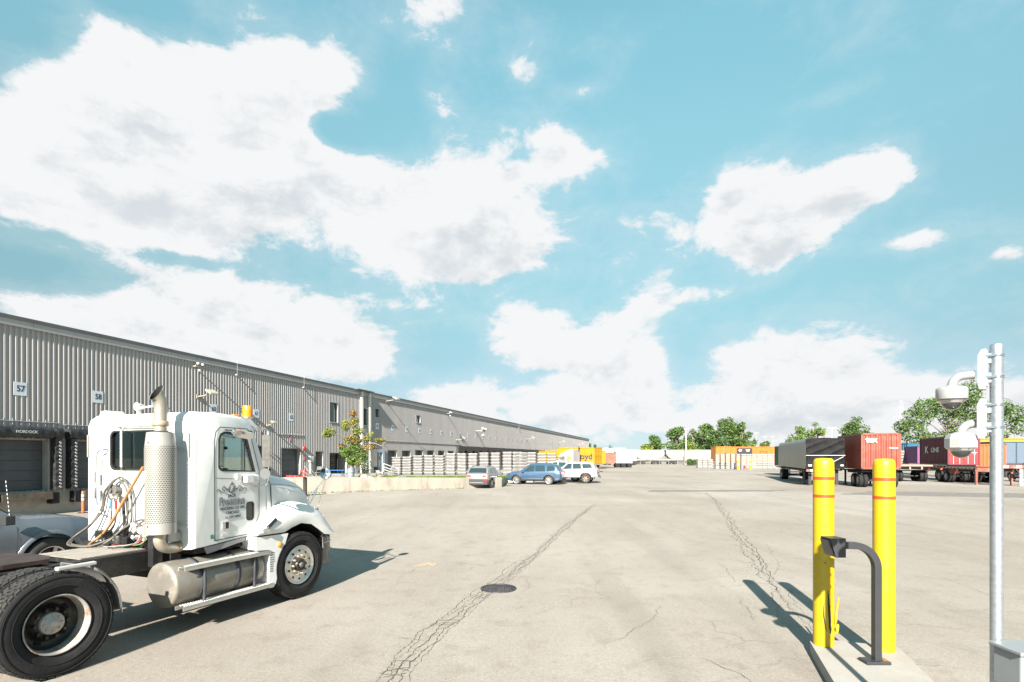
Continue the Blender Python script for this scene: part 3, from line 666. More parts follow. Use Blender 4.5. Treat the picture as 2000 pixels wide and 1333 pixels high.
# ------------------------------------------------------------------ stacked ingots
def ingot_mesh(L_, W_, H_, seed):
    r = random.Random(seed); m_ = mb(INGM); rings = []
    j = lambda s=.012: r.uniform(-s, s)
    for x, hz, wz_ in ((-L_ / 2, .30, .35), (-L_ / 2 + .05, .55, .8), (-L_ / 2 + .13, .95, 1), (-L_ / 4, 1, 1), (0, .97, 1), (L_ / 4, 1, 1), (L_ / 2 - .13, .95, 1), (L_ / 2 - .05, .55, .8), (L_ / 2, .30, .35)):
        h = H_ * hz; w = W_ / 2 * wz_; zt = H_; zb = H_ - h
        rings.append([(x + j(), -w + j(), zt), (x + j(), -w - .02, zt - .05), (x, -w * .8 + j(), zb + .02), (x, w * .8, zb + .02), (x, w, zt - .05), (x, w, zt)])
    m_.loft(rings, True, False, True); return m_.mesh('ingot')
ING = [ingot_mesh(.955, .85, .262, k) for k in range(6)]
ordn = ['bottom', 'second lowest', 'third lowest', 'fourth lowest', 'fifth lowest', 'sixth lowest', 'seventh lowest', 'eighth lowest', 'ninth lowest']
nth = ['first', 'second', 'third', 'fourth', 'fifth', 'sixth', 'seventh', 'eighth', 'ninth', 'tenth', 'eleventh', 'twelfth', 'thirteenth', 'fourteenth', 'fifteenth', 'sixteenth', 'seventeenth']
YI0 = 48.5
xcols = [(776, 0, 893), (796, 0, 892.5), (817.5, 0, 890), (838.5, 0, 889.5), (859, 0, 890), (881, 0, 886), (902.5, 0, 886), (924, 0, 886), (946, 0, 884.5), (968, 0, 884.5), (991, 0, 883),
         (1010, 1, 883), (1021, 1, 884), (1038, 0, 884), (1058, 0, 886), (1077, 0, 886), (1096, 1, 892)]
for ci, (px, endon, ytop) in enumerate(xcols):
    YI = YI0 if ci < 13 else 54.5
    X0 = (px - 1000) / F * YI; base = .6 if ci < 13 else 0; top = CH - (ytop - 893) / F * YI; n = 7 if ci < 13 else 9; h = (top - base) / n
    for k in range(n):
        o = bpy.data.objects.new('ingot', ING[(ci * 3 + k) % 6]); COL.objects.link(o)
        o.location = (X0 + random.uniform(-.012, .012), YI + random.uniform(-.03, .03), base + k * h); o.scale = ((1 if not endon else .85) * (1.12 if ci >= 13 else 1), 1, h / .268)
        o.rotation_euler = (0, random.uniform(-.018, .018) + (.03 if ci in (5, 6) else 0), (PI / 2 if endon else 0) + random.uniform(-.03, .03))
        side_ = 'counted from the entrance stairs'
        tag(o, f'{ordn[k]} pale aluminium ingot of the {nth[ci]} stack {side_}', 'ingot', 'aluminium ingots stacked on the raised strip')
    o = None
# ingots seen inside the two open bays
for bi, (t, w_, nn_) in enumerate(((wt(622), .85, 9), (wt(652), .95, 9), (wt(669), .95, 9))):
    for k in range(nn_):
        o = bpy.data.objects.new('ingot', ING[(bi + k) % 6]); COL.objects.link(o); o.location = wall_world(t + .2, -1.5, .62 + k * .235); o.scale = (w_ * 1.0, 1, .87); o.rotation_euler = (0, random.uniform(-.02, .02), WA * 0 + math.atan2(WD.y, WD.x) + random.uniform(-.04, .04))
        tag(o, f'{["bottom", "second lowest", "third lowest", "fourth lowest", "middle", "fourth highest", "third highest", "second highest", "topmost"][k]} ingot inside the {["narrow open bay", "wide open bay, near the narrow one", "wide open bay, by the potted tree"][bi]}', 'ingot', 'aluminium ingots inside the open bays')
# ------------------------------------------------------------------ things on the raised strip
def leaf_quads(m_, c, rad, n, size, r, mats, flat=.8):
    for _ in range(n):
        while True:
            v = Vector((r.uniform(-1, 1), r.uniform(-1, 1), r.uniform(-1, 1)))
            if .15 < v.length < 1: break
        p = Vector(c) + Vector((v.x * rad[0], v.y * rad[1], v.z * rad[2])); s = size * r.uniform(.6, 1.3)
        a = Vector((r.uniform(-1, 1), r.uniform(-1, 1), r.uniform(-.6, .6))).normalized() * s; b = a.cross(Vector((r.uniform(-1, 1), r.uniform(-1, 1), r.uniform(-1, 1))).normalized()); b = b.normalized() * s * .55
        m_.mat(r.choice(mats)); m_.add([p - a, p + b, p + a, p - b], [(0, 1, 2, 3)])
def leafm(name, col, var=.3): return M(name, col, .55, var=var, scale=1.5, spec=.3)
LG = [leafm('fresh_leaf', (.12, .20, .03)), leafm('mid_leaf', (.075, .13, .025)), leafm('yellow_leaf', (.30, .27, .04)), leafm('rusty_leaf', (.26, .12, .04))]
BARK = M('grey_brown_bark', (.18, .14, .11), .9, var=.35, scale=8, bump=.5)
pt = at(692, 925, 38.8); pt.z = ground_plat(pt.x, pt.y)
tr = thing('small_tree', 'small half bare tree with reddish top growing in front of the upper windows', 'tree', pt)
def TP(px, py, dy=0): p = at(px, py, 38.8 + dy); return p - pt
q = mb(BARK); q.tube([TP(686, 932), TP(688, 905), TP(692, 885), TP(691, 862), TP(689, 840), TP(691, 815), TP(692, 803)], [.12, .11, .10, .08, .06, .04, .02], 8)
q.build('trunk', tr)
q = mb(BARK)
brs = [[(690, 868), (680, 862), (668, 852), (655, 847), (645, 846)], [(690, 885), (700, 880), (710, 876), (722, 872), (735, 862), (745, 858)], [(688, 900), (702, 890), (712, 885)], [(690, 850), (698, 840), (706, 830)], [(690, 845), (682, 832), (676, 822)], [(691, 870), (683, 880), (674, 885)], [(712, 874), (728, 866), (748, 872), (752, 866)], [(692, 830), (699, 820)], [(702, 862), (715, 852), (720, 846)], [(690, 890), (680, 884), (670, 878)]]
for b_ in brs: q.tube([TP(x, y, (i * .25 if k % 2 else -i * .25)) for i, (x, y) in enumerate(b_) for k in [brs.index(b_)]], [.06, .05, .035, .02, .015], 6)
rr = random.Random(11)
for _ in range(70):
    x, y = rr.gauss(725, 20), rr.gauss(866, 10); q.tube([TP(x, y), TP(x + rr.uniform(-8, 8), y + rr.uniform(-8, 2), rr.uniform(-.3, .3)), TP(x + rr.uniform(-14, 14), y + rr.uniform(-14, 2), rr.uniform(-.4, .4))], .008, 3, sub=1, cap=False)
q.build('branch', tr)
q = MB()
for (x, y, rx, ry, n, ms) in ((644, 845, 12, 9, 200, (0, 0, 2)), (638, 850, 7, 6, 70, (0, 0, 2)), (675, 832, 9, 12, 180, (0, 2)), (690, 808, 6, 8, 90, (3, 3, 2)), (692, 825, 10, 10, 140, (2, 3, 0)), (700, 842, 12, 9, 150, (0, 2, 1)), (690, 860, 18, 11, 330, (0, 1, 2, 3)), (676, 884, 13, 11, 380, (0, 0, 1)), (695, 880, 18, 14, 520, (0, 1, 1)), (688, 900, 12, 10, 320, (0, 0, 1)), (706, 892, 13, 10, 260, (1, 0)), (718, 858, 9, 6, 120, (2, 0)), (742, 860, 11, 4, 160, (2, 2, 0)), (724, 848, 5, 5, 40, (2, 0)), (668, 872, 8, 6, 90, (3, 1)), (720, 874, 16, 9, 120, (3, 2)), (700, 905, 8, 5, 90, (0, 2))):
    leaf_quads(q, TP(x, y), (rx * .037, .55, ry * .037), int(n * 2.8), .06, rr, [LG[i] for i in ms])
q.build('foliage', tr)
def place(px, py, Y): p = at(px, py, Y); return p
def zplat(px, Y): x = (px - 1000) / F * Y; return Vector((x, Y, ground_plat(x, Y)))
# steel drum
p = zplat(685, 34.9); dr = thing('steel_drum', 'dented grey steel drum standing under the small tree', 'drum', p)
mb(M('grey_blue_drum', (.28, .33, .38), .5, .4, var=.15, dirt=(.2, .15, .1), damt=.4)).lathe([(0, 0), (.235, 0), (.235, .02), (.225, .03), (.225, .20), (.238, .22), (.225, .24), (.225, .42), (.238, .44), (.225, .46), (.225, .64), (.238, .66), (.225, .62)], 24).build('body', dr)
mb(CHROME).lathe([(.222, .655), (.24, .655), (.24, .675), (.222, .675)], 24).build('rim', dr)
# picnic table, blue
p = zplat(657, 35.2); pt_ = thing('picnic_table', 'bright blue picnic table in front of the wide open bay', 'picnic table', p, .15)
BLUE = M('blue_table_plastic', (.02, .16, .48), .4, var=.08, coat=.2)
for i in range(4): mb(BLUE).box(-.55, .55, -.30 + i * .155, -.16 + i * .155, .56, .59).build('plank', pt_)
for y in (-.58, .50): mb(BLUE).box(-.55, .62, y, y + .2, .34, .37).build('seat', pt_)
for x in (-.42, .42): mb(M('dark_table_frame', (.03, .04, .06), .5)).tube([(x, -.5, 0), (x, -.22, .56)], .02, 6, sub=1).tube([(x, .5, 0), (x, .22, .56)], .02, 6, sub=1).box(x - .015, x + .015, -.55, .65, .31, .34).build('leg_frame', pt_)
# folding chair
p = zplat(624, 34.2); ch = thing('folding_chair', 'open folding chair with pale slatted back on the platform', 'chair', p, .9)
WM = M('pale_tube', (.40, .39, .37), .4, .4)
mb(WM).tube([(-.2, .18, 0), (-.2, -.1, .75)], .014, 6, sub=1).tube([(.2, .18, 0), (.2, -.1, .75)], .014, 6, sub=1).build('back_frame', ch)
mb(WM).tube([(-.2, -.2, 0), (-.2, .16, .42)], .014, 6, sub=1).tube([(.2, -.2, 0), (.2, .16, .42)], .014, 6, sub=1).build('leg_frame', ch)
mb(WM).boxr((0, 0, .38), (.42, .36, .02)).build('seat', ch); mb(WM).boxr((0, -.06, .66), (.40, .02, .22), (-.35, 0, 0)).build('backrest', ch)
# pile of rods (frame of a broken rack) beside it
p = zplat(604, 34.6); rk = thing('pipe_frame', 'loose white pipe frame leaning behind the red valves', 'pipe frame', p, .2)
mb(WM).tube([(-.35, 0, 0), (-.3, .1, .85)], .016, 6, sub=1).tube([(-.3, .1, .85), (.4, 0, 0)], .016, 6, sub=1).tube([(-.1, .1, .95), (.5, .1, .02)], .014, 6, sub=1).tube([(-.5, 0, .3), (.2, 0, 0)], .014, 6, sub=1).tube([(-.45, .05, .5), (.35, .05, .12)], .012, 6, sub=1).build('pipes', rk)
# red fire valves and bell
def valve(px, py, Y, s, lab):
    p = at(px, py, Y); z0 = ground_plat(p.x, p.y); o = thing('fire_valve', lab, 'fire valve', (p.x, p.y, z0), .3, 'red fire department valves at the end of the raised strip')
    h = p.z - z0; mb(RED).cyl((0, 0, 0), (0, 0, h), .06 * s, n=12).lathe([(.0, h + .1 * s), (.12 * s, h + .06 * s), (.14 * s, h - .05 * s), (.06 * s, h - .12 * s)], 12).build('body', o)
    mb(RED).cyl((-.2 * s, 0, h), (.2 * s, 0, h), .07 * s, n=12).build('outlet', o); mb(RED).lathe([(.10 * s, -.02), (.12 * s, 0), (.10 * s, .02), (.08 * s, 0)], 16, Matrix.Translation((-.24 * s, 0, h)) @ Euler((0, PI / 2, 0)).to_matrix().to_4x4()).build('handwheel', o)
valve(567, 931, 34.8, .95, 'leftmost red fire valve just over the truck hood'); valve(577, 931, 34.9, .9, 'red fire valve second over the truck hood'); valve(588, 933, 35.2, 1.1, 'red fire valve with a wheel beside the white pipe')
valve(594, 921, 37.5, 1.1, 'red valve set higher on a pipe below the red warning signs')
o = thing('fire_bell', 'round red fire bell on the ribbed wall beside the roll door', 'bell', wall_world(wt(593), .06, wz(593, 876)), math.atan2(WD.y, WD.x))
mb(RED).lathe([(.06, .12), (.15, .10), (.19, .04), (.19, 0)], 20, Euler((PI / 2, 0, 0)).to_matrix().to_4x4()).build('gong', o)
for px, py, w_, h_, lab in ((566.5, 857.5, .14, .22, 'red and white fire sign above the roll door'), (593, 895, .14, .22, 'red and white notice under the red fire bell')):
    o = thing('fire_sign', lab, 'sign', wall_world(wt(px), .06, wz(px, py)), math.atan2(WD.y, WD.x))
    mb(M('pinkish_red_sign', (.55, .12, .16), .5, var=.1)).box(-w_, w_, -.01, 0, -h_, h_).build('plate', o)
    mb(M('white_print', (.75, .75, .74), .6, var=0)).box(-w_ * .7, w_ * .7, -.014, -.0105, .02, .06).box(-w_ * .7, w_ * .7, -.014, -.0105, -.12, -.08).build('print', o)
o = thing('electrical_box', 'white electrical box on the wall between the roll door and the narrow bay', 'electrical box', wall_world(wt(605), .05, wz(605, 897)), math.atan2(WD.y, WD.x))
mb(M('white_box_paint', (.70, .69, .66), .5, var=.06)).box(-.22, .22, -.2, 0, -.25, .25).build('case', o, bevel=.01); mb(TRIM).box(-.12, .12, -.12, 0, -1.2, -.25).build('conduit', o)
# shrub with pale flowers, stones, railing, stairs
p = zplat(711, 43.5); sb = thing('shrub', 'grey green shrub with pale flowers left of the blue glass door', 'shrub', p); q = MB(); rr = random.Random(5)
FLW = M('pale_flower', (.6, .6, .55), .7, var=.1)
leaf_quads(q, (0, 0, .95), (.75, .5, .62), 900, .05, rr, [leafm('grey_leaf', (.10, .12, .08)), leafm('mid_leaf', (.075, .13, .025)), FLW]); leaf_quads(q, (0, 0, .35), (.55, .4, .35), 350, .05, rr, [leafm('grey_leaf', (.10, .12, .08)), LG[1]])
q.build('foliage', sb); mb(BARK).tube([(0, 0, 0), (.1, 0, .5), (.3, .1, 1)], .02, 5).tube([(0, 0, 0), (-.15, 0, .5), (-.3, .1, 1.1)], .02, 5).build('stem', sb)
STONE = {0: M('pale_stone', (.42, .38, .32), .9, var=.2, bump=.5, bscale=8), 1: M('reddish_stone', (.40, .22, .15), .9, var=.2, bump=.5, bscale=8), 2: M('grey_stone', (.33, .34, .33), .9, var=.2, bump=.5, bscale=8), 3: M('bluish_stone', (.22, .24, .26), .9, var=.2, bump=.5, bscale=8)}
def stone(p, s, mat, lab, seed):
    r = random.Random(seed); bm = bmesh.new(); bmesh.ops.create_icosphere(bm, subdivisions=2, radius=1)
    for v in bm.verts: v.co = Vector((v.co.x * s[0], v.co.y * s[1], v.co.z * s[2])) * (1 + .16 * math.sin(v.co.x * 3 + seed) * math.cos(v.co.y * 4 + seed) + r.uniform(-.07, .07))
    me = bpy.data.meshes.new('rock'); bm.to_mesh(me); bm.free(); me.materials.append(mat); o = bpy.data.objects.new('rock', me); COL.objects.link(o); o.location = p + Vector((0, 0, s[2] * .5)); tag(o, lab, 'rock', 'boulders on the edge of the raised strip')
for i, (px, Y, s, mt, lab) in enumerate(((708, 36, (.32, .3, .2), 0, 'pale boulder right of the drum'), (742, 36.3, (.24, .2, .16), 1, 'reddish boulder in front of the blue door'), (722, 36.2, (.22, .2, .12), 0, 'small pale stone between the drum and the reddish boulder'), (781, 36.8, (.26, .2, .14), 2, 'grey boulder below the stair railing'), (792, 36.9, (.20, .2, .12), 3, 'bluish rock beside the grey boulder'))):
    stone(zplat(px, Y), s, STONE[mt], lab, i)
p0 = at(748, 0, 45.5); p0.z = .6; sr = thing('stair_railing', 'white pipe railing slanting down beside the entrance steps', 'railing', p0, 0.15)
q = mb(M('white_railing_paint', (.40, .395, .38), .45, var=.05))
for yy in (0, .7):
    for dz_ in (0, .28, .5): q.tube([(0, yy, 1.05 - dz_), (1.3 + .0, yy, .55 - dz_ * .9)], .022, 6, sub=1)
    for x, h in ((0, 1.05), (.65, .8), (1.3, .55)): q.cyl((x, yy, 0), (x, yy, h), .024, n=6)
q.build('rails', sr)
q = mb(CONC); [q.box(-.6 + i * .3, -.3 + i * .3, 0, .7, 0, .45 - i * .12) for i in range(3)]; q.build('step', sr)
# delineator in the dock well
p = wall_world(wt(128), 1.2, 0); gz = ground_z(p.x, p.y); dl = thing('delineator_post', 'orange tubular delineator with pale reflective bands beside the dock foundation', 'traffic post', (p.x, p.y, gz))
ORR = M('orange_red_post', (.80, .13, .035), .5, var=.06)
mb(ORR).lathe([(0, 1.09), (.05, 1.08), (.062, .95), (.065, .03)], 16).build('post', dl); mb(M('reflective_band', (.6, .52, .46), .4)).lathe([(.0665, .62), (.0665, .74)], 16).lathe([(.0665, .80), (.0665, .92)], 16).build('reflective_band', dl); mb(BLACK).lathe([(0, .03), (.2, .03), (.24, 0)], 8).build('base', dl)
# ------------------------------------------------------------------ semi truck, local x forward, y to its left, y=0 at the outer face of the right tyres
TA = math.radians(22.3)
truck = thing('semi_truck', 'white day cab semi truck with tall exhaust stack and orange roof beacon, seen from behind', 'truck', (-4.50, 5.36, 0), PI / 2 - TA)
TW = 2.40
WM2 = M('white_sheet_metal', (.45, .45, .43), .35, .1, var=.05, dirt=(.5, .46, .38), damt=.35, dscale=5)
# frame
q = mb(DARKM)
for y in (.74, 1.58):
    q.box(-2.6, 3.75, y, y + .08, .74, 1.0); q.box(-2.6, 3.75, y - .06 if y > 1 else y + .08, y if y > 1 else y + .14, .96, 1.0)
for x in (-2.4, -1.2, -.3, .5, 1.2, 2.2, 3.2): q.box(x, x + .09, .82, 1.58, .78, .94)
q.build('frame_rail', truck, bevel=.006)
q = mb(DARKM); q.cyl((0, .3, .52), (0, 2.1, .52), .07, n=12).lathe([(.0, -.24), (.14, -.2), (.2, 0), (.14, .2), (.0, .24)], 16, Matrix.Translation((0, 1.2, .52))).build('rear_axle', truck)
q = mb(DARKM); q.cyl((3.24, .3, .5), (3.24, 2.1, .5), .05, n=10).build('front_axle', truck)
# fifth wheel
q = mb(M('greasy_red_brown_steel', (.055, .036, .03), .55, .4, var=.4, scale=8)); q.prism([(-.55, .75), (-.65, .92), (-.1, .80), (.3, .78), (.42, 1.0), (.42, 1.4), (.3, 1.62), (-.1, 1.6), (-.65, 1.48), (-.55, 1.65), (-.75, 1.66), (-.85, 1.4), (-.85, 1.0), (-.75, .74)], 1.03, 1.075, 'z'); q.box(-.2, .2, .84, 1.56, .97, 1.03)
q.build('fifth_wheel', truck, bevel=.008)
# deck plate
TREAD = M('worn_tread_plate', (.32, .295, .26), .5, .3, var=.15, scale=6, dirt=(.3, .25, .2), damt=.5)
q = mb(TREAD); q.box(.62, 1.36, .80, 1.62, 1.004, 1.02)
for i in range(24):
    for j in range(26):
        q.boxr((.635 + i * .0305, .815 + j * .0312, 1.0215), (.022, .005, .003), (0, 0, .8 if (i + j) % 2 else -.8))
q.build('deck_plate', truck)
mb(DARKM).box(.64, 1.3, .9, 1.5, .78, .99).build('battery_tray', truck)
# wheels
def tyre_mb(R_, W_, rim, tread=True, lug=52):
    h = W_ / 2; m_ = mb(BLACK)
    prof = [(rim + .012, -h * .72), (rim + .05, -h * .86), (lerp(rim, R_, .45), -h), (lerp(rim, R_, .72), -h * .97), (R_ - .035, -h * .88), (R_ - .014, -h * .80), (R_ - .012, h * .80), (R_ - .035, h * .88), (lerp(rim, R_, .72), h * .97), (lerp(rim, R_, .45), h), (rim + .05, h * .86), (rim + .012, h * .72)]
    m_.lathe(prof, 64)
    for rr_ in (lerp(rim, R_, .40), lerp(rim, R_, .80)):
        for sg in (-1, 1): m_.lathe([(rr_, sg * h * .985), (rr_ + .004, sg * (h * .985 + .006)), (rr_ + .010, sg * h * .985)], 64)
    return m_
TRD = M('tread_rubber', (.018, .017, .016), .85, var=.3, scale=14, dirt=(.06, .055, .045), damt=.5, dscale=6)
def tread_mb(R_, W_, lug, rows):
    m_ = mb(TRD); h = W_ / 2 * .84
    for j, (a, b) in enumerate(rows):
        y0, y1 = a * h, b * h
        for i in range(lug):
            t0 = 2 * PI * (i + (.5 if j % 2 else 0)) / lug; t1 = t0 + 2 * PI / lug * .74; sk = (.25 if j in (0, len(rows) - 1) else -.15) * 2 * PI / lug
            vs = []
            for r_ in (R_ - .02, R_ - (.004 if j in (0, len(rows) - 1) else 0)):
                for (t, y) in ((t0, y0), (t1, y0), (t1 + sk, y1), (t0 + sk, y1)): vs.append((r_ * math.cos(t), r_ * math.sin(t), y))
            m_.add(vs, [(0, 1, 2, 3), (4, 5, 6, 7), (0, 1, 5, 4), (1, 2, 6, 5), (2, 3, 7, 6), (3, 0, 4, 7)])
    return m_
DRIVE_ROWS = [(-1, -.62), (-.58, -.22), (-.18, .18), (.22, .58), (.62, 1)]
RIMP = M('chipped_white_rim', (.34, .33, .30), .5, .1, var=.35, dirt=(.20, .08, .02), damt=1.0, dscale=7)
RIMD = M('greasy_black_wheel', (.03, .027, .024), .4, .2, var=.5, scale=7, dirt=(.16, .12, .06), damt=.6, dscale=6)
HUB = M('chalky_hub', (.50, .48, .44), .6, .3, var=.2, scale=12, dirt=(.3, .15, .06), damt=.5, dscale=12)
def wheel_root(x, y, flip, nm='wheel'):
    o = bpy.data.objects.new(nm, None); COL.objects.link(o); o.parent = truck; o.location = (x, y, .525); o.rotation_euler = (PI / 2, 0, 0) if not flip else (-PI / 2, 0, 0); o.empty_display_size = .1; return o
RT = .525
def rear_wheel(y, flip, outer=True):
    w = wheel_root(0, y, flip)
    # local z points outward from the truck (away towards -y for the right side)
    tyre_mb(RT, .27, .29).build('tyre', w); tread_mb(RT, .27, 46, DRIVE_ROWS).build('tread', w, kind='stuff')
    if outer:
        # deep dish: flange ring at the face, barrel going inwards, dark disc with hand holes
        m_ = mb(RIMP); m_.lathe([(.296, .104), (.299, .112), (.293, .117), (.284, .110), (.276, .09), (.271, .04), (.268, -.06)], 56); m_.build('rim', w)
        disc = mb(RIMD); disc.lathe([(.268, -.06), (.24, -.10), (.20, -.115), (.165, -.09), (.145, -.045), (.10, -.03), (.0, -.03)], 56); 
        d = disc.build('wheel_disc', w)
        hh = mb(M('hole_black', (.006, .006, .006), .9, var=0))
        for k in range(5):
            t = 2 * PI * k / 5 + .6; c = Vector((.213 * math.cos(t), .213 * math.sin(t), -.104)); m2 = Matrix.Translation(c) @ Matrix.Rotation(t, 4, 'Z'); hh.lathe([(.0, .0), (.036, .0), (.038, -.006)], 16, m2 @ Matrix.Scale(.8, 4, Vector((1, 0, 0))))
        hh.build('hand_hole', w)
        n_ = mb(RIMD)
        for k in range(10):
            t = 2 * PI * k / 10; c = Vector((.142 * math.cos(t), .142 * math.sin(t), -.03)); n_.cyl(c, c + Vector((0, 0, .035)), .018, .016, 6)
        n_.build('wheel_nut', w, kind='stuff')
        hb = mb(HUB); hb.lathe([(.11, -.02), (.108, .01), (.10, .018), (.04, .02), (.035, .035), (.0, .035)], 32)
        for k in range(8):
            t = 2 * PI * k / 8; c = Vector((.083 * math.cos(t), .083 * math.sin(t), .017)); hb.cyl(c, c + Vector((0, 0, .014)), .011, .009, 6)
        hb.build('hub', w)
    else:
        mb(RIMD).lathe([(.30, .1), (.27, .05), (.26, -.1), (.30, -.115)], 40).build('rim', w)
rear_wheel(.145, False); rear_wheel(.475, False, False); rear_wheel(TW - .145, True); rear_wheel(TW - .475, True, False)
def front_wheel(y, flip):
    w = wheel_root(3.24, y, flip)
    tyre_mb(.515, .26, .285).build('tyre', w); tread_mb(.515, .26, 60, [(-1, -.55), (-.48, -.2), (-.14, .14), (.2, .48), (.55, 1)]).build('tread', w, kind='stuff')
    m_ = mb(ALU); m_.lathe([(.295, .10), (.302, .112), (.292, .122), (.275, .110), (.262, .088), (.235, .095), (.205, .108), (.175, .112), (.16, .10), (.10, .10)], 56)
    m_.build('rim', w)
    hh = mb(M('hole_black', (.006, .006, .006), .9, var=0))
    for k in range(10):
        t = 2 * PI * k / 10 + .3; hh.cyl((.215 * math.cos(t), .215 * math.sin(t), .098), (.215 * math.cos(t), .215 * math.sin(t), .109), .019, n=12)
    hh.build('hand_hole', w)
    n_ = mb(M('rust_stained_nut', (.42, .33, .25), .55, .4, var=.25, scale=20))
    for k in range(10):
        t = 2 * PI * k / 10; c = Vector((.142 * math.cos(t), .142 * math.sin(t), .10)); n_.cyl(c, c + Vector((0, 0, .045)), .019, .015, 8)
    n_.build('wheel_nut', w, kind='stuff')
    hb = mb(RIMD); hb.lathe([(.098, .09), (.096, .14), (.085, .15), (.07, .152), (.06, .145), (.0, .14)], 28); hb.mat(M('hub_cap_glass', (.12, .11, .10), .3)).lathe([(.045, .15), (.04, .165), (0, .168)], 20); hb.build('hub', w)
front_wheel(.15, False); front_wheel(TW - .15, True)
# quarter fenders in front of the rear wheels
QF = M('scuffed_grey_fender', (.17, .165, .155), .5, .2, var=.2, scale=4, dirt=(.12, .10, .08), damt=.6)
for y0, y1 in ((.02, .62), (1.78, 2.38)):
    pts = [(.60 * math.cos(math.radians(a)), .53 + .60 * math.sin(math.radians(a))) for a in range(-2, 60, 5)]; q = mb(QF)
    rings = []
    for x, z in pts: rings.append([(x, y0, z - .03), (x, y0, z), (x, y0 + .02, z + .012), (x, y1 - .02, z + .012), (x, y1, z), (x, y1, z - .03)])
    q.loft(rings, False, True); q2 = q.build('quarter_fender', truck); md = q2.modifiers.new('s', 'SOLIDIFY'); md.thickness = .012
    mb(WM2).box(-.02, .34, y0 - .01 if y0 < 1 else y1 - .04, y0 + .05 if y0 < 1 else y1 + .01, 1.062, 1.10).build('fender_bracket', truck, bevel=.01)
    mb(DARKM).cyl((.5, y0 + .3, .85), (.5, .9 if y0 < 1 else 1.5, .85), .025, n=8).build('fender_arm', truck)
# ---- cab shell
prof = [(1.50, 1.02), (1.50, 2.64), (1.53, 2.73), (1.60, 2.785), (1.9, 2.80), (2.25, 2.785), (2.48, 2.72), (2.56, 2.63), (2.62, 2.46), (2.83, 1.95), (2.83, 1.12), (2.52, 1.08), (2.50, 1.06), (1.6, 1.02)]
Y0, Y1 = .12, 2.28
def cab_ring(y, k):    # k: 0 full profile, shrink towards the rounded side edges
    cx, cz = 2.1, 1.9; out = []
    for x, z in prof: out.append((lerp(x, cx, k * .06) if x > 2.4 else x + k * .05, y, z - (k * .055 if z > 2.4 else 0) + (k * .02 if z < 1.1 else 0)))
    return out
rings = [cab_ring(Y0, 1), cab_ring(Y0 + .015, .55), cab_ring(Y0 + .05, .2), cab_ring(Y0 + .11, 0), cab_ring(Y1 - .11, 0), cab_ring(Y1 - .05, .2), cab_ring(Y1 - .015, .55), cab_ring(Y1, 1)]
q = mb(WHITE); q.loft(rings, True, True, True); cab = q.build('cab', truck, weld=True)
cab.data.materials.append(M('grey_cab_interior', (.10, .10, .10), .8))
cut = []
def cutter(m_):
    me = m_.mesh('cut'); o = bpy.data.objects.new('cut', me); COL.objects.link(o); o.parent = truck; return o
def rrect(x0, x1, z0, z1, r, n=5, skew=0.0):
    p = []
    for cx, cz, a in ((x1 - r, z1 - r, 0), (x0 + r, z1 - r, 90), (x0 + r, z0 + r, 180), (x1 - r, z0 + r, 270)): p += arc(cx, cz, r, a, a + 90, n)
    return [(x + skew * (z - z0), z) for x, z in p]
cut.append(cutter(mb(WHITE).prism(rrect(.80, 1.72, 2.02, 2.56, .09), 1.3, 2.2, 'x')))           # rear window
WINP = [(1.90, 2.06), (1.90, 2.44), (1.93, 2.51), (2.0, 2.545), (2.36, 2.545), (2.40, 2.50), (2.57, 1.985), (1.98, 2.005), (1.93, 2.02)]
cut.append(cutter(mb(WHITE).prism(WINP, -.2, 2.7, 'y')))                                         # both side windows
cut.append(cutter(mb(WHITE).prism(rrect(1.62, 2.48, 1.25, 2.66, .06), Y0 + .07, Y1 - .07, 'y')))  # cabin hollow
cut.append(cutter(mb(WHITE).box(2.40, 3.0, Y0 + .12, Y1 - .12, 2.03, 2.58)))                     # windscreen
cut.append(cutter(mb(WHITE).prism([(p[0], p[1]) for p in rrect(2.395, 2.545, 1.29, 1.56, .05)], -.1, .3, 'y')))
boolean_cut(cab, cut)
for p_ in cab.data.polygons: p_.use_smooth = True
ed = cab.modifiers.new('es', 'EDGE_SPLIT'); ed.split_angle = math.radians(32)
SEAL = M('rubber_window_seal', (.02, .02, .02), .6, var=0)
SGL = M('green_tinted_glass', (.30, .44, .41), .02, 0, var=0, trans=1.0); SGL.node_tree.nodes['Principled BSDF'].inputs['IOR'].default_value = 1.3
# windows
def ring_poly(m_, poly, a, b, w, axis, c=None):
    cx = sum(p[0] for p in poly) / len(poly); cz = sum(p[1] for p in poly) / len(poly); n = len(poly)
    inn = []
    for x, z in poly:
        d = Vector((x - cx, z - cz)); L_ = d.length; inn.append((cx + d.x * (1 - w / L_), cz + d.y * (1 - w / L_)))
    def P(u, v, t): return {'y': (u, t, v), 'x': (t, u, v)}[axis]
    vs = [P(u, v, a) for u, v in poly] + [P(u, v, a) for u, v in inn] + [P(u, v, b) for u, v in poly] + [P(u, v, b) for u, v in inn]
    fs = []
    for i in range(n):
        j = (i + 1) % n; fs += [(i, j, n + j, n + i), (2 * n + i, 2 * n + j, 3 * n + j, 3 * n + i), (i, j, 2 * n + j, 2 * n + i), (n + i, n + j, 3 * n + j, 3 * n + i)]
    m_.add(vs, fs)
RW = rrect(.80, 1.72, 2.02, 2.56, .09)
q = mb(SEAL); ring_poly(q, RW, 1.485, 1.53, .035, 'x'); wr = q.build('rear_window', truck); mb(M('dark_rear_glass', (.03, .055, .05), .03, 0, var=0, trans=1.0)).prism(RW, 1.51, 1.514, 'x').build('pane', wr)
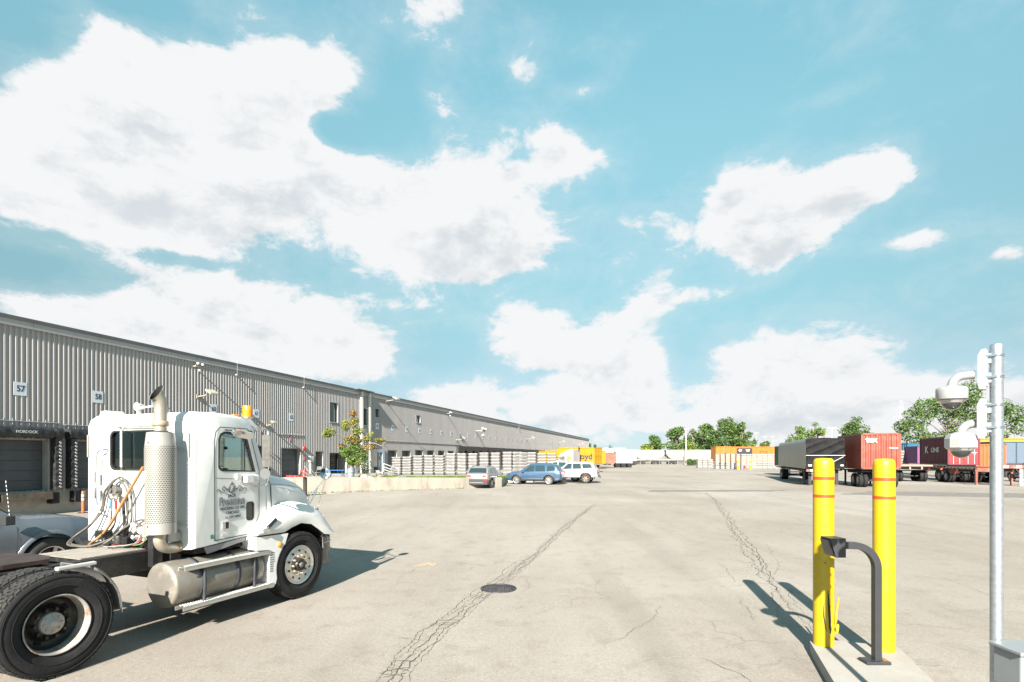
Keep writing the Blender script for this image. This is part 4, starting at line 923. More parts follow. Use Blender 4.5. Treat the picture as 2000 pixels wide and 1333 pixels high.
for yy, sg in ((Y0, 1), (Y1, -1)):
    q = mb(SEAL); ring_poly(q, WINP, yy - sg * .004, yy + sg * .03, .03, 'y'); q.box(2.355, 2.375, yy - .002, yy + .004, 1.99, 2.54); ws = q.build('side_window', truck); mb(SGL).prism(WINP, yy + sg * .016, yy + sg * .02, 'y').build('pane', ws)
q = mb(SGL); q.add([(2.60, Y0 + .12, 2.50), (2.60, Y1 - .12, 2.50), (2.80, Y1 - .12, 2.03), (2.80, Y0 + .12, 2.03)], [(0, 1, 2, 3)]); q.mats = [M('dark_windscreen_glass', (.05, .09, .09), .03, 0, var=0, coat=.5)]; q.build('windscreen', truck)
q = mb(SEAL); ring_poly(q, rrect(2.395, 2.545, 1.29, 1.56, .05), Y0 - .005, Y0 + .03, .018, 'y'); wl_ = q.build('lower_window', truck); mb(M('smoked_lower_glass', (.10, .09, .085), .1, var=.05)).prism(rrect(2.395, 2.545, 1.29, 1.56, .05), Y0 + .012, Y0 + .016, 'y').build('pane', wl_)
MATS['dark_rear_glass'].node_tree.nodes['Principled BSDF'].inputs['IOR'].default_value = 1.12
# seats inside
q = mb(M('grey_seat_fabric', (.06, .065, .07), .9, var=.2)); q.boxr((1.95, .65, 1.75), (.14, .5, .75), (0, -.12, 0)).boxr((2.15, .65, 1.45), (.5, .5, .14)); q.boxr((1.95, 1.75, 1.75), (.14, .5, .75), (0, -.12, 0)).boxr((2.15, 1.75, 1.45), (.5, .5, .14)); q.build('seat', truck, bevel=.03)
# rear posts, corner fairings, grooves, sill details
for yc in (.175, 2.215):
    mb(M('worn_grey_strip', (.30, .29, .27), .5)).box(1.49, 1.497, yc - .014, yc + .014, 2.20, 2.51).build('marker_slot', truck)
q = mb(WHITE)
q.prism([(1.74, 2.60), (1.74, 2.80), (1.79, 2.84), (1.90, 2.83), (1.93, 2.77), (1.78, 2.72)], 1.478, 1.70, 'x'); q.build('antenna_mount', truck, bevel=.01)
RVT = M('rivet_grey', (.58, .57, .54), .5, .3, var=0)
q = mb(RVT)
def rivet(m_, p, d, r=.0065): p = Vector(p); m_.cyl(p, p + Vector(d) * .004, r, r * .7, 6)
for y in (.30, .62, 1.83, 2.10):
    for k in range(11): rivet(q, (1.50, y, 1.2 + k * .13), (-1, 0, 0))
for k in range(14): rivet(q, (1.50, .25 + k * .15, 2.64), (-1, 0, 0))
for k in range(9): rivet(q, (1.93 + k * .055, Y0 + .004, 2.665), (0, -1, 0))
q.build('rivets', truck, kind='stuff')
# door: seam, belt crease, handle, vents, decals
SEAMM = M('seam_shadow_gap', (.03, .03, .03), .8, var=0)
q = mb(SEAMM)
dl_ = [(1.845, 1.09), (1.835, 2.40), (1.86, 2.53), (1.93, 2.60), (2.42, 2.60), (2.47, 2.53), (2.645, 2.0), (2.645, 1.36), (2.52, 1.10)]
for (a, b), (c, d) in zip(dl_, dl_[1:] + dl_[:1]):
    v = Vector((c - a, d - b)); n = Vector((-v.y, v.x)).normalized() * .005; q.prism([(a + n.x, b + n.y), (c + n.x, d + n.y), (c - n.x, d - n.y), (a - n.x, b - n.y)], Y0 - .0025, Y0 + .01, 'y')
q.prism([(1.85, 1.925), (2.64, 1.865), (2.64, 1.861), (1.85, 1.921)], Y0 - .002, Y0 + .01, 'y')
q.build('door_seam', truck)
DX = lambda u, v: (u, v)
q = mb(CHROME); ring_poly(q, rrect(1.965, 2.08, 1.215, 1.325, .015), Y0 - .012, Y0 + .01, .012, 'y'); q.mat(ALU).prism([(1.975, 1.225), (2.02, 1.225), (2.02, 1.315), (1.975, 1.315)], Y0 - .006, Y0 + .004, 'y'); q.mat(SEAMM).prism([(2.022, 1.228), (2.07, 1.228), (2.07, 1.312), (2.022, 1.312)], Y0 - .004, Y0 + .004, 'y'); q.build('door_handle', truck)
mb(CHROME).prism(rrect(1.965, 2.09, 1.13, 1.165, .008), Y0 - .008, Y0 + .002, 'y').build('door_badge', truck)
mb(M('green_inspection_sticker', (.02, .30, .16), .5, var=.3, scale=40)).prism([(1.775, 1.12), (1.825, 1.12), (1.825, 1.175), (1.775, 1.175)], Y0 - .0022, Y0, 'y').build('sticker', truck)
INK = M('black_door_lettering', (.05, .055, .065), .6, var=0); INKG = M('grey_door_lettering', (.22, .23, .25), .6, var=0)
YT = Y0 - .003
XD, ZD = (1, 0, 0), (0, 0, 1)
def dt(body, size, x, z, mat=INK, **k): put_text(body, size, mat, (x, YT, z), XD, ZD, truck, **k)
dt('JACK', .062, 2.135, 1.668, bold=.0005)
dt('Freeman', .150, 2.14, 1.59, mat=INK, bold=.007, sx=.86, extrude=.001); put_text('Freeman', .150, M('pale_lettering_fill', (.30, .31, .33), .6, var=0), (2.14, YT - .0015, 1.59), XD, ZD, truck, bold=.002, sx=.86, extrude=.0008)
dt('TRUCKING CO. INC.', .058, 2.15, 1.497, sx=.86); dt('CHICAGO', .055, 2.15, 1.436, sx=.9); dt('U.S. DOT 190757', .045, 2.15, 1.373, shear=.3, sx=.82)
q = mb(INKG); q.prism([(2.135, 1.865), (2.20, 1.775), (2.135, 1.705), (2.07, 1.775)], YT - .001, YT + .001, 'y').build('emblem', truck)
put_text('JF', .085, M('white_truck_paint', (.8, .8, .78)), (2.135, YT - .0025, 1.775), XD, ZD, truck, sx=.8, bold=.002, extrude=.0005)
q = mb(INK)
for sg in (-1, 1):
    P_ = [(2.135, 1.70), (2.135 + sg * .05, 1.725), (2.135 + sg * .09, 1.75), (2.135 + sg * .13, 1.80), (2.135 + sg * .165, 1.79), (2.135 + sg * .165, 1.755), (2.135 + sg * .135, 1.75), (2.135 + sg * .14, 1.725), (2.135 + sg * .185, 1.735), (2.135 + sg * .225, 1.765), (2.135 + sg * .26, 1.755), (2.135 + sg * .25, 1.735)]
    q.tube([(x, YT, z) for x, z in P_], .0035, 5); q.tube([(2.135 + sg * .03, YT, 1.715), (2.135 + sg * .06, YT, 1.76), (2.135 + sg * .085, YT, 1.765), (2.135 + sg * .08, YT, 1.735)], .003, 5)
q.build('scrollwork', truck)
# mirror brackets on the door, white covers
q = mb(WHITE); q.prism([(2.20, 1.88), (2.20, 1.965), (2.30, 1.955)], Y0 - .03, Y0, 'y').box(2.325, 2.47, Y0 - .09, Y0, 1.835, 1.95).box(2.47, 2.60, Y0 - .06, Y0, 1.82, 1.94).build('mirror_bracket_cover', truck, bevel=.012)
# sun visor mirror above the side window
q = mb(CHROME); R_ = Matrix.Translation((2.19, Y0 - .14, 2.515)) @ Euler((.5, .12, 0)).to_matrix().to_4x4(); q.prism(rrect(-.17, .19, -.05, .05, .035), -.02, .02, 'y', R_); q.build('door_mirror', truck, bevel=.008)
mb(DARKM).tube([(2.02, Y0, 2.57), (2.08, Y0 - .1, 2.56), (2.4, Y0 - .1, 2.56), (2.46, Y0, 2.57)], .01, 6).build('mirror_arm', truck)
# west coast mirror
q = mb(CHROME); q.prism(rrect(2.355, 2.47, 2.06, 2.51, .03), -.29, -.25, 'y', Matrix.Translation((2.41, -.27, 0)) @ Matrix.Rotation(-.75, 4, 'Z') @ Matrix.Translation((-2.41, .27, 0))); q.mats = [M('dusty_mirror_back', (.30, .28, .25), .4, .8, var=.25, scale=14)]; q.build('side_mirror', truck, bevel=.01)
q = mb(CHROME); q.prism(arc(2.40, 1.965, .075, 0, 345, 22), -.28, -.25, 'y', Matrix.Translation((2.41, -.27, 0)) @ Matrix.Rotation(-.75, 4, 'Z') @ Matrix.Translation((-2.41, .27, 0)) @ Matrix.Translation((0, 0, 0))); q.build('convex_mirror', truck, bevel=.006)
q = mb(CHROME); q.tube([(2.60, Y0, 2.62), (2.50, -.12, 2.60), (2.46, -.26, 2.56), (2.45, -.28, 2.3), (2.45, -.28, 1.90), (2.47, -.18, 1.80), (2.56, Y0, 1.77)], .012, 8); q.build('mirror_bracket', truck)
mb(DARKM).cyl((2.46, -.30, 2.33), (2.46, -.24, 2.33), .022, n=10).cyl((2.46, -.30, 2.02), (2.46, -.24, 2.02), .022, n=10).build('mirror_clamp', truck)
# roof: beacon, lamps, horns
bc = (2.60, .42)
mb(M('amber_beacon_lens', (.95, .28, .01), .25, var=.08, scale=30, coat=.6)).lathe([(0, 2.955), (.062, 2.953), (.066, 2.945), (.064, 2.90), (.070, 2.885), (.066, 2.87), (.071, 2.80), (.066, 2.785)], 28, Matrix.Translation((bc[0], bc[1], 0))).build('beacon', truck)
mb(CHROME).lathe([(.07, 2.787), (.072, 2.77), (.03, 2.765), (.03, 2.72), (.045, 2.715)], 20, Matrix.Translation((bc[0], bc[1], 0))).tube([(2.60, .42, 2.72), (2.64, .36, 2.68), (2.57, .30, 2.64)], .014, 8).build('beacon_stand', truck)
mb(SEAL).tube([(2.62, .42, 2.70), (2.70, .35, 2.70), (2.73, .30, 2.62), (2.70, .22, 2.50), (2.66, .16, 2.30)], .006, 6).build('beacon_cable', truck)
q = mb(WHITE); q.prism([(2.35, 2.70), (2.36, 2.77), (2.55, 2.755), (2.70, 2.64), (2.70, 2.57), (2.62, 2.60)], .20, 2.20, 'y'); q.build('sun_visor', truck, bevel=.015)
for y in (.45, 1.2, 1.95): mb(M('amber_marker', (.75, .25, .03), .3, var=0, coat=.5)).boxr((2.42, y, 2.80), (.10, .06, .03)).build('roof_marker', truck, bevel=.01)
q = mb(M('white_lamp_shell', (.78, .78, .76), .3, var=.02)); q.cyl((1.56, 1.28, 2.885), (1.66, 1.28, 2.885), .055, .03, 16).box(1.57, 1.60, 1.27, 1.29, 2.78, 2.85); q.cyl((1.60, 1.24, 2.87), (1.60, .95, 2.885), .012, n=8); q.build('work_lamp', truck)
q = mb(CHROME); q.cyl((1.575, .93, 2.905), (1.66, .92, 2.905), .058, .02, 20).box(1.60, 1.62, .92, .94, 2.78, 2.86); q.build('work_lamp', truck)
q = mb(M('blue_lamp_face', (.10, .25, .50), .1, var=0, coat=1)); q.cyl((1.570, .93, 2.905), (1.574, .93, 2.905), .052, n=20).build('work_lamp_lens', truck)
mb(SEAL).tube([(1.60, .93, 2.80), (1.60, .82, 2.86), (1.60, .72, 2.86), (1.60, .62, 2.79)], .007, 6).build('lamp_cable', truck)
# ---- hood, loft of sections
HX = [2.80, 2.95, 3.15, 3.35, 3.6, 3.8, 3.92, 4.0]
HTp = [1.94, 1.93, 1.915, 1.88, 1.80, 1.70, 1.60, 1.48]; HYS = [.262, .272, .31, .35, .39, .43, .47, .53]; HB = [1.10, 1.10, 1.12, 1.14, 1.14, 1.14, 1.1, 1.05]
rings = []
for x, zt, ys_, zb in zip(HX, HTp, HYS, HB):
    r = []
    half = [(ys_, zb), (ys_ - .005, lerp(zb, zt, .5)), (ys_ + .005, zt - .20), (ys_ + .03, zt - .10), (ys_ + .11, zt - .025), (ys_ + .25, zt), (1.2, zt + .05)]
    for y, z in half: r.append((x, y, z))
    for y, z in reversed(half[:-1]): r.append((x, 2 * 1.2 - y, z))
    rings.append(r)
q = mb(WHITE); q.loft(rings, False, True); q.add(rings[-1], [tuple(range(len(rings[-1])))]); hood = q.build('hood', truck)
q = mb(SEAMM)
q.tube([(2.88, .266, 1.14), (2.90, .262, 1.30), (2.885, .262, 1.7), (2.87, .270, 1.82), (2.83, .352, 1.91), (2.80, .44, 1.935)], .0075, 6); q.tube([(2.90, .270, 1.79), (3.25, .332, 1.76), (3.6, .392, 1.68), (3.9, .462, 1.50)], .003, 5)
q.build('hood_seal', truck)
mb(M('grille_dark', (.03, .03, .03), .5)).box(3.985, 4.02, .62, 1.78, .95, 1.42).build('grille', truck)
# fender
def fender(mir):
    f_ = lambda y: (TW - y) if mir else y
    out = [(2.42, 1.14), (2.60, 1.25), (2.85, 1.42), (3.07, 1.49), (3.29, 1.495), (3.50, 1.45), (3.68, 1.36), (3.86, 1.18), (4.0, .96)]
    inn = [(2.42, 1.08), (2.70, 1.075), (2.93, 1.07), (3.06, 1.12), (3.26, 1.17), (3.48, 1.13), (3.64, 1.03), (3.78, .93), (3.95, .90)]
    rings = []
    for (xo, zo), (xi, zi) in zip(out, inn):
        k = min(1, (zo - zi) / .3)
        rings.append([(xi, f_(.03), zi), (lerp(xi, xo, .35), f_(.0), lerp(zi, zo, .35)), (lerp(xi, xo, .7), f_(.02), lerp(zi, zo, .72)), (lerp(xi, xo, .93), f_(.07), lerp(zi, zo, .92)), (xo, f_(.16), zo), (xo, f_(.30), zo + .01), (xo - .02, f_(.42), zo + .0), (xo - .02, f_(.56), zo - .10)])
    q = mb(WHITE); q.loft(rings, False, True); q.add(rings[-1], [tuple(range(8))]); q.add(rings[0], [tuple(range(8))]); o = q.build('fender', truck)
    q = mb(BLACK)
    arc_ = [(2.93, .70)] + inn[2:8] + [(3.80, .70)]
    q.loft([[(x, f_(.05), z + .004), (x, f_(.62), z + .004)] for x, z in arc_], False, True); q.box(2.9, 3.8, min(f_(.62), f_(.63)), max(f_(.62), f_(.63)), .7, 1.2); q.build('wheel_well', truck)
fender(False); fender(True)
# hood latch
mb(CHROME).tube([(2.50, -.01, 1.13), (2.58, -.02, 1.19)], .014, 6).boxr((2.55, -.01, 1.145), (.10, .03, .05), (0, .3, 0)).mat(SEAL).boxr((2.66, -.0, 1.235), (.19, .03, .04), (0, -.62, 0)).build('hood_latch', truck)
# fairing behind the front wheel
fpoly = [(2.38, 1.07), (2.90, 1.06), (2.80, .72), (2.72, .30), (2.62, .28), (2.60, .33), (2.60, .84), (2.40, .86)]
fpoly = [(2.40, 1.06), (3.00, 1.045), (2.86, .70), (2.76, .34), (2.72, .29), (2.64, .29), (2.64, .85), (2.42, .87)]
for ya, yb in ((.03, .36), (2.04, 2.37)):
    mb(WHITE).prism(fpoly, ya, yb, 'y').build('side_fairing', truck, bevel=.02, seg=3)
mb(M('amber_marker', (.75, .25, .03), .3, var=0, coat=.5)).lathe([(0, .03), (.03, .024), (.042, .006), (.045, 0)], 20, Matrix.Translation((2.83, .03, .90)) @ Euler((PI / 2, 0, 0)).to_matrix().to_4x4()).build('turn_signal', truck)
PERF = mb(SEAMM)
for i in range(4):
    for j in range(9 if i < 3 else 5):
        PERF.boxr((2.655 + i * .022, .028, .80 - j * .033), (.011, .004, .012))
PERF.build('fairing_perforation', truck, kind='stuff')
# bumper
q = mb(M('bronze_grey_bumper', (.19, .165, .14), .35, .6, var=.1, dirt=(.08, .07, .06), damt=.4))
pl_ = [(3.80, .10), (3.93, .06), (4.06, .16), (4.16, .45), (4.18, 1.2), (4.16, 1.95), (4.06, 2.24), (3.93, 2.34), (3.80, 2.30)]
rings = [[(x - (.0 if z > .5 else .04), y, z) for x, y in pl_] for z in (.42, .47, .62, .84, .90)]
q.loft(rings, False, True); o = q.build('bumper', truck); md = o.modifiers.new('s', 'SOLIDIFY'); md.thickness = .03
mb(CHROME).tube([(3.80, .09, .78), (3.95, .05, .79), (4.08, .17, .79)], .007, 6).box(3.76, 3.80, .06, .20, .70, .88).build('bumper_trim', truck)
mb(M('headlamp_glass', (.6, .62, .62), .08, .3, var=0, coat=1)).boxr((4.02, .38, 1.10), (.10, .28, .22), (0, 0, -.4)).boxr((4.02, 2.02, 1.10), (.10, .28, .22), (0, 0, .4)).build('headlight', truck, bevel=.02)
# hood mirrors (convex, on tripod rods)
def hood_mirror(mir):
    f_ = lambda y: (TW - y) if mir else y
    c = Vector((3.88, f_(.10), 1.925))
    mb(M('blue_mirror_glass', (.62, .72, .80), .02, 1.0, var=0)).lathe([(0, .02), (.05, .017), (.092, .004)], 28, Matrix.Translation(c) @ Euler((0, -PI / 2, .25 if not mir else -.25)).to_matrix().to_4x4()).build('mirror_glass', truck)
    mb(SEAL).lathe([(.092, .0), (.099, .006), (.10, -.004), (.06, -.03), (0, -.035)], 28, Matrix.Translation(c) @ Euler((0, -PI / 2, .25 if not mir else -.25)).to_matrix().to_4x4()).build('hood_mirror', truck)
    mb(CHROME).tube([c + Vector((.03, 0, -.06)), Vector((3.80, f_(.30), 1.60)), Vector((3.74, f_(.36), 1.50))], .008, 6, sub=1).tube([Vector((3.83, f_(.22), 1.68)), Vector((3.66, f_(.22), 1.44))], .012, 6, sub=1).tube([c + Vector((.03, 0, -.05)), Vector((3.80, f_(.16), 1.45)), Vector((3.78, f_(.18), 1.32))], .008, 6, sub=1).mat(SEAL).cyl((3.78, f_(.18), 1.35), (3.77, f_(.18), 1.29), .018, n=8).build('mirror_tripod', truck)
hood_mirror(False); hood_mirror(True)
# ---- tank, steps
TC = (.34, .605)
q = mb(DULLALU); mt_ = Matrix.Translation((0, TC[0], TC[1])) @ Euler((0, PI / 2, 0)).to_matrix().to_4x4()
q.lathe([(0, 1.235), (.20, 1.24), (.262, 1.25), (.278, 1.262), (.284, 1.285), (.284, 2.56), (.27, 2.585), (0, 2.60)], 64, mt_); q.build('fuel_tank', truck)
STRAP = M('dark_rubber_strap', (.04, .045, .055), .5, var=.3)
for x in (1.58, 2.12, 2.42): mb(STRAP).lathe([(.2855, x), (.292, x), (.292, x + .055), (.2855, x + .055)], 48, mt_).build('tank_strap', truck)
mb(DARKM).cyl((2.25, .40, .875), (2.25, .40, .93), .05, n=14).boxr((2.17, .36, .90), (.14, .12, .02), (.2, 0, 0)).build('filler_cap', truck)
mb(DARKM).box(1.60, 1.68, .32, .78, .29, .36).box(1.56, 1.70, .60, .80, .36, 1.0).build('tank_bracket', truck); mb(DARKM).box(2.40, 2.48, .32, .78, .29, .36).box(2.36, 2.50, .60, .80, .36, 1.0).build('tank_bracket', truck)
def step(z, x0, x1, ya, yb, rows, nm='step'):
    q = mb(ALU); q.box(x0, x1, ya, yb, z - .018, z); q.box(x0, x1, ya, ya + .012, z - .055, z - .018); q.box(x0, x1, yb - .012, yb, z - .055, z - .018); o = q.build(nm, truck, bevel=.004)
    h = mb(SEAMM); g_ = mb(M('bright_grip_edge', (.75, .73, .68), .4, .6, var=.1))
    n = int((x1 - x0 - .06) / .034)
    for i in range(n):
        for j in range(rows):
            x = x0 + .04 + i * .034 + (.017 if j % 2 else 0); y = lerp(ya, yb, (j + .7) / (rows + .4)); h.lathe([(.0, .0006), (.0085, .0006)], 8, Matrix.Translation((x, y, z))); g_.lathe([(.0085, .0), (.0100, .004), (.0115, 0)], 8, Matrix.Translation((x, y, z)))
    h.build('step_holes', o, kind='stuff'); g_.build('grip_teeth', o, kind='stuff')
step(.845, 1.33, 2.66, .02, .14, 2); step(.365, 1.29, 2.70, .00, .15, 4)
mb(STRAP).tube([(1.62, .06, .84), (1.62, .045, .6), (1.62, .06, .35)], .022, 6).tube([(2.40, .06, .84), (2.40, .05, .6), (2.40, .06, .35)], .02, 6).build('step_bracket', truck)
# under-cab bits
mb(DARKM).box(1.66, 2.46, .30, .75, .93, 1.03).box(1.45, 2.8, .86, 1.56, .62, 1.2).box(2.9, 3.9, .8, 1.6, .9, 1.5).build('engine_block', truck)
mb(M('grey_kick_panel', (.25, .25, .26), .5, .3, var=.1)).prism([(1.76, .93), (2.34, 1.02), (2.34, 1.06), (1.72, 1.02)], .17, .20, 'y').build('kick_panel', truck)
q = mb(BLACK)
for k in range(5): q.tube([(2.1 + k * .05, .5, .96), (2.25 + k * .04, .25 + k * .04, .95 + .03 * (k % 3)), (2.45, .45, 1.0)], .010, 5)
q.build('air_lines', truck)
# ---- exhaust
EX = (1.235, .32)
mE = Matrix.Translation((EX[0], EX[1], 0))
EXM = M('heat_stained_steel', (.36, .33, .28), .42, .6, var=.15, scale=5, dirt=(.40, .30, .2), damt=.5, dscale=3)
mb(M('slot_shade_muffler', (.05, .045, .04), .7, .3, var=.3)).lathe([(.142, 1.28), (.145, 1.35), (.145, 2.40), (.142, 2.50), (.08, 2.52)], 32, mE).build('muffler', truck)  # muffler coloured dark to put shade behind the shield's slots
# stack pipe with a slanted, curved tip
q = mb(EXM); n = 28; rings = []
for z in (2.50, 2.80, 2.95): rings.append([(EX[0] + .074 * math.cos(2 * PI * i / n), EX[1] + .074 * math.sin(2 * PI * i / n), z) for i in range(n)])
rings[2] = [(x - .015, y, z - .06) for x, y, z in rings[2]]; rings.append([(EX[0] - .055 + .070 * math.cos(2 * PI * i / n), EX[1] + .078 * math.sin(2 * PI * i / n), 2.99 + .095 * math.cos(2 * PI * i / n)) for i in range(n)])
q.loft(rings, True, True); inner = [[(lerp(EX[0] - (.055 if k == 3 else 0), x, .94), lerp(EX[1], y, .94), z) for x, y, z in r] for k, r in enumerate(rings)]
q.mat(M('exhaust_soot', (.006, .006, .006), .95, var=0)); q.loft(inner[1:], True, True); q.add([v for v in inner[1]], [tuple(range(n))]); q.mat(EXM); q.loft([rings[3], inner[3]], True, True)
q.build('exhaust_stack', truck)
mb(M('tan_pipe_clamp', (.50, .40, .28), .5, .4, var=.2)).lathe([(.082, 2.58), (.088, 2.585), (.088, 2.64), (.082, 2.645)], 28, mE).boxr((EX[0] - .03, EX[1] + .10, 2.62), (.04, .05, .07)).build('stack_clamp', truck)
# perforated heat shield: an arc of sheet with slots, open at the back
SH = M('dull_white_shield', (.34, .33, .305), .42, .2, var=.05, dirt=(.42, .36, .26), damt=.4, dscale=4)
a0, a1 = math.radians(112), math.radians(322)      # faces rearwards and to the right
def sh_r(z): return .172 if z < 2.3 else lerp(.172, .15, (z - 2.3) / .2)
def shp(a, z, dr_=0):
    r = sh_r(z) + dr_; k = lerp(0, .0, 0); return (EX[0] + r * math.cos(a) * 1.0, EX[1] + r * math.sin(a), z)
q = mb(SH); NA = 36
# solid bands top and bottom
for zs in ((1.26, 1.30, 1.385), (2.335, 2.40, 2.50)):
    q.loft([[shp(lerp(a0, a1, i / NA), z) for i in range(NA + 1)] for z in zs], False, True)
# slotted middle: rows of sheet bars with staggered bridges
ROWS = 40; zlo, zhi = 1.385, 2.335; rh = (zhi - zlo) / ROWS; CA = 22
for r_ in range(ROWS):
    za = zlo + r_ * rh; zb_ = za + rh * .55
    q.loft([[shp(lerp(a0, a1, i / NA), z) for i in range(NA + 1)] for z in (za, zb_)], False, True)
    for c in range(CA + 1):
        u = (c + (.5 if r_ % 2 else 0)) / CA; 
        if u > 1: continue
        ua, ub = max(0, u - .010), min(1, u + .010)
        q.add([shp(lerp(a0, a1, ua), zb_), shp(lerp(a0, a1, ub), zb_), shp(lerp(a0, a1, ub), za + rh), shp(lerp(a0, a1, ua), za + rh)], [(0, 1, 2, 3)], True)
q.build('heat_shield', truck)
mb(SEAMM).cyl(shp(a0 + 1.3, 1.36, .003), shp(a0 + 1.3, 1.36, .008), .008, n=8).cyl(shp(a0 + 1.3, 2.37, .003), shp(a0 + 1.3, 2.37, .008), .008, n=8).build('shield_bolt', truck)
q = mb(EXM); q.tube([(EX[0], EX[1], 1.28), (EX[0] - .02, EX[1], 1.18), (EX[0] + .03, EX[1] + .01, 1.09), (EX[0] + .14, EX[1] + .02, 1.055), (1.55, EX[1] + .03, 1.06), (1.75, EX[1] + .1, 1.08)], .066, 16); q.build('exhaust_elbow', truck)
mb(M('rust_band', (.40, .19, .07), .8, var=.3)).tube([(1.43, EX[1] + .026, 1.057), (1.455, EX[1] + .028, 1.058)], .073, 16, sub=1).build('elbow_clamp', truck)
mb(DARKM).box(1.33, 1.45, .60, .70, .80, 1.50).box(1.33, 1.38, .40, .62, 1.30, 1.36).box(1.33, 1.38, .42, .62, 2.3, 2.36).box(1.35, 1.43, .58, .66, 1.50, 2.55).build('stack_post', truck)
mb(WM2).boxr((1.42, .35, 1.19), (.2, .08, .12)).build('elbow_bracket', truck, bevel=.01)
# ---- back of the cab: grab handle, rail, spring, hoses
X = 1.44
mb(CHROME).tube([(1.5, 1.77, 2.31), (1.43, 1.80, 2.29), (1.42, 1.885, 2.20), (1.42, 1.885, 1.60), (1.43, 1.80, 1.42), (1.5, 1.77, 1.40)], .013, 8).build('grab_handle', truck)
for z in (1.70, 1.92): mb(DARKM).boxr((1.43, 1.925, z), (.03, .035, .15)).build('grip_plate', truck, bevel=.01)
mb(ALU).tube([(1.46, 1.56, 2.605), (1.46, .62, 2.60)], .009, 8, sub=1).cyl((1.5, 1.50, 2.605), (1.46, 1.50, 2.605), .012, n=8).cyl((1.5, .66, 2.60), (1.46, .66, 2.60), .012, n=8).build('hose_rail', truck)
q = mb(M('white_coil_spring', (.72, .71, .68), .4, .2, var=.05))
q.tube([(X + .013 * math.cos(k * 1.1), 1.40 + .016 * math.sin(k * 1.1), lerp(2.54, 2.06, k / 150)) for k in range(151)], .0058, 5, sub=1); q.mat(CHROME).tube([(X, 1.40 + .04 * math.cos(t), 2.59 + .045 * math.sin(t)) for t in [k * .5 for k in range(13)]], .004, 5, sub=1).tube([(X, 1.40, 2.06), (X, 1.41, 1.97)], .006, 5, sub=1).build('hose_spring', truck)
HOSE = M('dusty_black_hose', (.10, .088, .075), .6, var=.2, scale=14)
def hose(pts, r=.0135, m_=HOSE, nm='air_hose', dx=0.0): mb(m_).tube([(X + dx + (p[2] if len(p) > 2 else 0), p[0], p[1]) for p in pts], r, 8).build(nm, truck)
hose([(1.41, 1.93), (1.55, 1.885), (1.64, 1.82), (1.76, 1.71), (1.82, 1.49), (1.98, 1.26, -.05), (2.13, 1.13, -.12), (2.10, 1.05, -.22), (1.90, 1.035, -.3), (1.60, 1.035, -.3), (1.38, 1.08, -.2), (1.26, 1.24, -.08), (1.1, 1.35), (.92, 1.37), (.80, 1.28)], .015)
hose([(1.41, 1.93), (1.52, 1.87), (1.60, 1.80), (1.70, 1.65), (1.78, 1.45), (1.92, 1.26, -.08), (2.04, 1.13, -.18), (1.95, 1.05, -.32), (1.70, 1.04, -.36), (1.48, 1.05, -.3), (1.33, 1.15, -.1), (1.22, 1.28), (1.05, 1.33), (.9, 1.2)], .013, dx=-.02)
hose([(1.41, 1.93), (1.33, 1.89), (1.25, 1.80), (1.20, 1.68), (1.19, 1.5), (1.22, 1.3), (1.35, 1.1, -.05)], .014)
hose([(1.41, 1.92), (1.30, 1.83), (1.23, 1.72), (1.22, 1.5), (1.26, 1.3), (1.42, 1.12, -.08)], .012, dx=-.03)
hose([(1.61, 1.50), (1.61, 1.42), (1.63, 1.30), (1.72, 1.20), (1.80, 1.12, -.03), (1.72, 1.06, -.1)], .012)
hose([(1.51, 1.50), (1.51, 1.42), (1.54, 1.30), (1.64, 1.20), (1.70, 1.12, -.03), (1.6, 1.06, -.1)], .012)
hose([(.88, 2.07, -.05), (1.03, 1.88, -.06), (1.20, 1.67, -.07), (1.45, 1.37, -.07), (1.66, 1.18, -.06), (1.78, 1.08, -.1), (1.74, 1.03, -.2)], .018, M('orange_brown_hose', (.42, .20, .07), .55, var=.15, scale=12, dirt=(.10, .07, .05), damt=.5, dscale=3))
for y, c_, nm in ((1.61, M('blue_glad_hand', (.05, .18, .55), .4), 'blue_grip'), (1.51, RED, 'red_grip')):
    mb(c_).cyl((X, y, 1.50), (X, y, 1.61), .016, n=10).build(nm, truck); mb(ALU).lathe([(0, .02), (.035, .015), (.04, -.01), (.02, -.03)], 14, Matrix.Translation((X, y, 1.65)) @ Euler((0, -PI / 2, 0)).to_matrix().to_4x4()).cyl((X, y, 1.61), (X, y, 1.65), .012, n=8).build('glad_hand', truck)
mb(M('brass', (.45, .30, .10), .4, .8)).cyl((X, 1.61, 1.47), (X, 1.61, 1.50), .013, n=8).cyl((X, 1.51, 1.47), (X, 1.51, 1.50), .013, n=8).build('brass_fitting', truck)
q = mb(M('cast_iron_grey', (.16, .155, .14), .6, .4, var=.3, scale=30)); q.boxr((1.47, 1.56, 1.74), (.06, .16, .10)); q.boxr((1.46, 1.56, 1.80), (.05, .10, .05)); q.cyl((1.42, 1.62, 1.75), (1.5, 1.62, 1.75), .035, n=12).cyl((1.42, 1.50, 1.75), (1.5, 1.50, 1.75), .035, n=12).cyl((1.43, 1.47, 1.66), (1.43, 1.47, 1.70), .02, n=8); q.build('glad_hand_bracket', truck, bevel=.008)
mb(DARKM).tube([(1.45, 1.34, 1.16), (1.45, 1.37, 1.50), (1.46, 1.40, 1.66)], .02, 8).build('corrugated_conduit', truck)
q = mb(M('valve_alloy', (.55, .53, .49), .45, .7, var=.2)); rr = random.Random(2)
for _ in range(16): q.boxr((1.40 + rr.uniform(-.06, .05), .95 + rr.uniform(-.14, .12), 1.22 + rr.uniform(-.10, .10)), (.04, .05, .04), (rr.random(), rr.random(), rr.random()))
for _ in range(8): c = Vector((1.40, .95 + rr.uniform(-.14, .12), 1.22 + rr.uniform(-.1, .1))); q.cyl(c, c + Vector((-.03, rr.uniform(-.04, .04), .05)), .018, n=8)
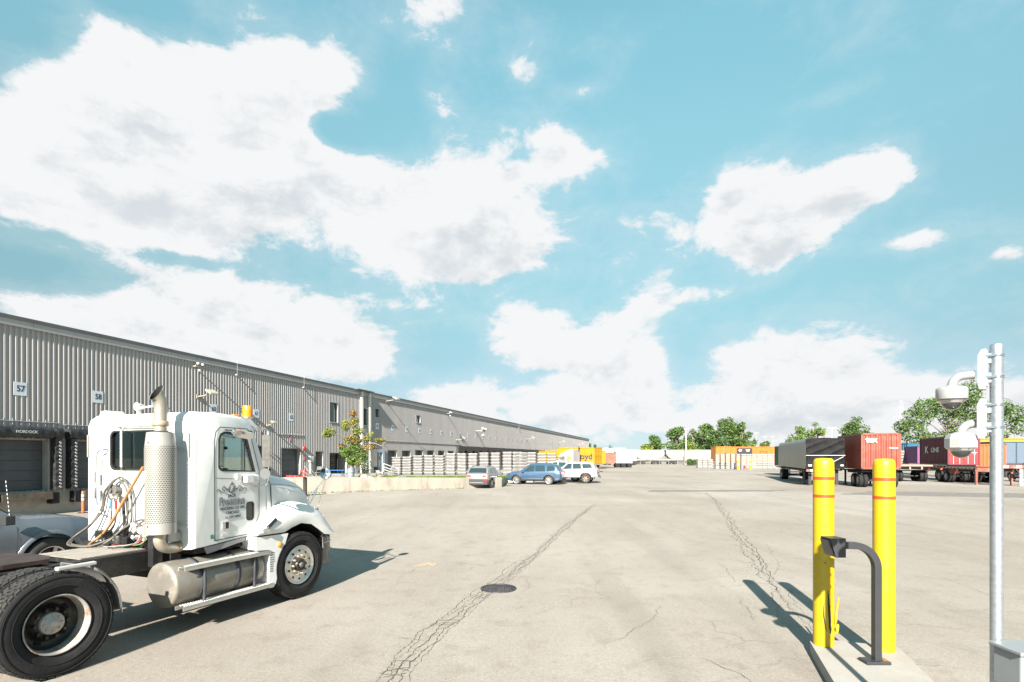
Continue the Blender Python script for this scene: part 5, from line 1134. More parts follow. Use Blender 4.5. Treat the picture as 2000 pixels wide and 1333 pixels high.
q.build('air_valves', truck, bevel=.004)
q = MB()
for k, col in enumerate(((.5, .04, .03), (.5, .04, .03), (.03, .25, .05), (.02, .02, .02), (.02, .02, .02), (.3, .3, .28), (.02, .02, .02))):
    q.mat(M('cable_%s' % 'abcdefg'[k], col, .5)); a = Vector((1.38, .85 + rr.uniform(-.05, .1), 1.18)); b = Vector((1.25 - k * .02, 1.2 + rr.uniform(-.1, .15), 1.05)); q.tube([a, a + Vector((-.05, .03, -.1)), b + Vector((.02, -.1, -.0)), b], .006, 5)
q.build('loose_cables', truck)
mb(DARKM).box(1.30, 1.48, 1.05, 1.75, 1.0, 1.06).boxr((1.42, 1.18, 1.10), (.18, .12, .10)).lathe([(0, 1.17), (.06, 1.17), (.065, 1.12), (.065, 1.06)], 16, Matrix.Translation((1.34, 1.28, 0))).boxr((1.42, 1.75, 1.14), (.12, .16, .12)).build('valve_box', truck, bevel=.006)
mb(WM2).box(1.455, 1.51, 1.72, 2.0, 1.02, 1.16).build('cab_mount', truck)

# the cab narrows towards the front, taper exaggerated to turn its sides from the sun: bake the taper into everything that sits on its sides
bpy.context.view_layer.update()
TAPER = ('cab', 'side_window', 'lower_window', 'door_seam', 'door_handle', 'door_badge', 'lettering', 'emblem', 'scrollwork', 'mirror_bracket_cover', 'door_mirror', 'mirror_arm', 'side_mirror', 'convex_mirror', 'mirror_bracket', 'mirror_clamp', 'sun_visor', 'pane', 'rivets', 'windscreen', 'sticker')
for o_ in list(truck.children_recursive):
    if o_.type != 'MESH' or o_.name.split('.')[0] not in TAPER: continue
    m_in = truck.matrix_world.inverted() @ o_.matrix_world; m_out = m_in.inverted(); me = o_.data = o_.data.copy()
    for v in me.vertices:
        p = m_in @ v.co
        if p.x > 1.6: p.y = 1.2 + (p.y - 1.2) * (1 - .104 * (p.x - 1.6)); v.co = m_out @ p
    me.update()
# ------------------------------------------------------------------ kerb island, yellow bollards, card reader, camera pole
iL = [Vector(gp(1578, 1247, .13)[:2]), Vector(gp(1752, 1262, .13)[:2])]
dI = Vector((-.33, -.944)).normalized()
cBL, cBR = iL
rp = [cBL + dI * 7.0, cBL + dI * .12 + Vector((-.0, 0)), cBL + dI * .04 + Vector((.03, .01)), cBL + Vector((.10, .0)), cBR + Vector((-.10, 0)), cBR + Vector((-.03, -.02)), cBR + dI * .10, cBR + dI * 7.0]
isl = mb(M('kerb_concrete', (.34, .32, .29), .85, var=.07, scale=2.5, bump=.3, bscale=80, dirt=(.24, .205, .165), damt=.35, dscale=2)).prism([(p.x, p.y) for p in rp], -.05, .13, 'z').build('kerb', bevel=.02, seg=3, kind='structure')
def yellow_bollard(px, dpy, Y, r, top, lab, torn):
    p = Vector(((px - 1000) / F * Y, Y, .132)); b = thing('bollard', lab, 'bollard', p, 0, 'tall yellow bollards on the kerb island'); h = top - .132
    prof = [(r, 0), (r, h - .10), (r * .985, h - .06), (r * .92, h - .025), (r * .75, h - .006), (0, h)]
    mb(YELLOW).lathe(prof, 48).build('sleeve', b)
    ST = M('red_reflective_tape', (.62, .07, .015), .35, var=.04)
    for z in (h - .24 , h - .435): mb(ST).lathe([(r + .0012, z), (r + .0012, z + .033)], 48).build('tape_band', b)
    if torn:
        TB = M('torn_edge_black', (.03, .028, .02), .8); q = mb(TB)
        a_ = lambda d: (math.cos(math.radians(d)), math.sin(math.radians(d)))
        def gash(pts, w):
            L_, R2 = [], []
            for i, (dg, z) in enumerate(pts):
                ww = w * math.sin(PI * (i + .3) / len(pts)); c, s_ = a_(dg - ww); L_.append((c * (r + .0025), s_ * (r + .0025), z)); c, s_ = a_(dg + ww); R2.append((c * (r + .0025), s_ * (r + .0025), z))
            n = len(pts); q.add(L_ + R2, [(i, i + 1, n + i + 1, n + i) for i in range(n - 1)])
        gash([(262, .62), (266, .54), (269, .45), (272, .36), (275, .28), (273, .22), (276, .18)], 8); gash([(243, .48), (239, .42), (240, .34), (247, .26), (251, .2), (256, .17)], 3)
        gash([(268, .30), (274, .25), (280, .2), (278, .15)], 7)
        q.build('torn_gash', b)
        q = mb(YELLOW)
        q.tube([(r * .92, -.05, .20), (r * 1.02, -.05, .27), (r * 1.12, -.04, .36), (r * 1.35, -.03, .46), (r * 1.42, -.03, .52)], [.008, .014, .012, .010, .004], 6).tube([(r * .96, -.05, .14), (r * 1.10, -.06, .17), (r * 1.22, -.05, .24)], [.02, .016, .006], 6).tube([(r * .75, -.095, .20), (r * .95, -.08, .17), (r * 1.05, -.06, .22)], [.004, .008, .004], 6)
        q.build('torn_flap', b)
        q = mb(M('dark_scuff', (.06, .05, .03), .8))
        rr = random.Random(4)
        for _ in range(26):
            dg = rr.gauss(258, 14); z = 1.06 + rr.gauss(.10, .12); c, s_ = a_(dg); q.boxr((c * (r + .0006), s_ * (r + .0006), z), (.002, rr.uniform(.002, .012), rr.uniform(.002, .02)), (rr.random() * .4, 0, math.radians(dg)))
        q.build('scuff_marks', b)
    return b
yellow_bollard(1608.5, 0, 5.94, .104, 2.19, 'yellow bollard with two red bands, torn open near its foot', True)
yellow_bollard(1726.5, 0, 5.77, .104, 2.185, 'clean yellow bollard with two red bands behind the bent grey post', False)
# card reader on a gooseneck of square tube
GP = M('dark_grey_powder_coat', (.04, .042, .047), .45, .2, var=.08, scale=8, coat=.1)
Yc = 5.41; Xc = (1712 - 1000) / F * Yc; cr_ = thing('card_reader_post', 'dark grey bent square post holding a small card reader box', 'card reader', (Xc, Yc, .132), 0)
def square_tube(m_, pts, half, n=None):
    rings = []
    for i, p in enumerate(pts):
        d = Vector(pts[min(i + 1, len(pts) - 1)]) - Vector(pts[max(0, i - 1)]); d.normalize(); yv = Vector((0, 1, 0)); s_ = d.cross(yv).normalized(); P = Vector(p)
        rings.append([P + s_ * half + yv * half, P + s_ * half - yv * half, P - s_ * half - yv * half, P - s_ * half + yv * half])
    m_.loft(rings, True, False, True)
R0 = .235; zt = 1.31 - .132
pts = [(0, 0, .03), (0, 0, zt - R0)] + [(-R0 + R0 * math.cos(t), 0, zt - R0 + R0 * math.sin(t)) for t in [PI / 2 * k / 12 for k in range(1, 13)]] + [(-.37, 0, zt + .004)]
q = mb(GP); square_tube(q, pts, .034); q.build('post', cr_, bevel=.004)
q = mb(GP); q.box(-.14, .10, -.075, .075, 0, .03); q.build('base_plate', cr_, bevel=.006)
mb(M('rust_brown', (.30, .14, .04), .8, var=.3)).box(.045, .08, -.04, .04, .0305, .034).build('rust_patch', cr_)
q = mb(GP); q.prism([(-.525, zt + .085), (-.37, zt + .085), (-.37, zt - .105), (-.465, zt - .105), (-.52, zt + .055)], -.10, .07, 'y'); q.build('reader_hood', cr_, bevel=.005)
mb(M('black_reader_face', (.012, .012, .014), .25, coat=.5)).boxr((-.512, -.02, zt - .01), (.02, .14, .16), (0, -.28, 0)).build('reader_face', cr_, bevel=.004)
# camera pole
SP = .722; Yp = 4.43 * SP; Xp = (1946.5 - 1000) / F * Yp; ZP = CH - 2.07 * SP; pole = thing('camera_pole', 'round galvanised steel pole carrying two dome cameras', 'pole', (Xp, Yp, ZP), 0); pole.scale = (SP, SP, SP)
mb(STEEL).lathe([(.0, 3.0), (.038, 3.0), (.0435, 2.995), (.044, 2.9), (.044, -.797)], 40).build('shaft', pole)
mb(STEEL).lathe([(.13, -.797), (.13, -.78), (.045, -.78)], 24).build('base_flange', pole)
for z in (2.905, 2.73, 2.50, 2.315):
    q = mb(CHROME); q.lathe([(.0455, -.008), (.050, -.008), (.050, .008), (.0455, .008)], 32, Matrix.Translation((0, 0, z)) @ Euler((.0, 0, 0)).to_matrix().to_4x4()); q.box(-.11, .0, -.052, -.046, z - .008, z + .008, Matrix.Rotation(-.735, 4, 'Z')); q.box(.045, .062, -.008, .008, z - .012, z + .012); q.build('pipe_clamp', pole)
jb = thing('junction_box', 'pale grey electrical box strapped to the front of the camera pole', 'electrical box', (Xp, Yp, ZP), 0); jb.scale = (SP, SP, SP)
JB = M('pale_grey_box_paint', (.25, .27, .28), .4, .1, var=.04, dirt=(.35, .33, .3), damt=.2)
mb(JB).box(-.085, .26, -.30, -.062, .25, .55).build('case', jb, bevel=.01)
mb(JB).prism([(-.11, .545), (.29, .545), (.29, .575), (-.11, .575)], -.325, -.05, 'y').build('lid', jb, bevel=.008)
mb(M('rust_orange', (.42, .17, .03), .85, var=.3, scale=20)).box(-.07, .0, -.302, -.298, .252, .268).box(.07, .13, -.302, -.298, .252, .264).build('rust_streak', jb)
mb(M('bluish_conduit', (.20, .30, .40), .4, .6)).cyl((.0, -.18, -.79), (.0, -.18, .25), .035, n=16).cyl((.07, -.22, .2), (.07, -.22, .25), .02, n=12).build('conduit', jb)
# dome cameras
CW = M('white_camera_housing', (.33, .33, .325), .32, var=.015, coat=.2)
SMK = M('smoked_dome', (.03, .035, .035), .05, 0, var=0, coat=1)
def dome_cam(px, zc, zb, arm_r, hr, lab, facets, yo, back, bx):
    c = thing('dome_camera', lab, 'security camera', (Xp, Yp, ZP), -.735, 'white dome cameras on the pole'); c.scale = (SP, SP, SP); dxx = px; z0 = zc - .13; zb -= .13
    # bracket box against the pole
    q = mb(CW); q.prism([(bx - .035, zb - .17), (bx - .042, zb - .10), (bx - .042, zb + .11), (bx - .02, zb + .155), (bx + .01, zb + .16), (bx + .01, zb - .175)], -.06, .06, 'y'); q.build('mount_box', c, bevel=.006)
    q = mb(CW); q.box(bx + .01, bx + .02, -.05, .05, zb - .15, zb + .15); q.build('adapter_plate', c)
    q = mb(STEEL); q.box(bx + .02, -.03, -.03, .03, zb - .12, zb - .04).box(bx + .02, -.03, -.03, .03, zb + .04, zb + .12); q.build('pole_bracket', c)
    ax = zb - .045
    pts = [(bx - .06, 0, ax), (dxx + .11, yo * .6, ax + .0), (dxx + .05, yo * .92, ax - .006), (dxx + .012, yo, ax - .04), (dxx, yo, ax - .085), (dxx, yo, z0 + .05)]
    q = mb(CW); q.tube(pts, arm_r, 20); q.build('arm', c)
    T_ = Matrix.Translation((dxx, yo, z0))
    if facets:
        q = mb(CW); q.lathe([(.045, .075), (.06, .07), (hr * .88, .052), (hr, .02), (hr, -.055), (hr * .93, -.06)], 10, T_ @ Matrix.Rotation(.3, 4, 'Z'), smooth=False)
    else:
        q = mb(CW); q.lathe([(.04, .07), (.045, .058), (hr * .85, .055), (hr * .97, .045), (hr, .03), (hr * .99, -.045), (hr * .97, -.05), (hr * .8, -.058)], 48, T_)
    q.build('housing', c)
    q = mb(M('clear_dome_rim', (.45, .44, .42), .12, var=0, coat=.6)); q.lathe([(hr * .93, -.058), (hr * .70, -.075), (hr * .66, -.09), (hr * .62, -.08)], 48, T_); q.build('dome_ring', c)
    q = mb(SMK); q.lathe([(hr * .64, -.072)] + [(hr * .64 * math.cos(t), -.078 - hr * .58 * math.sin(t)) for t in [PI / 2 * k / 10 for k in range(11)]], 40, T_); q.build('dome', c)
dome_cam(-.287, 2.745, 2.935, .034, .112, 'upper white dome camera with a round housing on a curved arm', False, 0, 0, -.075)
dome_cam(-.226, 2.335, 2.525, .034, .115, 'lower white dome camera with a faceted housing on a curved arm', True, 0, 0, -.08)
# ------------------------------------------------------------------ cars
def paint(name, col, metal=.3): return M(name, col, .3, metal, var=.02, coat=.9)
CGL = M('car_glass', (.02, .035, .04), .04, 0, var=0, coat=.6, spec=.8)
TRIMB = M('black_plastic_trim', (.03, .03, .032), .55, var=.1)
TAIL = M('red_tail_lamp', (.50, .01, .015), .15, var=0, coat=1)
CTYRE = M('car_tyre', (.03, .03, .03), .8, var=.15)
def car(name, label, cat, pos, az, P, group=None):
    """local x forward, y left; az: heading clockwise from +Y"""
    o = thing(name, label, cat, pos, PI / 2 - az, group); body_m = P['paint']; L_, W, H = P['L'], P['W'] / 2, P['H']; n = 52
    top, belt, wid, tops = P['top'], P['belt'], P['wid'], P.get('topw', [(-9, .74), (9, .74)])
    sill = P['sill']
    def sec(x):
        w = W * interp(wid, x); zt = interp(top, x); zb = min(interp(belt, x), zt - .03); hi = max(0, min(1, (zt - zb) / .45)); wt_ = w * lerp(.90, interp(tops, x), hi)
        s0 = interp(sill, x)
        return [(w * .90, s0), (w * .97, s0 + .07), (w, lerp(s0, zb, .45)), (w * .995, lerp(s0, zb, .8)), (w * .955, zb), (lerp(w * .955, wt_, .90), lerp(zb, zt, .86)), (wt_ * .90, lerp(zb, zt, .985)), (wt_ * .5, zt + .012), (0, zt + .018)]
    xs_ = sorted(set([-L_ / 2 + L_ * i / n for i in range(n + 1)] + [x for x, _ in top] + [x for x, _ in wid if abs(x) <= L_ / 2])); xs_ = [x for x in xs_ if -L_ / 2 - 1e-6 <= x <= L_ / 2 + 1e-6]
    rings = []
    for x in xs_:
        s_ = sec(x); rings.append([(x, y, z) for y, z in s_] + [(x, -y, z) for y, z in reversed(s_[:-1])])
    q = mb(body_m); q.loft(rings, True, True); q.add(rings[0], [tuple(range(len(rings[0])))]); q.add(rings[-1], [tuple(range(len(rings[-1])))])
    bd = q.build('body', o, weld=True); cutters = []
    for wx in P['wx']:
        c = MB().mat(TRIMB); c.cyl((wx, -W * 1.2, P['wr'] + P.get('lift', 0)), (wx, W * 1.2, P['wr'] + P.get('lift', 0)), P['wr'] * 1.17, n=32, smooth=True); me = c.mesh('cut'); oc = bpy.data.objects.new('cut', me); COL.objects.link(oc); oc.parent = o; cutters.append(oc)
    boolean_cut(bd, cutters)
    for pp in bd.data.polygons: pp.use_smooth = True
    es = bd.modifiers.new('es', 'EDGE_SPLIT'); es.split_angle = math.radians(35)
    def ysurf(x, z):
        s_ = sec(x)
        for (y0, z0), (y1, z1) in zip(s_, s_[1:]):
            if z0 <= z <= z1 + 1e-6 and z1 > z0: return lerp(y0, y1, (z - z0) / (z1 - z0))
        return s_[5][0]
    def side_patch(poly, mat, nm, d=.006, par=None, both=True):
        out = None
        for sg in (1, -1) if both else (-1,):
            q = mb(mat); c = Vector((sum(p[0] for p in poly) / len(poly), sum(p[1] for p in poly) / len(poly))); den = []
            for (a, b), (c_, d_) in zip(poly, poly[1:] + poly[:1]):
                for k in range(4): den.append((lerp(a, c_, k / 4), lerp(b, d_, k / 4)))
            f = lambda x, z: (x, sg * (ysurf(x, z) + d), z)
            m2 = len(den); q.add([f(*p) for p in den] + [f(*(Vector(p).lerp(c, .5))) for p in den] + [f(*c)], [(i, (i + 1) % m2, m2 + (i + 1) % m2, m2 + i) for i in range(m2)] + [(m2 + i, m2 + (i + 1) % m2, 2 * m2) for i in range(m2)], True); out = q.build(nm, par or o)
        return out
    o['_x'] = 0; del o['_x']
    for w_ in P.get('win', []): side_patch(w_, CGL, 'side_window')
    def top_patch(x0, x1, yk, mat, nm, d=.008, z0=None):
        q = mb(mat); R2 = []
        for i in range(7):
            x = lerp(x0, x1, i / 6); s_ = sec(x); w_ = s_[6][0] * yk; zt = s_[6][1]; R2.append([(x - d * (1 if x1 < 0 else -1) * .6, w_ * v, lerp(zt + .014, zt, abs(v) ** 2) + d) for v in (-1, -.66, -.33, 0, .33, .66, 1)])
        q.loft(R2, False, True); return q.build(nm, o)
    if 'ws' in P: top_patch(P['ws'][0], P['ws'][1], 1.0, CGL, 'windscreen')
    if 'rw' in P: top_patch(P['rw'][0], P['rw'][1], .98, CGL, 'rear_window')
    for (poly, mt, nm) in P.get('patch', []): side_patch(poly, mt, nm, .008)
    for (bx, mt, nm) in P.get('box', []):
        (x0, x1, y0, y1, z0, z1) = bx; mb(mt).box(x0, x1, y0, y1, z0, z1).build(nm, o, bevel=.012)
        if y0 > 0: mb(mt).box(x0, x1, -y1, -y0, z0, z1).build(nm, o, bevel=.012)
    for wx in P['wx']:
        for sg in (1, -1):
            wr = P['wr']; wo_ = bpy.data.objects.new('wheel', None); COL.objects.link(wo_); wo_.parent = o; wo_.location = (wx, sg * (W - .115), wr + P.get('lift', 0)); wo_.rotation_euler = (-sg * PI / 2, 0, 0)
            rr_ = wr * P.get('rim', .68); mb(CTYRE).lathe([(rr_, -.10), (rr_ + .02, -.11), (wr * .93, -.11), (wr, -.08), (wr, .08), (wr * .93, .11), (rr_ + .02, .11), (rr_, .10)], 36).build('tyre', wo_)
            q = mb(P.get('rimm', ALU)); q.lathe([(rr_, .10), (rr_ * .94, .095), (rr_ * .90, .05)], 36); ns = P.get('spokes', 5)
            for k in range(ns):
                t = 2 * PI * k / ns; m2 = Matrix.Rotation(t, 4, 'Z'); q.box(.03, rr_ * .93, -.022 * 5 / ns - .008, .022 * 5 / ns + .008, .055, .085, m2)
            q.lathe([(.0, .09), (.06, .088), (.07, .06)], 16); q.build('rim', wo_); mb(TRIMB).lathe([(0, .03), (rr_ * .95, .03)], 24).build('brake_disc', wo_)
            a = [(wx + wr * 1.19 * math.cos(math.radians(t)), wr + P.get('lift', 0) + wr * 1.19 * math.sin(math.radians(t))) for t in range(-12, 193, 12)]
            if P.get('cladding', True):
                q = mb(P.get('archm', TRIMB)); rg = []
                for (x, z) in a:
                    d_ = Vector((x - wx, z - wr - P.get('lift', 0))).normalized(); yy = ysurf(x, max(z, interp(sill, x) + .01)); rg.append([(x - d_.x * .01, sg * (yy + .012), z - d_.y * .01), (x + d_.x * .055, sg * (yy + .014), z + d_.y * .055), (x + d_.x * .06, sg * (yy - .01), z + d_.y * .06)])
                q.loft(rg, False, True); q.build('wheel_arch_trim', o)
    return o, side_patch
SUVWID = lambda L_: [(-L_ / 2, .80), (-L_ / 2 + .10, .93), (-L_ / 2 + .35, .99), (-L_ / 4, 1), (L_ / 4, 1), (L_ / 2 - .45, .96), (L_ / 2 - .15, .84), (L_ / 2, .66)]
# beige crossover
L_ = 4.17
kona = dict(L=L_, W=1.80, H=1.55, paint=paint('silver_beige_paint', (.26, .245, .23)), wr=.335, wx=(-1.28, 1.32), sill=[(-2.1, .40), (-1.8, .26), (1.7, .26), (2.1, .36)],
    top=[(-L_ / 2, .78), (-L_ / 2 + .05, .98), (-L_ / 2 + .18, 1.05), (-L_ / 2 + .50, 1.45), (-1.2, 1.53), (-.3, 1.56), (.35, 1.50), (1.05, 1.06), (1.7, .96), (2.0, .80), (L_ / 2, .66)], belt=[(-2.1, .96), (-1.4, .98), (1.0, .93), (1.8, .84), (2.1, .66)], wid=SUVWID(L_),
    win=[[(-.12, .99), (.80, .97), (.28, 1.40), (-.12, 1.42)], [(-.95, 1.0), (-.18, .99), (-.18, 1.42), (-.80, 1.40)], [(-1.5, 1.07), (-1.02, 1.01), (-.88, 1.38), (-1.2, 1.36)]], ws=(1.0, .38), rw=(-L_ / 2 + .47, -L_ / 2 + .20),
    patch=[([(-1.9, .30), (-1.75, .30), (-1.75, .60), (-2.03, .62), (-2.03, .40)], TRIMB, 'bumper_cladding'), ([(-.8, .28), (.85, .28), (.85, .40), (-.8, .40)], TRIMB, 'sill_cladding'), ([(-2.03, .80), (-1.72, .86), (-1.80, .94), (-2.03, .92)], TAIL, 'tail_light')],
    box=[((-2.12, -2.0, -.80, .80, .27, .66), TRIMB, 'rear_bumper'), ((-2.135, -2.12, -.50, .50, .38, .44), M('silver_skid', (.2, .2, .19), .4, .2), 'skid_plate'), ((-2.09, -2.04, .42, .70, .82, .92), TAIL, 'tail_light'), ((-2.13, -2.05, .56, .76, .54, .64), TAIL, 'reflector'), ((-2.10, -2.07, -.26, .26, .70, .80), M('white_plate', (.7, .7, .7), .5, var=0), 'licence_plate'), ((-1.3, .3, .56, .60, 1.52, 1.55), TRIMB, 'roof_rail')])
car('parked_car', 'silver beige crossover with red tail lights in front of the ingot stacks', 'car', (at(946, 955, 38.6).x, 38.6 + .9, 0), math.radians(13.5), kona)
# blue suv
L_ = 4.95
BLP = paint('metallic_blue_paint', (.045, .10, .18), .3)
expl = dict(L=L_, W=1.98, H=1.76, paint=BLP, wr=.385, wx=(-1.44, 1.42), rim=.72, spokes=10, sill=[(-2.5, .46), (-2.1, .30), (2.0, .28), (2.5, .40)], archm=TRIMB,
    top=[(-L_ / 2, .88), (-L_ / 2 + .06, 1.12), (-L_ / 2 + .18, 1.20), (-L_ / 2 + .55, 1.66), (-1.4, 1.75), (-.2, 1.78), (.30, 1.72), (1.10, 1.16), (1.9, 1.06), (2.3, .92), (L_ / 2, .74)], belt=[(-2.5, 1.10), (-1.5, 1.10), (1.1, 1.03), (2.0, .95), (2.5, .74)], wid=SUVWID(L_),
    win=[[(-.15, 1.11), (.88, 1.08), (.25, 1.60), (-.15, 1.63)], [(-1.12, 1.13), (-.22, 1.11), (-.22, 1.63), (-1.02, 1.62)], [(-2.02, 1.20), (-1.22, 1.14), (-1.30, 1.60), (-1.80, 1.57)]], ws=(1.05, .32), rw=(-L_ / 2 + .50, -L_ / 2 + .20),
    patch=[([(-2.42, .98), (-2.1, 1.02), (-2.22, 1.10), (-2.42, 1.10)], TAIL, 'tail_light'), ([(-1.0, .50), (1.0, .50), (1.0, .53), (-1.0, .53)], CHROME, 'chrome_strip'), ([(-1.0, .30), (1.0, .30), (1.0, .44), (-1.0, .44)], TRIMB, 'sill_cladding'), ([(-2.4, .48), (-1.95, .46), (-1.95, .50), (-2.4, .53)], CHROME, 'chrome_strip')],
    box=[((-2.50, -2.44, -.7, .7, .36, .56), TRIMB, 'rear_bumper'), ((-2.485, -2.42, .50, .84, .95, 1.10), TAIL, 'tail_light'), ((-2.48, -2.45, -.3, .3, .80, .92), M('white_plate', (.7, .7, .7), .5, var=0), 'licence_plate'), ((.72, .92, .98, 1.16, 1.06, 1.20), BLP, 'wing_mirror'), ((-1.7, .2, .60, .64, 1.765, 1.80), TRIMB, 'roof_rail')])
exo, _ = car('parked_car', 'metallic blue suv parked sideways behind the beige crossover', 'car', (at(1046, 0, 43.8).x, 43.8, 0), math.radians(-71), expl)
exo.scale = (.94, .94, .94)
# white off road suv
L_ = 4.75; WHP = paint('white_car_paint', (.36, .36, .355), 0)
runner = dict(L=L_, W=1.92, H=1.85, paint=WHP, wr=.43, wx=(-1.38, 1.40), lift=.0, rim=.58, rimm=M('bronze_wheel', (.30, .20, .14), .5, .5), spokes=6, sill=[(-2.4, .66), (-2.0, .52), (2.0, .50), (2.4, .62)],
    top=[(-L_ / 2, .95), (-L_ / 2 + .05, 1.26), (-L_ / 2 + .14, 1.34), (-L_ / 2 + .42, 1.82), (-1.4, 1.90), (-.1, 1.91), (.35, 1.85), (1.0, 1.30), (1.9, 1.24), (2.25, 1.10), (L_ / 2, .9)], belt=[(-2.5, 1.26), (-1.5, 1.26), (1.1, 1.20), (2.0, 1.12), (2.5, .9)], wid=[(-L_ / 2, .88), (-L_ / 2 + .1, .97), (-L_ / 4, 1), (L_ / 4, 1), (L_ / 2 - .2, .92), (L_ / 2, .8)],
    win=[[(-.1, 1.28), (.78, 1.26), (.28, 1.76), (-.1, 1.78)], [(-.98, 1.29), (-.18, 1.28), (-.18, 1.78), (-.9, 1.77)], [(-2.0, 1.38), (-1.08, 1.30), (-1.02, 1.75), (-1.78, 1.74)]], ws=(.95, .38), rw=(-L_ / 2 + .38, -L_ / 2 + .16),
    box=[((-2.44, -2.37, -.8, .8, .55, .74), M('grey_bumper', (.25, .25, .25), .5), 'rear_bumper'), ((-2.40, -2.36, .68, .86, .95, 1.24), TAIL, 'tail_light'), ((-2.62, -2.44, -.12, .12, .48, .60), TRIMB, 'tow_hitch'), ((-2.39, -2.37, -.7, .7, .86, 1.0), M('grey_bumper', (.25, .25, .25), .5), 'tailgate_trim')])
car('parked_car', 'white lifted off road suv with bronze wheels to the right of the blue suv', 'car', (at(1118, 0, 46.2).x, 46.2, 0), math.radians(-73), runner)[0].scale = (.93, .93, .93)
pk = dict(runner); pk.update(L=5.2, wr=.40, paint=WHP, rimm=ALU); L_ = 5.2
pk['top'] = [(-2.6, 1.05), (-2.55, 1.22), (-1.0, 1.24), (-.98, 1.30), (-.85, 1.82), (-.2, 1.86), (.4, 1.80), (1.1, 1.22), (1.9, 1.16), (2.4, 1.05), (2.6, .9)]; pk['win'] = [[(.0, 1.28), (.85, 1.26), (.38, 1.72), (.0, 1.74)], [(-.8, 1.29), (-.08, 1.28), (-.08, 1.74), (-.74, 1.73)]]; pk['ws'] = (1.05, .43); pk.pop('rw'); pk['box'] = []; pk['wx'] = (-1.6, 1.6)
car('pickup_truck', 'white pickup truck mostly hidden behind the blue suv and the white suv', 'pickup truck', (at(1092, 0, 49.6).x, 49.6, 0), math.radians(-75), pk)
# far right dark car
drk = dict(expl); drk['paint'] = paint('dark_blue_grey_paint', (.05, .09, .13), .4)
car('parked_car', 'dark blue car cut by the right edge behind the striped trailer beam', 'car', (at(2022, 0, 47.0).x, 47.0, 0), math.radians(12), drk)
# near grey suv: front half in the picture
L_ = 4.8
SLV = paint('bluish_grey_metallic_paint', (.16, .18, .205), .35)
near = dict(L=L_, W=1.92, H=1.78, paint=SLV, wr=.40, wx=(-1.40, 1.42), rim=.62, sill=[(-2.4, .55), (-2.0, .42), (1.9, .42), (2.4, .50)], archm=SLV, cladding=True,
    top=[(-L_ / 2, .95), (-L_ / 2 + .05, 1.2), (-L_ / 2 + .42, 1.74), (-1.2, 1.79), (-.1, 1.80), (.30, 1.74), (1.02, 1.17), (1.3, 1.165), (1.7, 1.145), (2.0, 1.10), (2.2, 1.03), (2.32, .93), (L_ / 2, .78)], belt=[(-2.5, 1.12), (-1.5, 1.10), (.9, 1.06), (1.6, 1.03), (2.0, .97), (2.3, .86), (2.4, .74)],
    wid=[(-L_ / 2, .86), (-L_ / 2 + .1, .96), (-L_ / 4, 1), (.9, .985), (1.2, 1.0), (1.75, 1.0), (2.05, .95), (2.25, .86), (L_ / 2, .68)],
    win=[[(-.1, 1.14), (.78, 1.12), (.28, 1.66), (-.1, 1.68)], [(-.98, 1.15), (-.18, 1.14), (-.18, 1.68), (-.9, 1.67)]], ws=(.98, .34), rw=(-L_ / 2 + .36, -L_ / 2 + .1),
    patch=[([(1.98, .80), (2.28, .80), (2.24, .90), (2.02, .95)], M('headlamp_glass', (.6, .62, .62), .08, .3, var=0, coat=1), 'headlight'), ([(.90, .45), (.905, .45), (.935, 1.04), (.925, 1.04)], SEAMM, 'door_seam')],
    box=[((.66, .80, .98, 1.13, 1.10, 1.25), TRIMB, 'wing_mirror')])
nx = at(176, 0, 10.3); aN = math.radians(20)
nc, _ = car('parked_car', 'bluish grey metallic suv with a striped antenna, cut by the left edge', 'car', (nx.x - 2.4 * math.sin(aN) - .47, nx.y - 2.4 * math.cos(aN) + .3, 0), aN, near)
q = mb(M('antenna_stripes', (.75, .75, .75), .5, var=0))
for k in range(22):
    q.mat(M('antenna_stripes', (.7, .7, .7), .5, var=0) if k % 2 else SEAMM); q.cyl((.90 - k * .003 - .0, -.80, 1.06 + k * .034), (.90 - (k + 1) * .003, -.80, 1.06 + (k + 1) * .034), .006, n=6, cap=False)
q.mat(SEAMM).lathe([(0, 1.12), (.018, 1.10), (.022, 1.05), (.02, 1.0)], 12, Matrix.Translation((.90, -.80, 0))); q.build('antenna', nc)
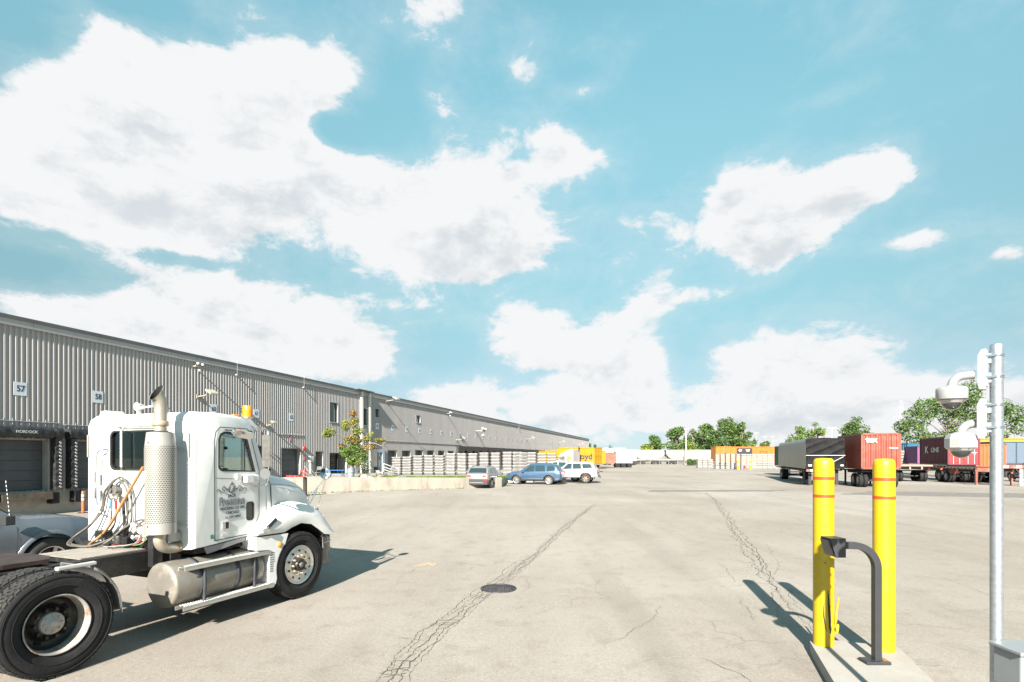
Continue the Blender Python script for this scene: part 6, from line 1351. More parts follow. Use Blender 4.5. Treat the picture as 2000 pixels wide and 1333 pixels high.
# ------------------------------------------------------------------ containers and trailers
YA = math.radians(17.5)
def cpaint(name, col, dirt=(.22, .13, .09), damt=.3): return M(name, col, .5, .05, var=.08, scale=1.2, dirt=dirt, damt=damt, dscale=1.2)
def container(label, cat, pos, az, L_, W, H, z0, mat, left=True, end='ribs', name='shipping_container', group='shipping containers', texts=(), barm=None, ribs_=True, endmat=None):
    """origin: near-left bottom corner; local x runs away from the viewer, local -y to the right"""
    o = thing(name, label, cat, (pos[0], pos[1], 0), PI / 2 - az, group); em = endmat or mat
    def corr(m_, a, b, fix, axis, out, zl, zh, pitch=.28, dep=.04):
        n = max(1, round((b - a) / pitch)); p = (b - a) / n; pts = []
        for i in range(n):
            x = a + i * p
            pts += [(x, 0), (x + p * .36, 0), (x + p * .5, dep), (x + p * .86, dep)]
        pts.append((b, 0)); k = len(pts)
        P = (lambda t, d, z: (t, fix - out * d, z)) if axis == 'x' else (lambda t, d, z: (fix - out * d, t, z))
        m_.add([P(t, d, zl) for t, d in pts] + [P(t, d, zh) for t, d in pts], [(i, i + 1, k + i + 1, k + i) for i in range(k - 1)])
    q = mb(mat); zl, zh = z0 + .14, z0 + H - .12
    corr(q, .1, L_ - .1, -.02, 'x', 1, zl, zh); q.build('left_side', o)
    q = mb(mat); corr(q, .1, L_ - .1, -W + .02, 'x', -1, zl, zh); q.build('right_side', o)
    mb(mat).box(.02, L_ - .02, -W + .02, -.02, z0 + H - .05, z0 + H - .02).box(.05, L_ - .05, -W + .05, -.05, z0 + .05, z0 + .12).box(L_ - .06, L_ - .03, -W + .1, -.1, zl, zh).build('roof', o)
    fr = mb(mat)
    for x in (0, L_ - .12):
        for y in (-.12, -W): fr.box(x, x + .12, y, y + .12, z0 + .1, z0 + H - .1)
    for x in (0, L_ - .1):
        fr.box(x + .002, x + .1, -W + .12, -.12, z0 + .005, z0 + .14); fr.box(x + .002, x + .1, -W + .12, -.12, z0 + H - .12, z0 + H - .005)
    for y in (-.1, -W + .002):
        fr.box(.12, L_ - .12, y, y + .098, z0 + .005, z0 + .14); fr.box(.12, L_ - .12, y, y + .098, z0 + H - .12, z0 + H - .005)
    fr.build('frame', o)
    q = mb(DARKM)
    for x in (-.004, L_ - .146):
        for y in (-.126, -W - .004):
            for z in (z0 - .004, z0 + H - .10): q.box(x, x + .15, y, y + .13, z, z + .104)
    q.build('corner_casting', o)
    if end == 'ribs':
        q = mb(em); corr(q, -W + .12, -.12, .03, 'y', -1, zl, zh, .30, .05); q.build('front_end', o)
    elif end == 'doors':
        for k in range(2):
            a = -W + .13 + k * (W / 2 - .12); b = a + W / 2 - .14; q = mb(em); q.box(.03, .08, a, b, zl, zh)
            for j in range(4): q.box(.012, .03, a + .05, b - .05, lerp(zl, zh, (j + .15) / 4), lerp(zl, zh, (j + .7) / 4))
            d = q.build('door', o); bq = mb(barm or M('white_lock_rod', (.7, .68, .65), .4, .2))
            for f_ in (.28, .72):
                y = lerp(a, b, f_); bq.cyl((-.005, y, z0 + .1), (-.005, y, z0 + H - .08), .022, n=6); bq.box(-.03, .0, y - .05, y + .05, z0 + .95, z0 + 1.05)
            bq.box(-.02, 0, a + .1, b - .1, z0 + 1.1, z0 + 1.14); bq.build('lock_rod', d)
    for (side, body, size, u, v, col, kw) in texts:
        if side == 'end': put_text(body, size, col, (-.03, -u, z0 + v), (0, -1, 0), (0, 0, 1), o, **kw)
        else: put_text(body, size, col, (u, .03, z0 + v), (-1, 0, 0), (0, 0, 1), o, **kw)
    return o
def running_gear(o, xs_, W, r=.5, legs=(), deck=None, deckm=DARKM, z=1.15, L_=12, dual=True, legm=DARKM):
    if deck: mb(deckm).box(0, L_, -W, 0, z - .04, z + .10).build('deck', o)
    fr = mb(deckm if deck else DARKM)
    for y in (-W * .32, -W * .68): fr.box(.05, L_ - .05, y - .06, y + .06, z - .32, z - .04)
    x = .3
    while x < L_: fr.box(x, x + .08, -W + .1, -.1, z - .14, z - .045); x += 1.1
    fr.build('chassis_beam', o)
    for x in xs_:
        for y in (-.15, -.45, -W + .45, -W + .15) if dual else (-.2, -W + .2):
            w = bpy.data.objects.new('wheel', None); COL.objects.link(w); w.parent = o; w.location = (x, y, r); w.rotation_euler = (PI / 2 * (-1 if y > -W / 2 else 1), 0, 0)
            inst(WTYRE, w); inst(WRIM, w)
        mb(DARKM).cyl((x, -.3, r), (x, -W + .3, r), .07, n=8).build('axle', o)
    for x in legs:
        for y in (-.35, -W + .35): mb(legm).box(x, x + .12, y - .06, y + .06, .08, z - .05).box(x - .1, x + .22, y - .14, y + .14, .02, .08).build('landing_leg', o)
_p = mb(BLACK); _p.lathe([(.29, -.12), (.33, -.135), (.47, -.13), (.5, -.10), (.5, .10), (.47, .13), (.33, .135), (.29, .12)], 28); WTYRE = _p.build('tyre', None)
_p = mb(M('grey_steel_rim', (.30, .29, .28), .5, .5, var=.15)); _p.lathe([(.29, .12), (.27, .08), (.20, .03), (.10, .05), (.09, .10), (0, .10)], 24); WRIM = _p.build('rim', None)
def P2(px, Y): return ((px - 1000) / F * Y, Y)
WT = M('white_print', (.75, .75, .74), .6, var=0)
# tex container on its chassis
TEXM = cpaint('faded_orange_red_container', (.25, .042, .022), (.34, .14, .09), .45)
c = container('faded red container reading tex on a dark chassis between the yellow bollards', 'container', P2(1682, 38.5), YA, 6.06, 2.44, 2.58, 1.32, TEXM, texts=(('end', 'tex', .52, .62, 2.10, WT, dict(bold=.02)), ('end', 'T E X U', .16, 1.98, 1.5, WT, dict(bold=.004)), ('side', 'J', .5, 3.4, .35, WT, {}), ('side', 'TEX', .3, 5.2, 1.7, WT, {})))
running_gear(c, (.9, 2.1), 2.44, legs=(5.2,), z=1.28, L_=6.2)
# tarped flatbed
SILV = M('silver_green_tarp', (.17, .18, .145), .4, .3, var=.12, scale=.7, bump=.25, bscale=2.5); TARP = M('black_tarp', (.010, .010, .011), .7, var=.3, spec=.15)
tb = thing('tarped_trailer', 'flatbed trailer with silver side tarp and wrinkled black tarp on its end', 'trailer', (*P2(1573, 41.0), 0), PI / 2 - math.radians(19.5), 'trailers parked on the right of the yard')
LT = 15.4
q = mb(SILV); rg = []
for i in range(60):
    x = LT * i / 59; w_ = .012 * math.sin(i * 1.7) + .01 * math.sin(i * .9); zt_ = 3.60 + .02 * math.sin(i * .5); rg.append([(x, .0 + w_, 1.30), (x, .01 - w_, 2.2), (x, -.0 + w_, 3.3), (x, -.10, zt_), (x, -1.3, zt_ + .05), (x, -2.5, zt_), (x, -2.6, 3.3), (x, -2.6, 1.3)])
q.loft(rg, False, True); q.build('side_tarp', tb)
q = mb(TARP); ny_, nz_ = 44, 36; vs_ = []
for j in range(nz_ + 1):
    for i in range(ny_ + 1):
        u, v = i / ny_, j / nz_; rid = math.sin((u * 1.0 - v * 1.3) * 13 + 2 * math.sin(v * 4)) * .5 + .5; rid2 = math.sin((u * .6 + v * .5) * 23 + 3 * u); amp = .08 * (1 - abs(2 * v - 1) ** 3)
        vs_.append((-.06 - amp * rid ** 3 - .02 * rid2 * (.3 + u), -2.6 * u, lerp(1.30, 3.60 + .02 * math.sin(u * 9), v)))
q.add(vs_, [(j * (ny_ + 1) + i, j * (ny_ + 1) + i + 1, (j + 1) * (ny_ + 1) + i + 1, (j + 1) * (ny_ + 1) + i) for j in range(nz_) for i in range(ny_)], True); q.build('end_tarp', tb)
mb(M('white_strap', (.6, .6, .58), .6)).box(-.215, -.205, -2.6, -.02, 2.30, 2.335).boxr((-.2, -2.1, 2.0), (.01, .03, .9), (1.05, 0, 0)).build('strap', tb)
mb(M('white_lamp_shell', (.78, .78, .76), .3, var=.02)).box(-.2, -.1, -.4, -.16, 1.5, 1.62).box(-.2, -.1, -2.5, -2.3, 1.52, 1.62).build('tail_lamp', tb)
q = mb(M('red_white_tape', (.5, .08, .07), .5)); q.box(-.14, -.10, -.9, -.05, 1.10, 1.26); q.mat(WT).box(-.145, -.14, -.5, -.3, 1.12, 1.24).box(-.145, -.14, -.85, -.65, 1.12, 1.24); q.build('bumper_tape', tb)
running_gear(tb, (1.6 + 11.6, 3.0 + 11.0), 2.6, legs=(2.6,), z=1.30, L_=LT, legm=M('dark_blue_leg', (.03, .04, .08), .5)); mb(DARKM).box(.5, .62, -.5, -.3, .1, 1.2).box(.5, .62, -2.3, -2.1, .1, 1.2).build('stand', tb)
# green container further back
gcn = container('dark green container on a chassis just beyond the silver tarped trailer', 'container', P2(1529.5, 62.0), YA, 6.06, 2.44, 2.4, 1.12, cpaint('dark_green_container', (.035, .09, .045), damt=.1)); running_gear(gcn, (-.6, .6), 2.44, z=1.08, L_=6.1)
# K line
KM = cpaint('maroon_container', (.135, .012, .03), damt=.06); KR = cpaint('bright_red_door_paint', (.38, .018, .022), damt=.1)
kc = container('maroon container with K LINE lettering and bright red doors', 'container', P2(1851, 49.0), YA, 6.06, 2.44, 2.60, 1.47, KM, end='doors', endmat=KR, texts=(('side', 'K', .95, 4.35, 1.40, WT, dict(bold=.02, sx=1.2)), ('side', 'LINE', .62, 2.5, 1.38, WT, dict(bold=.015, sx=1.4)), ('end', '22G1\nKKFU', .17, 2.05, 1.9, WT, dict(bold=.003)))); running_gear(kc, (1.0, 2.2), 2.44, z=1.40, L_=6.2, legs=(5.5,))
RBR = M('rust_red_beam', (.20, .055, .035), .6, .1, var=.15, dirt=(.5, .4, .33), damt=.4)
ch1 = thing('chassis_trailer', 'empty low chassis trailer with rust red beams and orange landing legs', 'trailer', (*P2(1905, 42.0), 0), PI / 2 - YA, 'trailers parked on the right of the yard')
running_gear(ch1, (5.0, 6.3), 2.44, legs=(), z=1.32, L_=14, deckm=RBR)
q = mb(RBR); q.box(0, .15, -2.44, 0, 1.05, 1.36).box(0, 14, -.12, 0, 1.20, 1.34).box(0, 14, -2.44, -2.32, 1.20, 1.34); q.prism([(3.2, 1.2), (4.6, 1.2), (4.2, .72), (3.6, .72)], -.2, -.06, 'y').prism([(8.6, 1.2), (10.4, 1.2), (9.8, .75), (9.0, .75)], -.2, -.06, 'y'); q.build('side_beam', ch1)
q = mb(M('yellow_white_marking', (.6, .55, .35), .6, var=.3, scale=3)); [q.box(.4 + k * .62, .4 + k * .62 + .34, .002, .008, 1.26, 1.33) for k in range(20)]; q.build('reflective_marks', ch1)
OL = M('orange_leg_paint', (.62, .13, .03), .5, var=.1)
for x in (6.2, 10.0): mb(OL).box(x, x + .14, -.25, -.1, .08, 1.2).box(x - .06, x + .2, -.3, -.05, .02, .08).build('landing_leg', ch1)
mb(RBR).box(.0, .14, -.16, -.02, .02, 1.1).box(.0, .14, -2.40, -2.26, .02, 1.1).build('rear_post', ch1)
ch2 = thing('chassis_trailer', 'flatbed chassis trailer with pale deck directly right of the tex container', 'trailer', (*P2(1838, 46.5), 0), PI / 2 - YA, 'trailers parked on the right of the yard'); ch2.location.x -= 2.9; ch2.location.y += .9
running_gear(ch2, (1.4, 2.7, 9.5), 2.44, z=1.42, L_=13, deck=True, deckm=M('pale_trailer_deck', (.28, .22, .18), .7, var=.15, dirt=(.25, .12, .09), damt=.5), legs=(7.0,), legm=OL)
ch3 = thing('chassis_trailer', 'chassis trailer with red and white striped end beam at the right edge', 'trailer', (*P2(1955, 40.5), 0), PI / 2 - YA, 'trailers parked on the right of the yard')
running_gear(ch3, (6.0, 7.3), 2.44, z=1.40, L_=12, deckm=RBR)
q = mb(RBR); q.box(-.1, .05, -3.6, 0, 1.34, 1.62); q.mat(WT); [q.box(-.106, -.1, -a - .32, -a, 1.38, 1.56) for a in (.1, .9, 1.7, 2.5)]; q.build('end_beam', ch3)
mb(RBR).tube([(0, -.9, 1.3), (.0, -1.2, .9), (.0, -1.1, .55), (0, -.8, .5)], .02, 6).build('hanging_cable', ch3)
mb(M('white_post_paint', (.6, .66, .68), .5)).box(.0, .14, -1.35, -1.15, .05, 1.3).build('stand_leg', ch3)
# others further right
container('plain purple container left of the maroon K LINE one', 'container', P2(1792, 66.0), YA, 4.2, 2.4, 2.2, 1.35, cpaint('purple_container', (.17, .05, .16), damt=0))
container('orange ribbed container right of the red doors, behind the camera pole', 'container', P2(1906, 53.0), YA, 6.06, 2.44, 2.35, 1.12, cpaint('orange_ribbed_container', (.36, .095, .02), damt=.2)); 
bl = container('bright blue container far behind, above the white ingots', 'container', P2(1762, 84.0), YA * 0 + math.radians(80), 12.0, 2.44, 2.7, 1.6, cpaint('blue_container', (.015, .12, .22), damt=.1)); bl.location.x = (1745 - 1000) / F * 84; bl.location.y = 84
gb = thing('blue_grey_trailer', 'blue grey box trailer with dark vertical posts right of the camera pole', 'trailer', (*P2(1938, 58.0), 0), math.radians(-4))
q = mb(M('blue_grey_panel', (.13, .175, .23), .45, .2, var=.06)); 
for k in range(9): mb(M('blue_grey_panel', (.13, .175, .23), .45, .2, var=.06)).box(k * 1.22 + .05, (k + 1) * 1.22 - .05, 0, 2.4, 1.55, 3.75).build('panel', gb)
q = mb(M('dark_post', (.05, .07, .09), .5)); [q.box(k * 1.22 - .05, k * 1.22 + .05, -.05, .1, 1.4, 3.8) for k in range(10)]; q.box(0, 11, -.04, 2.4, 1.40, 1.549).box(0, 11, -.04, 2.4, 3.751, 3.85); q.build('post', gb)
for x in (1.5, 2.8, 9): mb(BLACK).cyl((x, 0, .5), (x, 2.3, .5), .5, n=20).build('wheel', gb)
mb(DARKM).box(0, 11, .6, 1.8, 1.0, 1.4).build('chassis_beam', gb)
gy = thing('gantry_crane', 'long yellow crane beam above the trailers at the right edge', 'crane', (*P2(1908, 72.0), 0), math.radians(-2))
q = mb(M('crane_yellow', (.40, .25, .03), .5, var=.1)); q.box(0, 26, -.4, .4, 4.05, 4.60).box(0, 26, -.5, .5, 4.601, 4.68); q.build('beam', gy); mb(M('crane_yellow', (.40, .25, .03), .5)).box(.2, .7, -.3, .3, 0, 4.05).box(25, 25.5, -.3, .3, 0, 4.05).build('leg', gy)
def stack_thing(px, ytop, Y, base, w, n, lab, d=.9, rz=0, grp='distant stacks of aluminium ingots'):
    o = thing('ingot_stack', lab, 'ingot stack', ((px - 1000) / F * Y, Y, base), rz, grp); top = CH - (ytop - 893) / F * Y; h = (top - base) / n
    for k in range(n):
        q = mb(INGM); z = k * h; j = random.uniform(-.02, .02); q.prism([(-w * .44 + j, z + .12 * h), (w * .44 + j, z + .12 * h), (w * .5 + j, z + h * .5), (w * .49 + j, z + h * .92), (-w * .49 + j, z + h * .92), (-w * .5 + j, z + h * .5)], -d / 2, d / 2, 'y'); q.build('ingot', o)
YS = 100
lst = [(1366, 896.5, 110), (1376, 896.5, 110), (1386, 897, 110)]
for i, (px, yt, Y) in enumerate(lst): stack_thing(px, yt, Y, 0, 1.0, 5, ['low ingot stack beside the dark green bush', 'low ingot stack in the middle of the three low ones', 'low ingot stack next to the tall stacks'][i])
names_ = ['leftmost tall ingot stack', 'second tall ingot stack', 'third tall ingot stack', 'fourth tall ingot stack', 'fifth tall ingot stack', 'sixth tall ingot stack', 'seventh tall ingot stack', 'eighth tall ingot stack', 'ninth tall ingot stack', 'tenth tall ingot stack', 'eleventh tall ingot stack', 'rightmost tall ingot stack']
for i in range(12):
    px = 1400 + i * 10.2; stack_thing(px, 887 + random.uniform(-.4, .4) + (.6 if i < 2 else 0), YS, 0, .70 if i < 5 else .96, 9, names_[i] + ' below the orange railcar', d=.6 if i < 5 else .9)
for i, (px, yt) in enumerate(((1756, 880), (1766, 883))): stack_thing(px, yt, 70, .6, .62 if i else .75, 7, ['white ingot stack just right of the tex container', 'white ingot stack left of the purple container'][i])
# left side: yellow container with Lloyd, its tractor, others behind
YC = cpaint('golden_yellow_container', (.46, .24, .008), damt=.1); INKB = M('dark_blue_print', (.03, .04, .10), .6, var=0)
def side_text(o, body, size, x, z, W, mat=INKB, **k): put_text(body, size, mat, (x, -W - .03, z), (1, 0, 0), (0, 0, 1), o, **k)
azL = math.radians(-55)
ld = container('golden yellow container reading Lloyd behind the white tractor', 'container', P2(1165, 77.0), azL, 6.06, 2.44, 2.45, 1.12, YC, end='doors', barm=YC); ld.location.x = (1176 - 1000) / F * 78 - 2.44 * math.cos(azL); ld.location.y = 78 + 2.44 * math.sin(azL)
# text must read left to right on its right-hand side, which runs away to the left
put_text('Lloyd', 1.15, INKB, (1.75, .05, 1.12 + 1.15), (-1, 0, 0), (0, 0, 1), ld, bold=.02, sx=1.15)
running_gear(ld, (1.0, 2.3), 2.44, z=1.10, L_=6)
tx = thing('semi_tractor', 'white semi tractor with sloped roof fairing and an orange door logo', 'truck', (*P2(1131, 76.0), 0), PI / 2 - math.radians(-62))
WTT = M('white_far_paint', (.34, .34, .335), .35, var=.02)
mb(WTT).prism([(.0, .9), (.0, 3.25), (.35, 3.3), (1.2, 2.95), (1.9, 2.55), (2.25, 1.9), (3.3, 1.6), (3.55, 1.2), (3.55, .6), (2.9, .6), (.9, .7)], 0, 2.3, 'y').build('cab', tx, bevel=.05)
mb(CGL).prism([(1.35, 1.75), (1.35, 2.4), (1.62, 2.4), (1.95, 1.78)], -.01, 2.31, 'y').build('side_window', tx); mb(CGL).prism([(1.93, 2.50), (2.24, 1.93), (2.26, 1.95), (1.95, 2.52)], .15, 2.15, 'y').build('windscreen', tx)
mb(M('orange_logo', (.75, .30, .02), .5, var=0)).box(.30, .95, -.012, 0, 1.70, 2.3).box(.30, .95, 2.3, 2.312, 1.70, 2.3).build('logo_panel', tx); put_text('JB', .42, INKB, (.55, 2.315, 2.0), (-1, 0, 0), (0, 0, 1), tx); put_text('JB', .42, INKB, (.65, -.016, 2.0), (1, 0, 0), (0, 0, 1), tx)
for x in (3.0, -.6, -1.7):
    for y in (.2, 2.1): inst(WTYRE, tx, (x, y, .5), (PI / 2, 0, 0)); inst(WRIM, tx, (x, y, .5), (PI / 2 if y < 1 else -PI / 2, 0, 0))
mb(DARKM).box(-2.3, 0, .7, 1.6, .7, 1.0).build('frame_rail', tx); mb(CHROME).cyl((-.12, .1, .9), (-.12, .1, 3.4), .08, n=10).build('exhaust_stack', tx)
mb(DARKM).cyl((-.2, .5, 3.2), (-.2, .5, 3.55), .12, n=10).build('air_intake', tx)
container('long yellow container row end behind the ingots, left of the white tractor', 'container', P2(1052, 96.0), math.radians(70), 12.2, 2.44, 2.4, .95, YC)
container('faded red ribbed container left of the white box trailer', 'container', (P2(1203, 108.0)[0] - 2.5, 108), math.radians(-10), 7.5, 2.44, 2.1, .85, cpaint('faded_red_container', (.52, .12, .08), (.6, .3, .2), .3))
def box_trailer(px0, px1, yt, yb, Y, lab, depth=2.5, rz=0.0):
    X0, X1 = (px0 - 1000) / F * Y, (px1 - 1000) / F * Y; o = thing('box_trailer', lab, 'trailer', (X0, Y, 0), rz, 'white box trailers far down the yard'); w = X1 - X0; zt_ = CH - (yt - 893) / F * Y; zb = CH - (yb - 893) / F * Y
    n = max(2, int(w / 1.2))
    mb(WTT).box(0, w, 0, depth, zb, zt_).build('box', o); q = mb(TRIM); [q.box(w * k / n - .02, w * k / n + .02, -.012, 0, zb + .1, zt_ - .1) for k in range(1, n)]; q.box(-.02, w + .02, -.02, depth + .02, zt_ + .001, zt_ + .08).box(-.02, w + .02, -.02, depth + .02, zb - .1, zb - .001); q.build('side_rib', o)
    for x in (w * .12, w * .12 + 1.2, w * .85): mb(BLACK).cyl((x, .1, .5), (x, depth - .1, .5), .5, n=16).build('wheel', o)
    mb(OL).box(w * .45, w * .45 + .15, .2, .35, .05, zb).build('landing_leg', o); mb(DARKM).box(.1, w - .1, .5, depth - .5, zb - .45, zb - .1).build('chassis_beam', o)
box_trailer(1203, 1235, 882.5, 904, 112, 'clean white box trailer right of the faded red container')
box_trailer(1177, 1222, 876, 884, 150, 'white trailer roof line showing above the red container', 2.5)
box_trailer(1222, 1243, 879.5, 900, 146, 'small white trailer end beyond the box trailer')
# hopper rail cars
def hopper(px0, px1, lab, Y=152):
    X0, X1 = (px0 - 1000) / F * Y, (px1 - 1000) / F * Y; w = X1 - X0; o = thing('hopper_railcar', lab, 'railcar', (X0, Y, 0), 0, 'pale hopper railcars on the track at the end of the yard'); HM = M('pale_grey_railcar', (.31, .30, .28), .55, var=.06, scale=.4, dirt=(.30, .26, .21), damt=.4, dscale=.5)
    prof_ = [(-.0, 1.6), (-.12, 2.4), (-.12, 3.2), (.1, 3.8), (.5, 4.1), (2.4, 4.1), (2.8, 3.8), (3.0, 3.2), (3.0, 2.4), (2.9, 1.6)]; rg = []
    for x, k in ((.2, 1), (w - .2, 1)): rg.append([(x, y, z) for y, z in prof_])
    q = mb(HM); lo = 1.15
    n = max(6, int(w / 1.1)); rg = []
    for i in range(n + 1):
        x = lerp(.2, w - .2, i / n); e = min(x, w - x); zb = lo + max(0, 2.0 - e) * .95; rg.append([(x, y, max(z, zb)) for y, z in prof_])
    q.loft(rg, True, False, True); q.build('hopper_body', o)
    q = mb(HM)
    for i in range(1, n): x = lerp(.2, w - .2, i / n); q.box(x - .04, x + .04, -.2, -.1, 1.7, 3.3)
    q.box(.0, w, -.2, -.12, 1.30, 1.5); q.box(.0, w, .3, 2.6, 4.11, 4.25); q.build('side_stake', o)
    q = mb(DARKM); [q.prism([(x - .8, 1.2), (x + .8, 1.2), (x + .3, .6), (x - .3, .6)], .5, 2.4, 'y') for x in [w * (k + .5) / max(2, int(w / 4)) for k in range(max(2, int(w / 4)))]]; q.box(0, w, .8, 2.0, .9, 1.2); q.build('discharge_chute', o)
    for x in (1.3, 3.0, w - 3.0, w - 1.3): mb(DARKM).cyl((x, .4, .45), (x, 2.5, .45), .45, n=16).build('wheel', o)
    q = mb(WM); [q.cyl((x, -.15, 1.1), (x, -.15, 3.9), .03, n=5) for x in (.25, .7, w - .7, w - .25)]; q.build('ladder', o)
hopper(1238, 1299, 'pale hopper railcar left of the tall white light pole'); hopper(1300, 1398, 'pale hopper railcar behind the light pole and the bush')
trk = mb(M('ballast_and_rail', (.22, .19, .16), .9, var=.3)); trk.box(15, 140, 150.5, 156.5, -.05, .1); trk.build('railway_track', kind='structure')
# low fence before the track
fn = thing('wire_fence', 'low wire fence with thin posts in front of the hopper railcars', 'fence', (30, 146, 0)); q = mb(GALV); [q.cyl((x * 2.5, 0, 0), (x * 2.5, 0, 1.2), .04, n=5) for x in range(0, 12)]; q.build('post', fn); q = mb(GALV); [q.cyl((0, 0, z), (27.5, 0, z), .015, n=4) for z in (.3, .6, .9, 1.15)]; q.build('wire', fn)
# orange autorack car
AX0 = (1398 - 1000) / F * 125; AW = (1517 - 1398) / F * 125; ar = thing('autorack_railcar', 'long orange railcar reading TTX with a black logo panel', 'railcar', (AX0, 125, 0), .02)
ORG = cpaint('autorack_orange', (.42, .15, .018), damt=.12)
for k in range(12): mb(ORG).box(AW * k / 12 + .02, AW * (k + 1) / 12 - .02, 0, 3, 1.4, 4.45).build('side_panel', ar)
mb(ORG).box(0, AW, -.06, 3.05, 4.451, 4.62).box(0, AW, -.06, 3.05, 1.1, 1.399).build('roof_rail', ar); mb(M('black_logo_panel', (.03, .03, .035), .5)).box(AW * .345, AW * .605, -.03, -.001, 2.2, 4.25).build('logo_panel', ar)
q = mb(WT); q.lathe([(0, .01), (.38, .01)], 20, Matrix.Translation((AW * .405, -.04, 3.75)) @ Matrix.Scale(.65, 4, Vector((0, 0, 1))) @ Euler((PI / 2, 0, 0)).to_matrix().to_4x4()).prism([(AW * .51, 3.5), (AW * .55, 3.5), (AW * .565, 3.98), (AW * .53, 3.88), (AW * .495, 3.98)], -.05, -.04, 'y'); q.build('logo', ar)
put_text('TTX', .75, M('rust_red_print', (.35, .06, .02), .6, var=0), (AW * .79, -.03, 3.25), (1, 0, 0), (0, 0, 1), ar, bold=.03, sx=1.5); put_text('ax', .8, M('rust_red_print', (.35, .06, .02), .6, var=0), (AW * .16, -.03, 3.1), (1, 0, 0), (0, 0, 1), ar, bold=.03, shear=.3)
for x in (1.2, 2.8, AW - 2.8, AW - 1.2): mb(DARKM).cyl((x, .4, .45), (x, 2.5, .45), .45, n=16).build('wheel', ar)
# far bollards and hydrant
for i, px in enumerate((1441.5, 1466)):
    o = thing('bollard', ['distant short yellow bollard left of the red hydrant', 'distant short yellow bollard right of the red hydrant'][i], 'bollard', ((px - 1000) / F * 95, 95, 0), 0, 'distant yellow bollards by the hydrant'); mb(YELLOW).lathe([(.24, 0), (.24, 1.45), (.2, 1.55), (0, 1.6)], 16).build('sleeve', o); mb(WT).lathe([(.242, .9), (.242, .98)], 16).build('tape_band', o)
mb(M('dark_gear', (.05, .05, .08), .6, var=.3)).boxr(((1436 - 1000) / F * 95, 95, .75), (.3, .3, .8)).boxr(((1436 - 1000) / F * 95, 95, .2), (.4, .35, .3), (0, 0, .4)).build('utility_box', label='dark utility box touching the distant bollard left of the hydrant', cat='utility box')
o = thing('fire_hydrant', 'distant red fire hydrant between two short yellow bollards', 'fire hydrant', ((1454 - 1000) / F * 95, 95, 0)); mb(RED).lathe([(.22, 0), (.22, .05), (.13, .07), (.13, .5), (.18, .52), (.15, .62), (0, .72)], 16).build('barrel', o); mb(RED).cyl((-.26, 0, .4), (.26, 0, .4), .08, n=10).build('outlet', o)
# poles
def pole(px, yt, Y, r, lab, mat, arm=0, nm='light_pole', cat='light pole', cross=0):
    X_ = (px - 1000) / F * Y; h = CH - (yt - 893) / F * Y; o = thing(nm, lab, cat, (X_, Y, 0)); mb(mat).cyl((0, 0, 0), (0, 0, h), r, r * .6, 8).build('shaft', o)
    if arm: mb(mat).box(-arm, arm, -.08, .08, h - .1, h + .05).build('lamp_arm', o)
    if cross:
        q = mb(mat); [q.box(-cross, cross, -.06, .06, h - .8 - k * 1.1, h - .65 - k * 1.1) for k in range(2)]; q.build('crossarm', o)
WPOLE = M('cream_pole', (.62, .60, .52), .6); WOODP = M('weathered_wood_pole', (.22, .19, .16), .85, var=.2)
pole(1340, 838, 148, .16, 'tall cream light pole in front of the hopper railcars', WPOLE, .6); pole(1624.5, 836, 170, .2, 'pale pole rising behind the tarped trailer', WPOLE, 1.5)
pole(1337, 880, 149, .12, 'short dark post at the left of the bush', WOODP, nm='post', cat='post'); pole(1414, 872, 120, .1, 'thin dark mast in front of the orange railcar', WOODP, nm='mast', cat='mast')
pole(1477, 846, 240, .12, 'slim lamp mast standing right of the big distant trees', GALV, 1.4); pole(1981, 835, 180, .15, 'wooden power pole at the right edge above the crane beam', WOODP, nm='utility_pole', cat='utility pole', cross=1.3); pole(1978, 832, 170, .12, 'thin pole close beside the wooden power pole', GALV, nm='utility_pole', cat='utility pole')
for i, (px, y) in enumerate(((1494, 853), (1508, 853), (1512, 862))): pole(px, y, 260, .1, ['far floodlight mast above the orange railcar, left', 'far floodlight mast above the orange railcar, right', 'lowest far floodlight mast above the orange railcar'][i], GALV, 1.2)
# transmission tower and wires
TWR = M('faint_tower_steel', (.42, .44, .46), .6, .3)
def tower(px, yt, Y, lab):
    X_ = (px - 1000) / F * Y; h = CH - (yt - 893) / F * Y; o = thing('transmission_tower', lab, 'pylon', (X_, Y, 0)); q = mb(TWR); r = .10; b = h * .10
    lv = [0, .16, .30, .43, .55, .66, .76, .85, .93, 1]; w = [b * (1 - .86 * t) for t in lv]
    for i in range(9):
        for sx_ in (-1, 1):
            for sy in (-1, 1): q.cyl((sx_ * w[i], sy * w[i], lv[i] * h), (sx_ * w[i + 1], sy * w[i + 1], lv[i + 1] * h), r, n=4, cap=False)
            q.cyl((sx_ * w[i], -w[i], lv[i] * h), (-sx_ * w[i + 1], -w[i + 1], lv[i + 1] * h), r * .6, n=4, cap=False); q.cyl((sx_ * w[i], w[i], lv[i] * h), (-sx_ * w[i + 1], w[i + 1], lv[i + 1] * h), r * .6, n=4, cap=False)
    q.build('lattice', o); q = mb(TWR)
    for z in (.72, .84, .95): q.cyl((-h * .12, 0, z * h), (h * .12, 0, z * h), r * .9, n=4); [q.cyl((s * h * .12, 0, z * h), (s * h * .12, 0, z * h - 1.5), .08, n=4) for s in (-1, 1)]
    q.build('crossarm', o)
tower(1759, 782, 430, 'faint steel transmission tower left of the large tree at the right')
tower(1641, 842, 900, 'very distant tower between the two smaller distant trees')
w_ = thing('power_line', 'thin power wires sagging across the sky at the right', 'wires', (0, 0, 0)); q = mb(M('wire_dark', (.12, .12, .12), .6))
pA = at(1981, 838, 180)
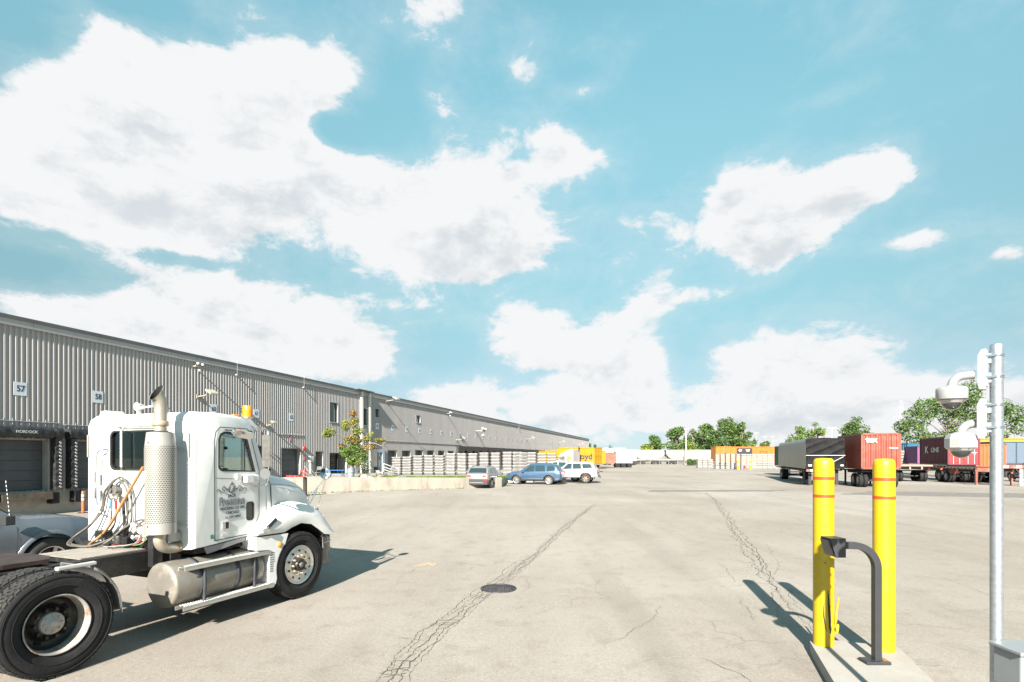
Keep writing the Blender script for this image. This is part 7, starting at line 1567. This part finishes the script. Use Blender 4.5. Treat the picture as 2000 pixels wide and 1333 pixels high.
for k in range(4): q.tube([pA + Vector((-1.2 + .8 * k, 0, -.2)), pA + Vector((20 + .8 * k, 6, -.6)), pA + Vector((45, 12, 2.5))], .03, 4)
q.build('wires', w_)
# ------------------------------------------------------------------ far trees
TL = [leafm('tree_leaf_dark', (.045, .085, .022)), leafm('tree_leaf_mid', (.075, .135, .03)), leafm('tree_leaf_light', (.12, .19, .04)), leafm('tree_leaf_yellow', (.24, .27, .03))]
def far_tree(px, ytop, halfw, Y, lab, seed, blobs=None, mats=(0, 1, 1, 2), n=2600, base_h=None, lean=0, nm='deciduous_tree', grp='trees beyond the yard', density=1.0, leafs=None):
    r = random.Random(seed); s = Y / F; X_ = (px - 1000) * s; H = CH - (ytop - 893) * s; W_ = halfw * s; o = thing(nm, lab, 'tree', (X_, Y, 0), 0, grp)
    zc0 = base_h if base_h is not None else H * .10; n = int(n * 1.5)
    q = mb(BARK); q.tube([(0, 0, 0), (lean * .2, 0, H * .3), (lean * .5, .1, H * .6), (lean, 0, H * .9)], [H * .022, H * .017, H * .011, H * .004], 7); q.build('trunk', o)
    if blobs is None:
        blobs = []
        for k in range(17):
            a = r.uniform(0, 2 * PI); v = r.random(); z = lerp(zc0 + (H - zc0) * .15, H * .90, v); rr_ = W_ * math.sin(PI * (.18 + .72 * v)) * r.uniform(.35, .85); blobs.append((rr_ * math.cos(a), rr_ * math.sin(a), z, W_ * r.uniform(.34, .50)))
        blobs.append((0, 0, H - W_ * .28, W_ * .3))
    q = mb(BARK)
    for (x, y, z, rad) in blobs: z1 = max(zc0 * .8, z * .55); q.tube([(lean * .2, 0, z1), (x * .5, y * .5, lerp(z1, z, .6)), (x, y, z)], [H * .009, H * .006, H * .003], 5)
    q.build('branch', o); q = MB(); size = leafs or s * 2.0; tot = sum(b[3] ** 2 for b in blobs)
    for (x, y, z, rad) in blobs:
        m_ = int(n * density * rad ** 2 / tot)
        for _ in range(m_):       # leaf sprays near the shell of each bough
            v = Vector((r.gauss(0, 1), r.gauss(0, 1), r.gauss(0, 1))).normalized(); k = r.uniform(.35, 1.08) ** .6; p = Vector((x, y, z)) + Vector((v.x * rad, v.y * rad, v.z * rad * .82)) * k * (1 + .22 * math.sin(v.x * 5 + seed) * math.sin(v.z * 6 + x))
            sz_ = size * r.uniform(.5, 1.25); a = Vector((r.uniform(-1, 1), r.uniform(-1, 1), r.uniform(-.7, .7))).normalized() * sz_; b = (a.cross(Vector((r.uniform(-1, 1), r.uniform(-1, 1), r.uniform(-1, 1))))).normalized() * sz_ * r.uniform(.4, .8)
            q.mat(TL[mats[r.randrange(len(mats))]]); q.add([p - a, p + b * .8, p + a, p - b], [(0, 1, 2, 3)])
    q.build('crown', o); return o
far_tree(1275, 849, 21, 185, 'round green tree behind the left hopper railcar', 1, n=2200)
far_tree(1263, 866, 13, 172, 'small yellow green tree in front of the round one', 2, mats=(3, 2, 3), n=900, base_h=.5)
far_tree(1322, 834, 25, 190, 'broad green tree left of the light pole', 3, n=2600)
far_tree(1352, 838, 22, 200, 'green tree directly behind the light pole', 4, n=2400)
far_tree(1381, 827, 27, 190, 'tall green tree right of the light pole', 5, n=3000)
far_tree(1424, 814, 30, 190, 'tallest of the distant green trees above the orange railcar', 6, n=3600)
far_tree(1450, 824, 20, 185, 'narrow green tree at the right end of the distant group', 7, n=2400)
far_tree(1400, 840, 24, 180, 'dark bushy tree behind the tall ingot stacks', 8, mats=(0, 0, 1), n=2400)
far_tree(1350, 862, 16, 168, 'low bushy tree behind the hopper railcar', 9, n=1200, base_h=.6, mats=(2, 3, 1))
far_tree(1473, 856, 9, 230, 'sparse small tree just right of the distant group', 10, n=350)
far_tree(1494, 862, 13, 200, 'low round tree above the orange railcar end', 11, n=900, base_h=1)
far_tree(1560, 830, 22, 150, 'loose pale green tree above the silver tarp', 12, mats=(1, 2, 2), n=1500)
far_tree(1592, 824, 20, 150, 'pale green tree above the black tarp', 13, mats=(1, 2, 2), n=1400)
far_tree(1610, 840, 14, 148, 'small pale tree between the black tarp and the tex container', 20, mats=(1, 2, 3), n=700)
far_tree(1673, 812, 34, 120, 'dense dark green tree above the tex container', 14, mats=(0, 1, 1), n=3800)
far_tree(1152, 866, 4, 210, 'tiny tree peeping out at the warehouse corner', 15, n=300)
far_tree(1162, 868, 6, 230, 'tiny tree just above the yellow Lloyd container', 19, n=300)
far_tree(1192, 870, 8, 240, 'small tree above the faded red container', 16, n=300)
bs = [(-14, 0, 11, 5), (-12, 0, 16, 4.5), (-7, 1, 19, 5), (-1, 0, 20, 5.5), (5, -1, 22, 5), (8, 0, 25, 4.0), (3, 0, 15, 5), (-8, 0, 8, 4), (-14, 1, 5.0, 3.4), (10, 1, 19, 5), (15, 0, 16, 4.6), (20, 0, 19, 4), (25, 0, 17, 4.2), (27, 0, 13, 4), (18, 0, 9, 4), (12, 0, 6, 3.5), (0, 0, 9, 4.5), (-18, 0, 13, 2.8)]
bs = [(a * .62, b, c * .70 + .5, d * .66) for a, b, c, d in bs]
far_tree(1853, 774, 60, 128, 'large spreading tree behind the dome cameras', 17, blobs=bs, mats=(0, 1, 1, 2), n=11000, leafs=.27)
# bush
o = thing('bush', 'dark green rounded bush at the foot of the light pole', 'bush', ((1350 - 1000) / F * 135, 135, 0)); q = MB(); r = random.Random(9)
leaf_quads(q, (-.4, 0, .9), (1.1, .8, .9), 900, .12, r, [TL[0], TL[1]]); leaf_quads(q, (.7, 0, .8), (.9, .8, .75), 700, .12, r, [TL[0], TL[1]]); q.build('foliage', o)
for t_ in (WTYRE, WRIM): bpy.data.objects.remove(t_)
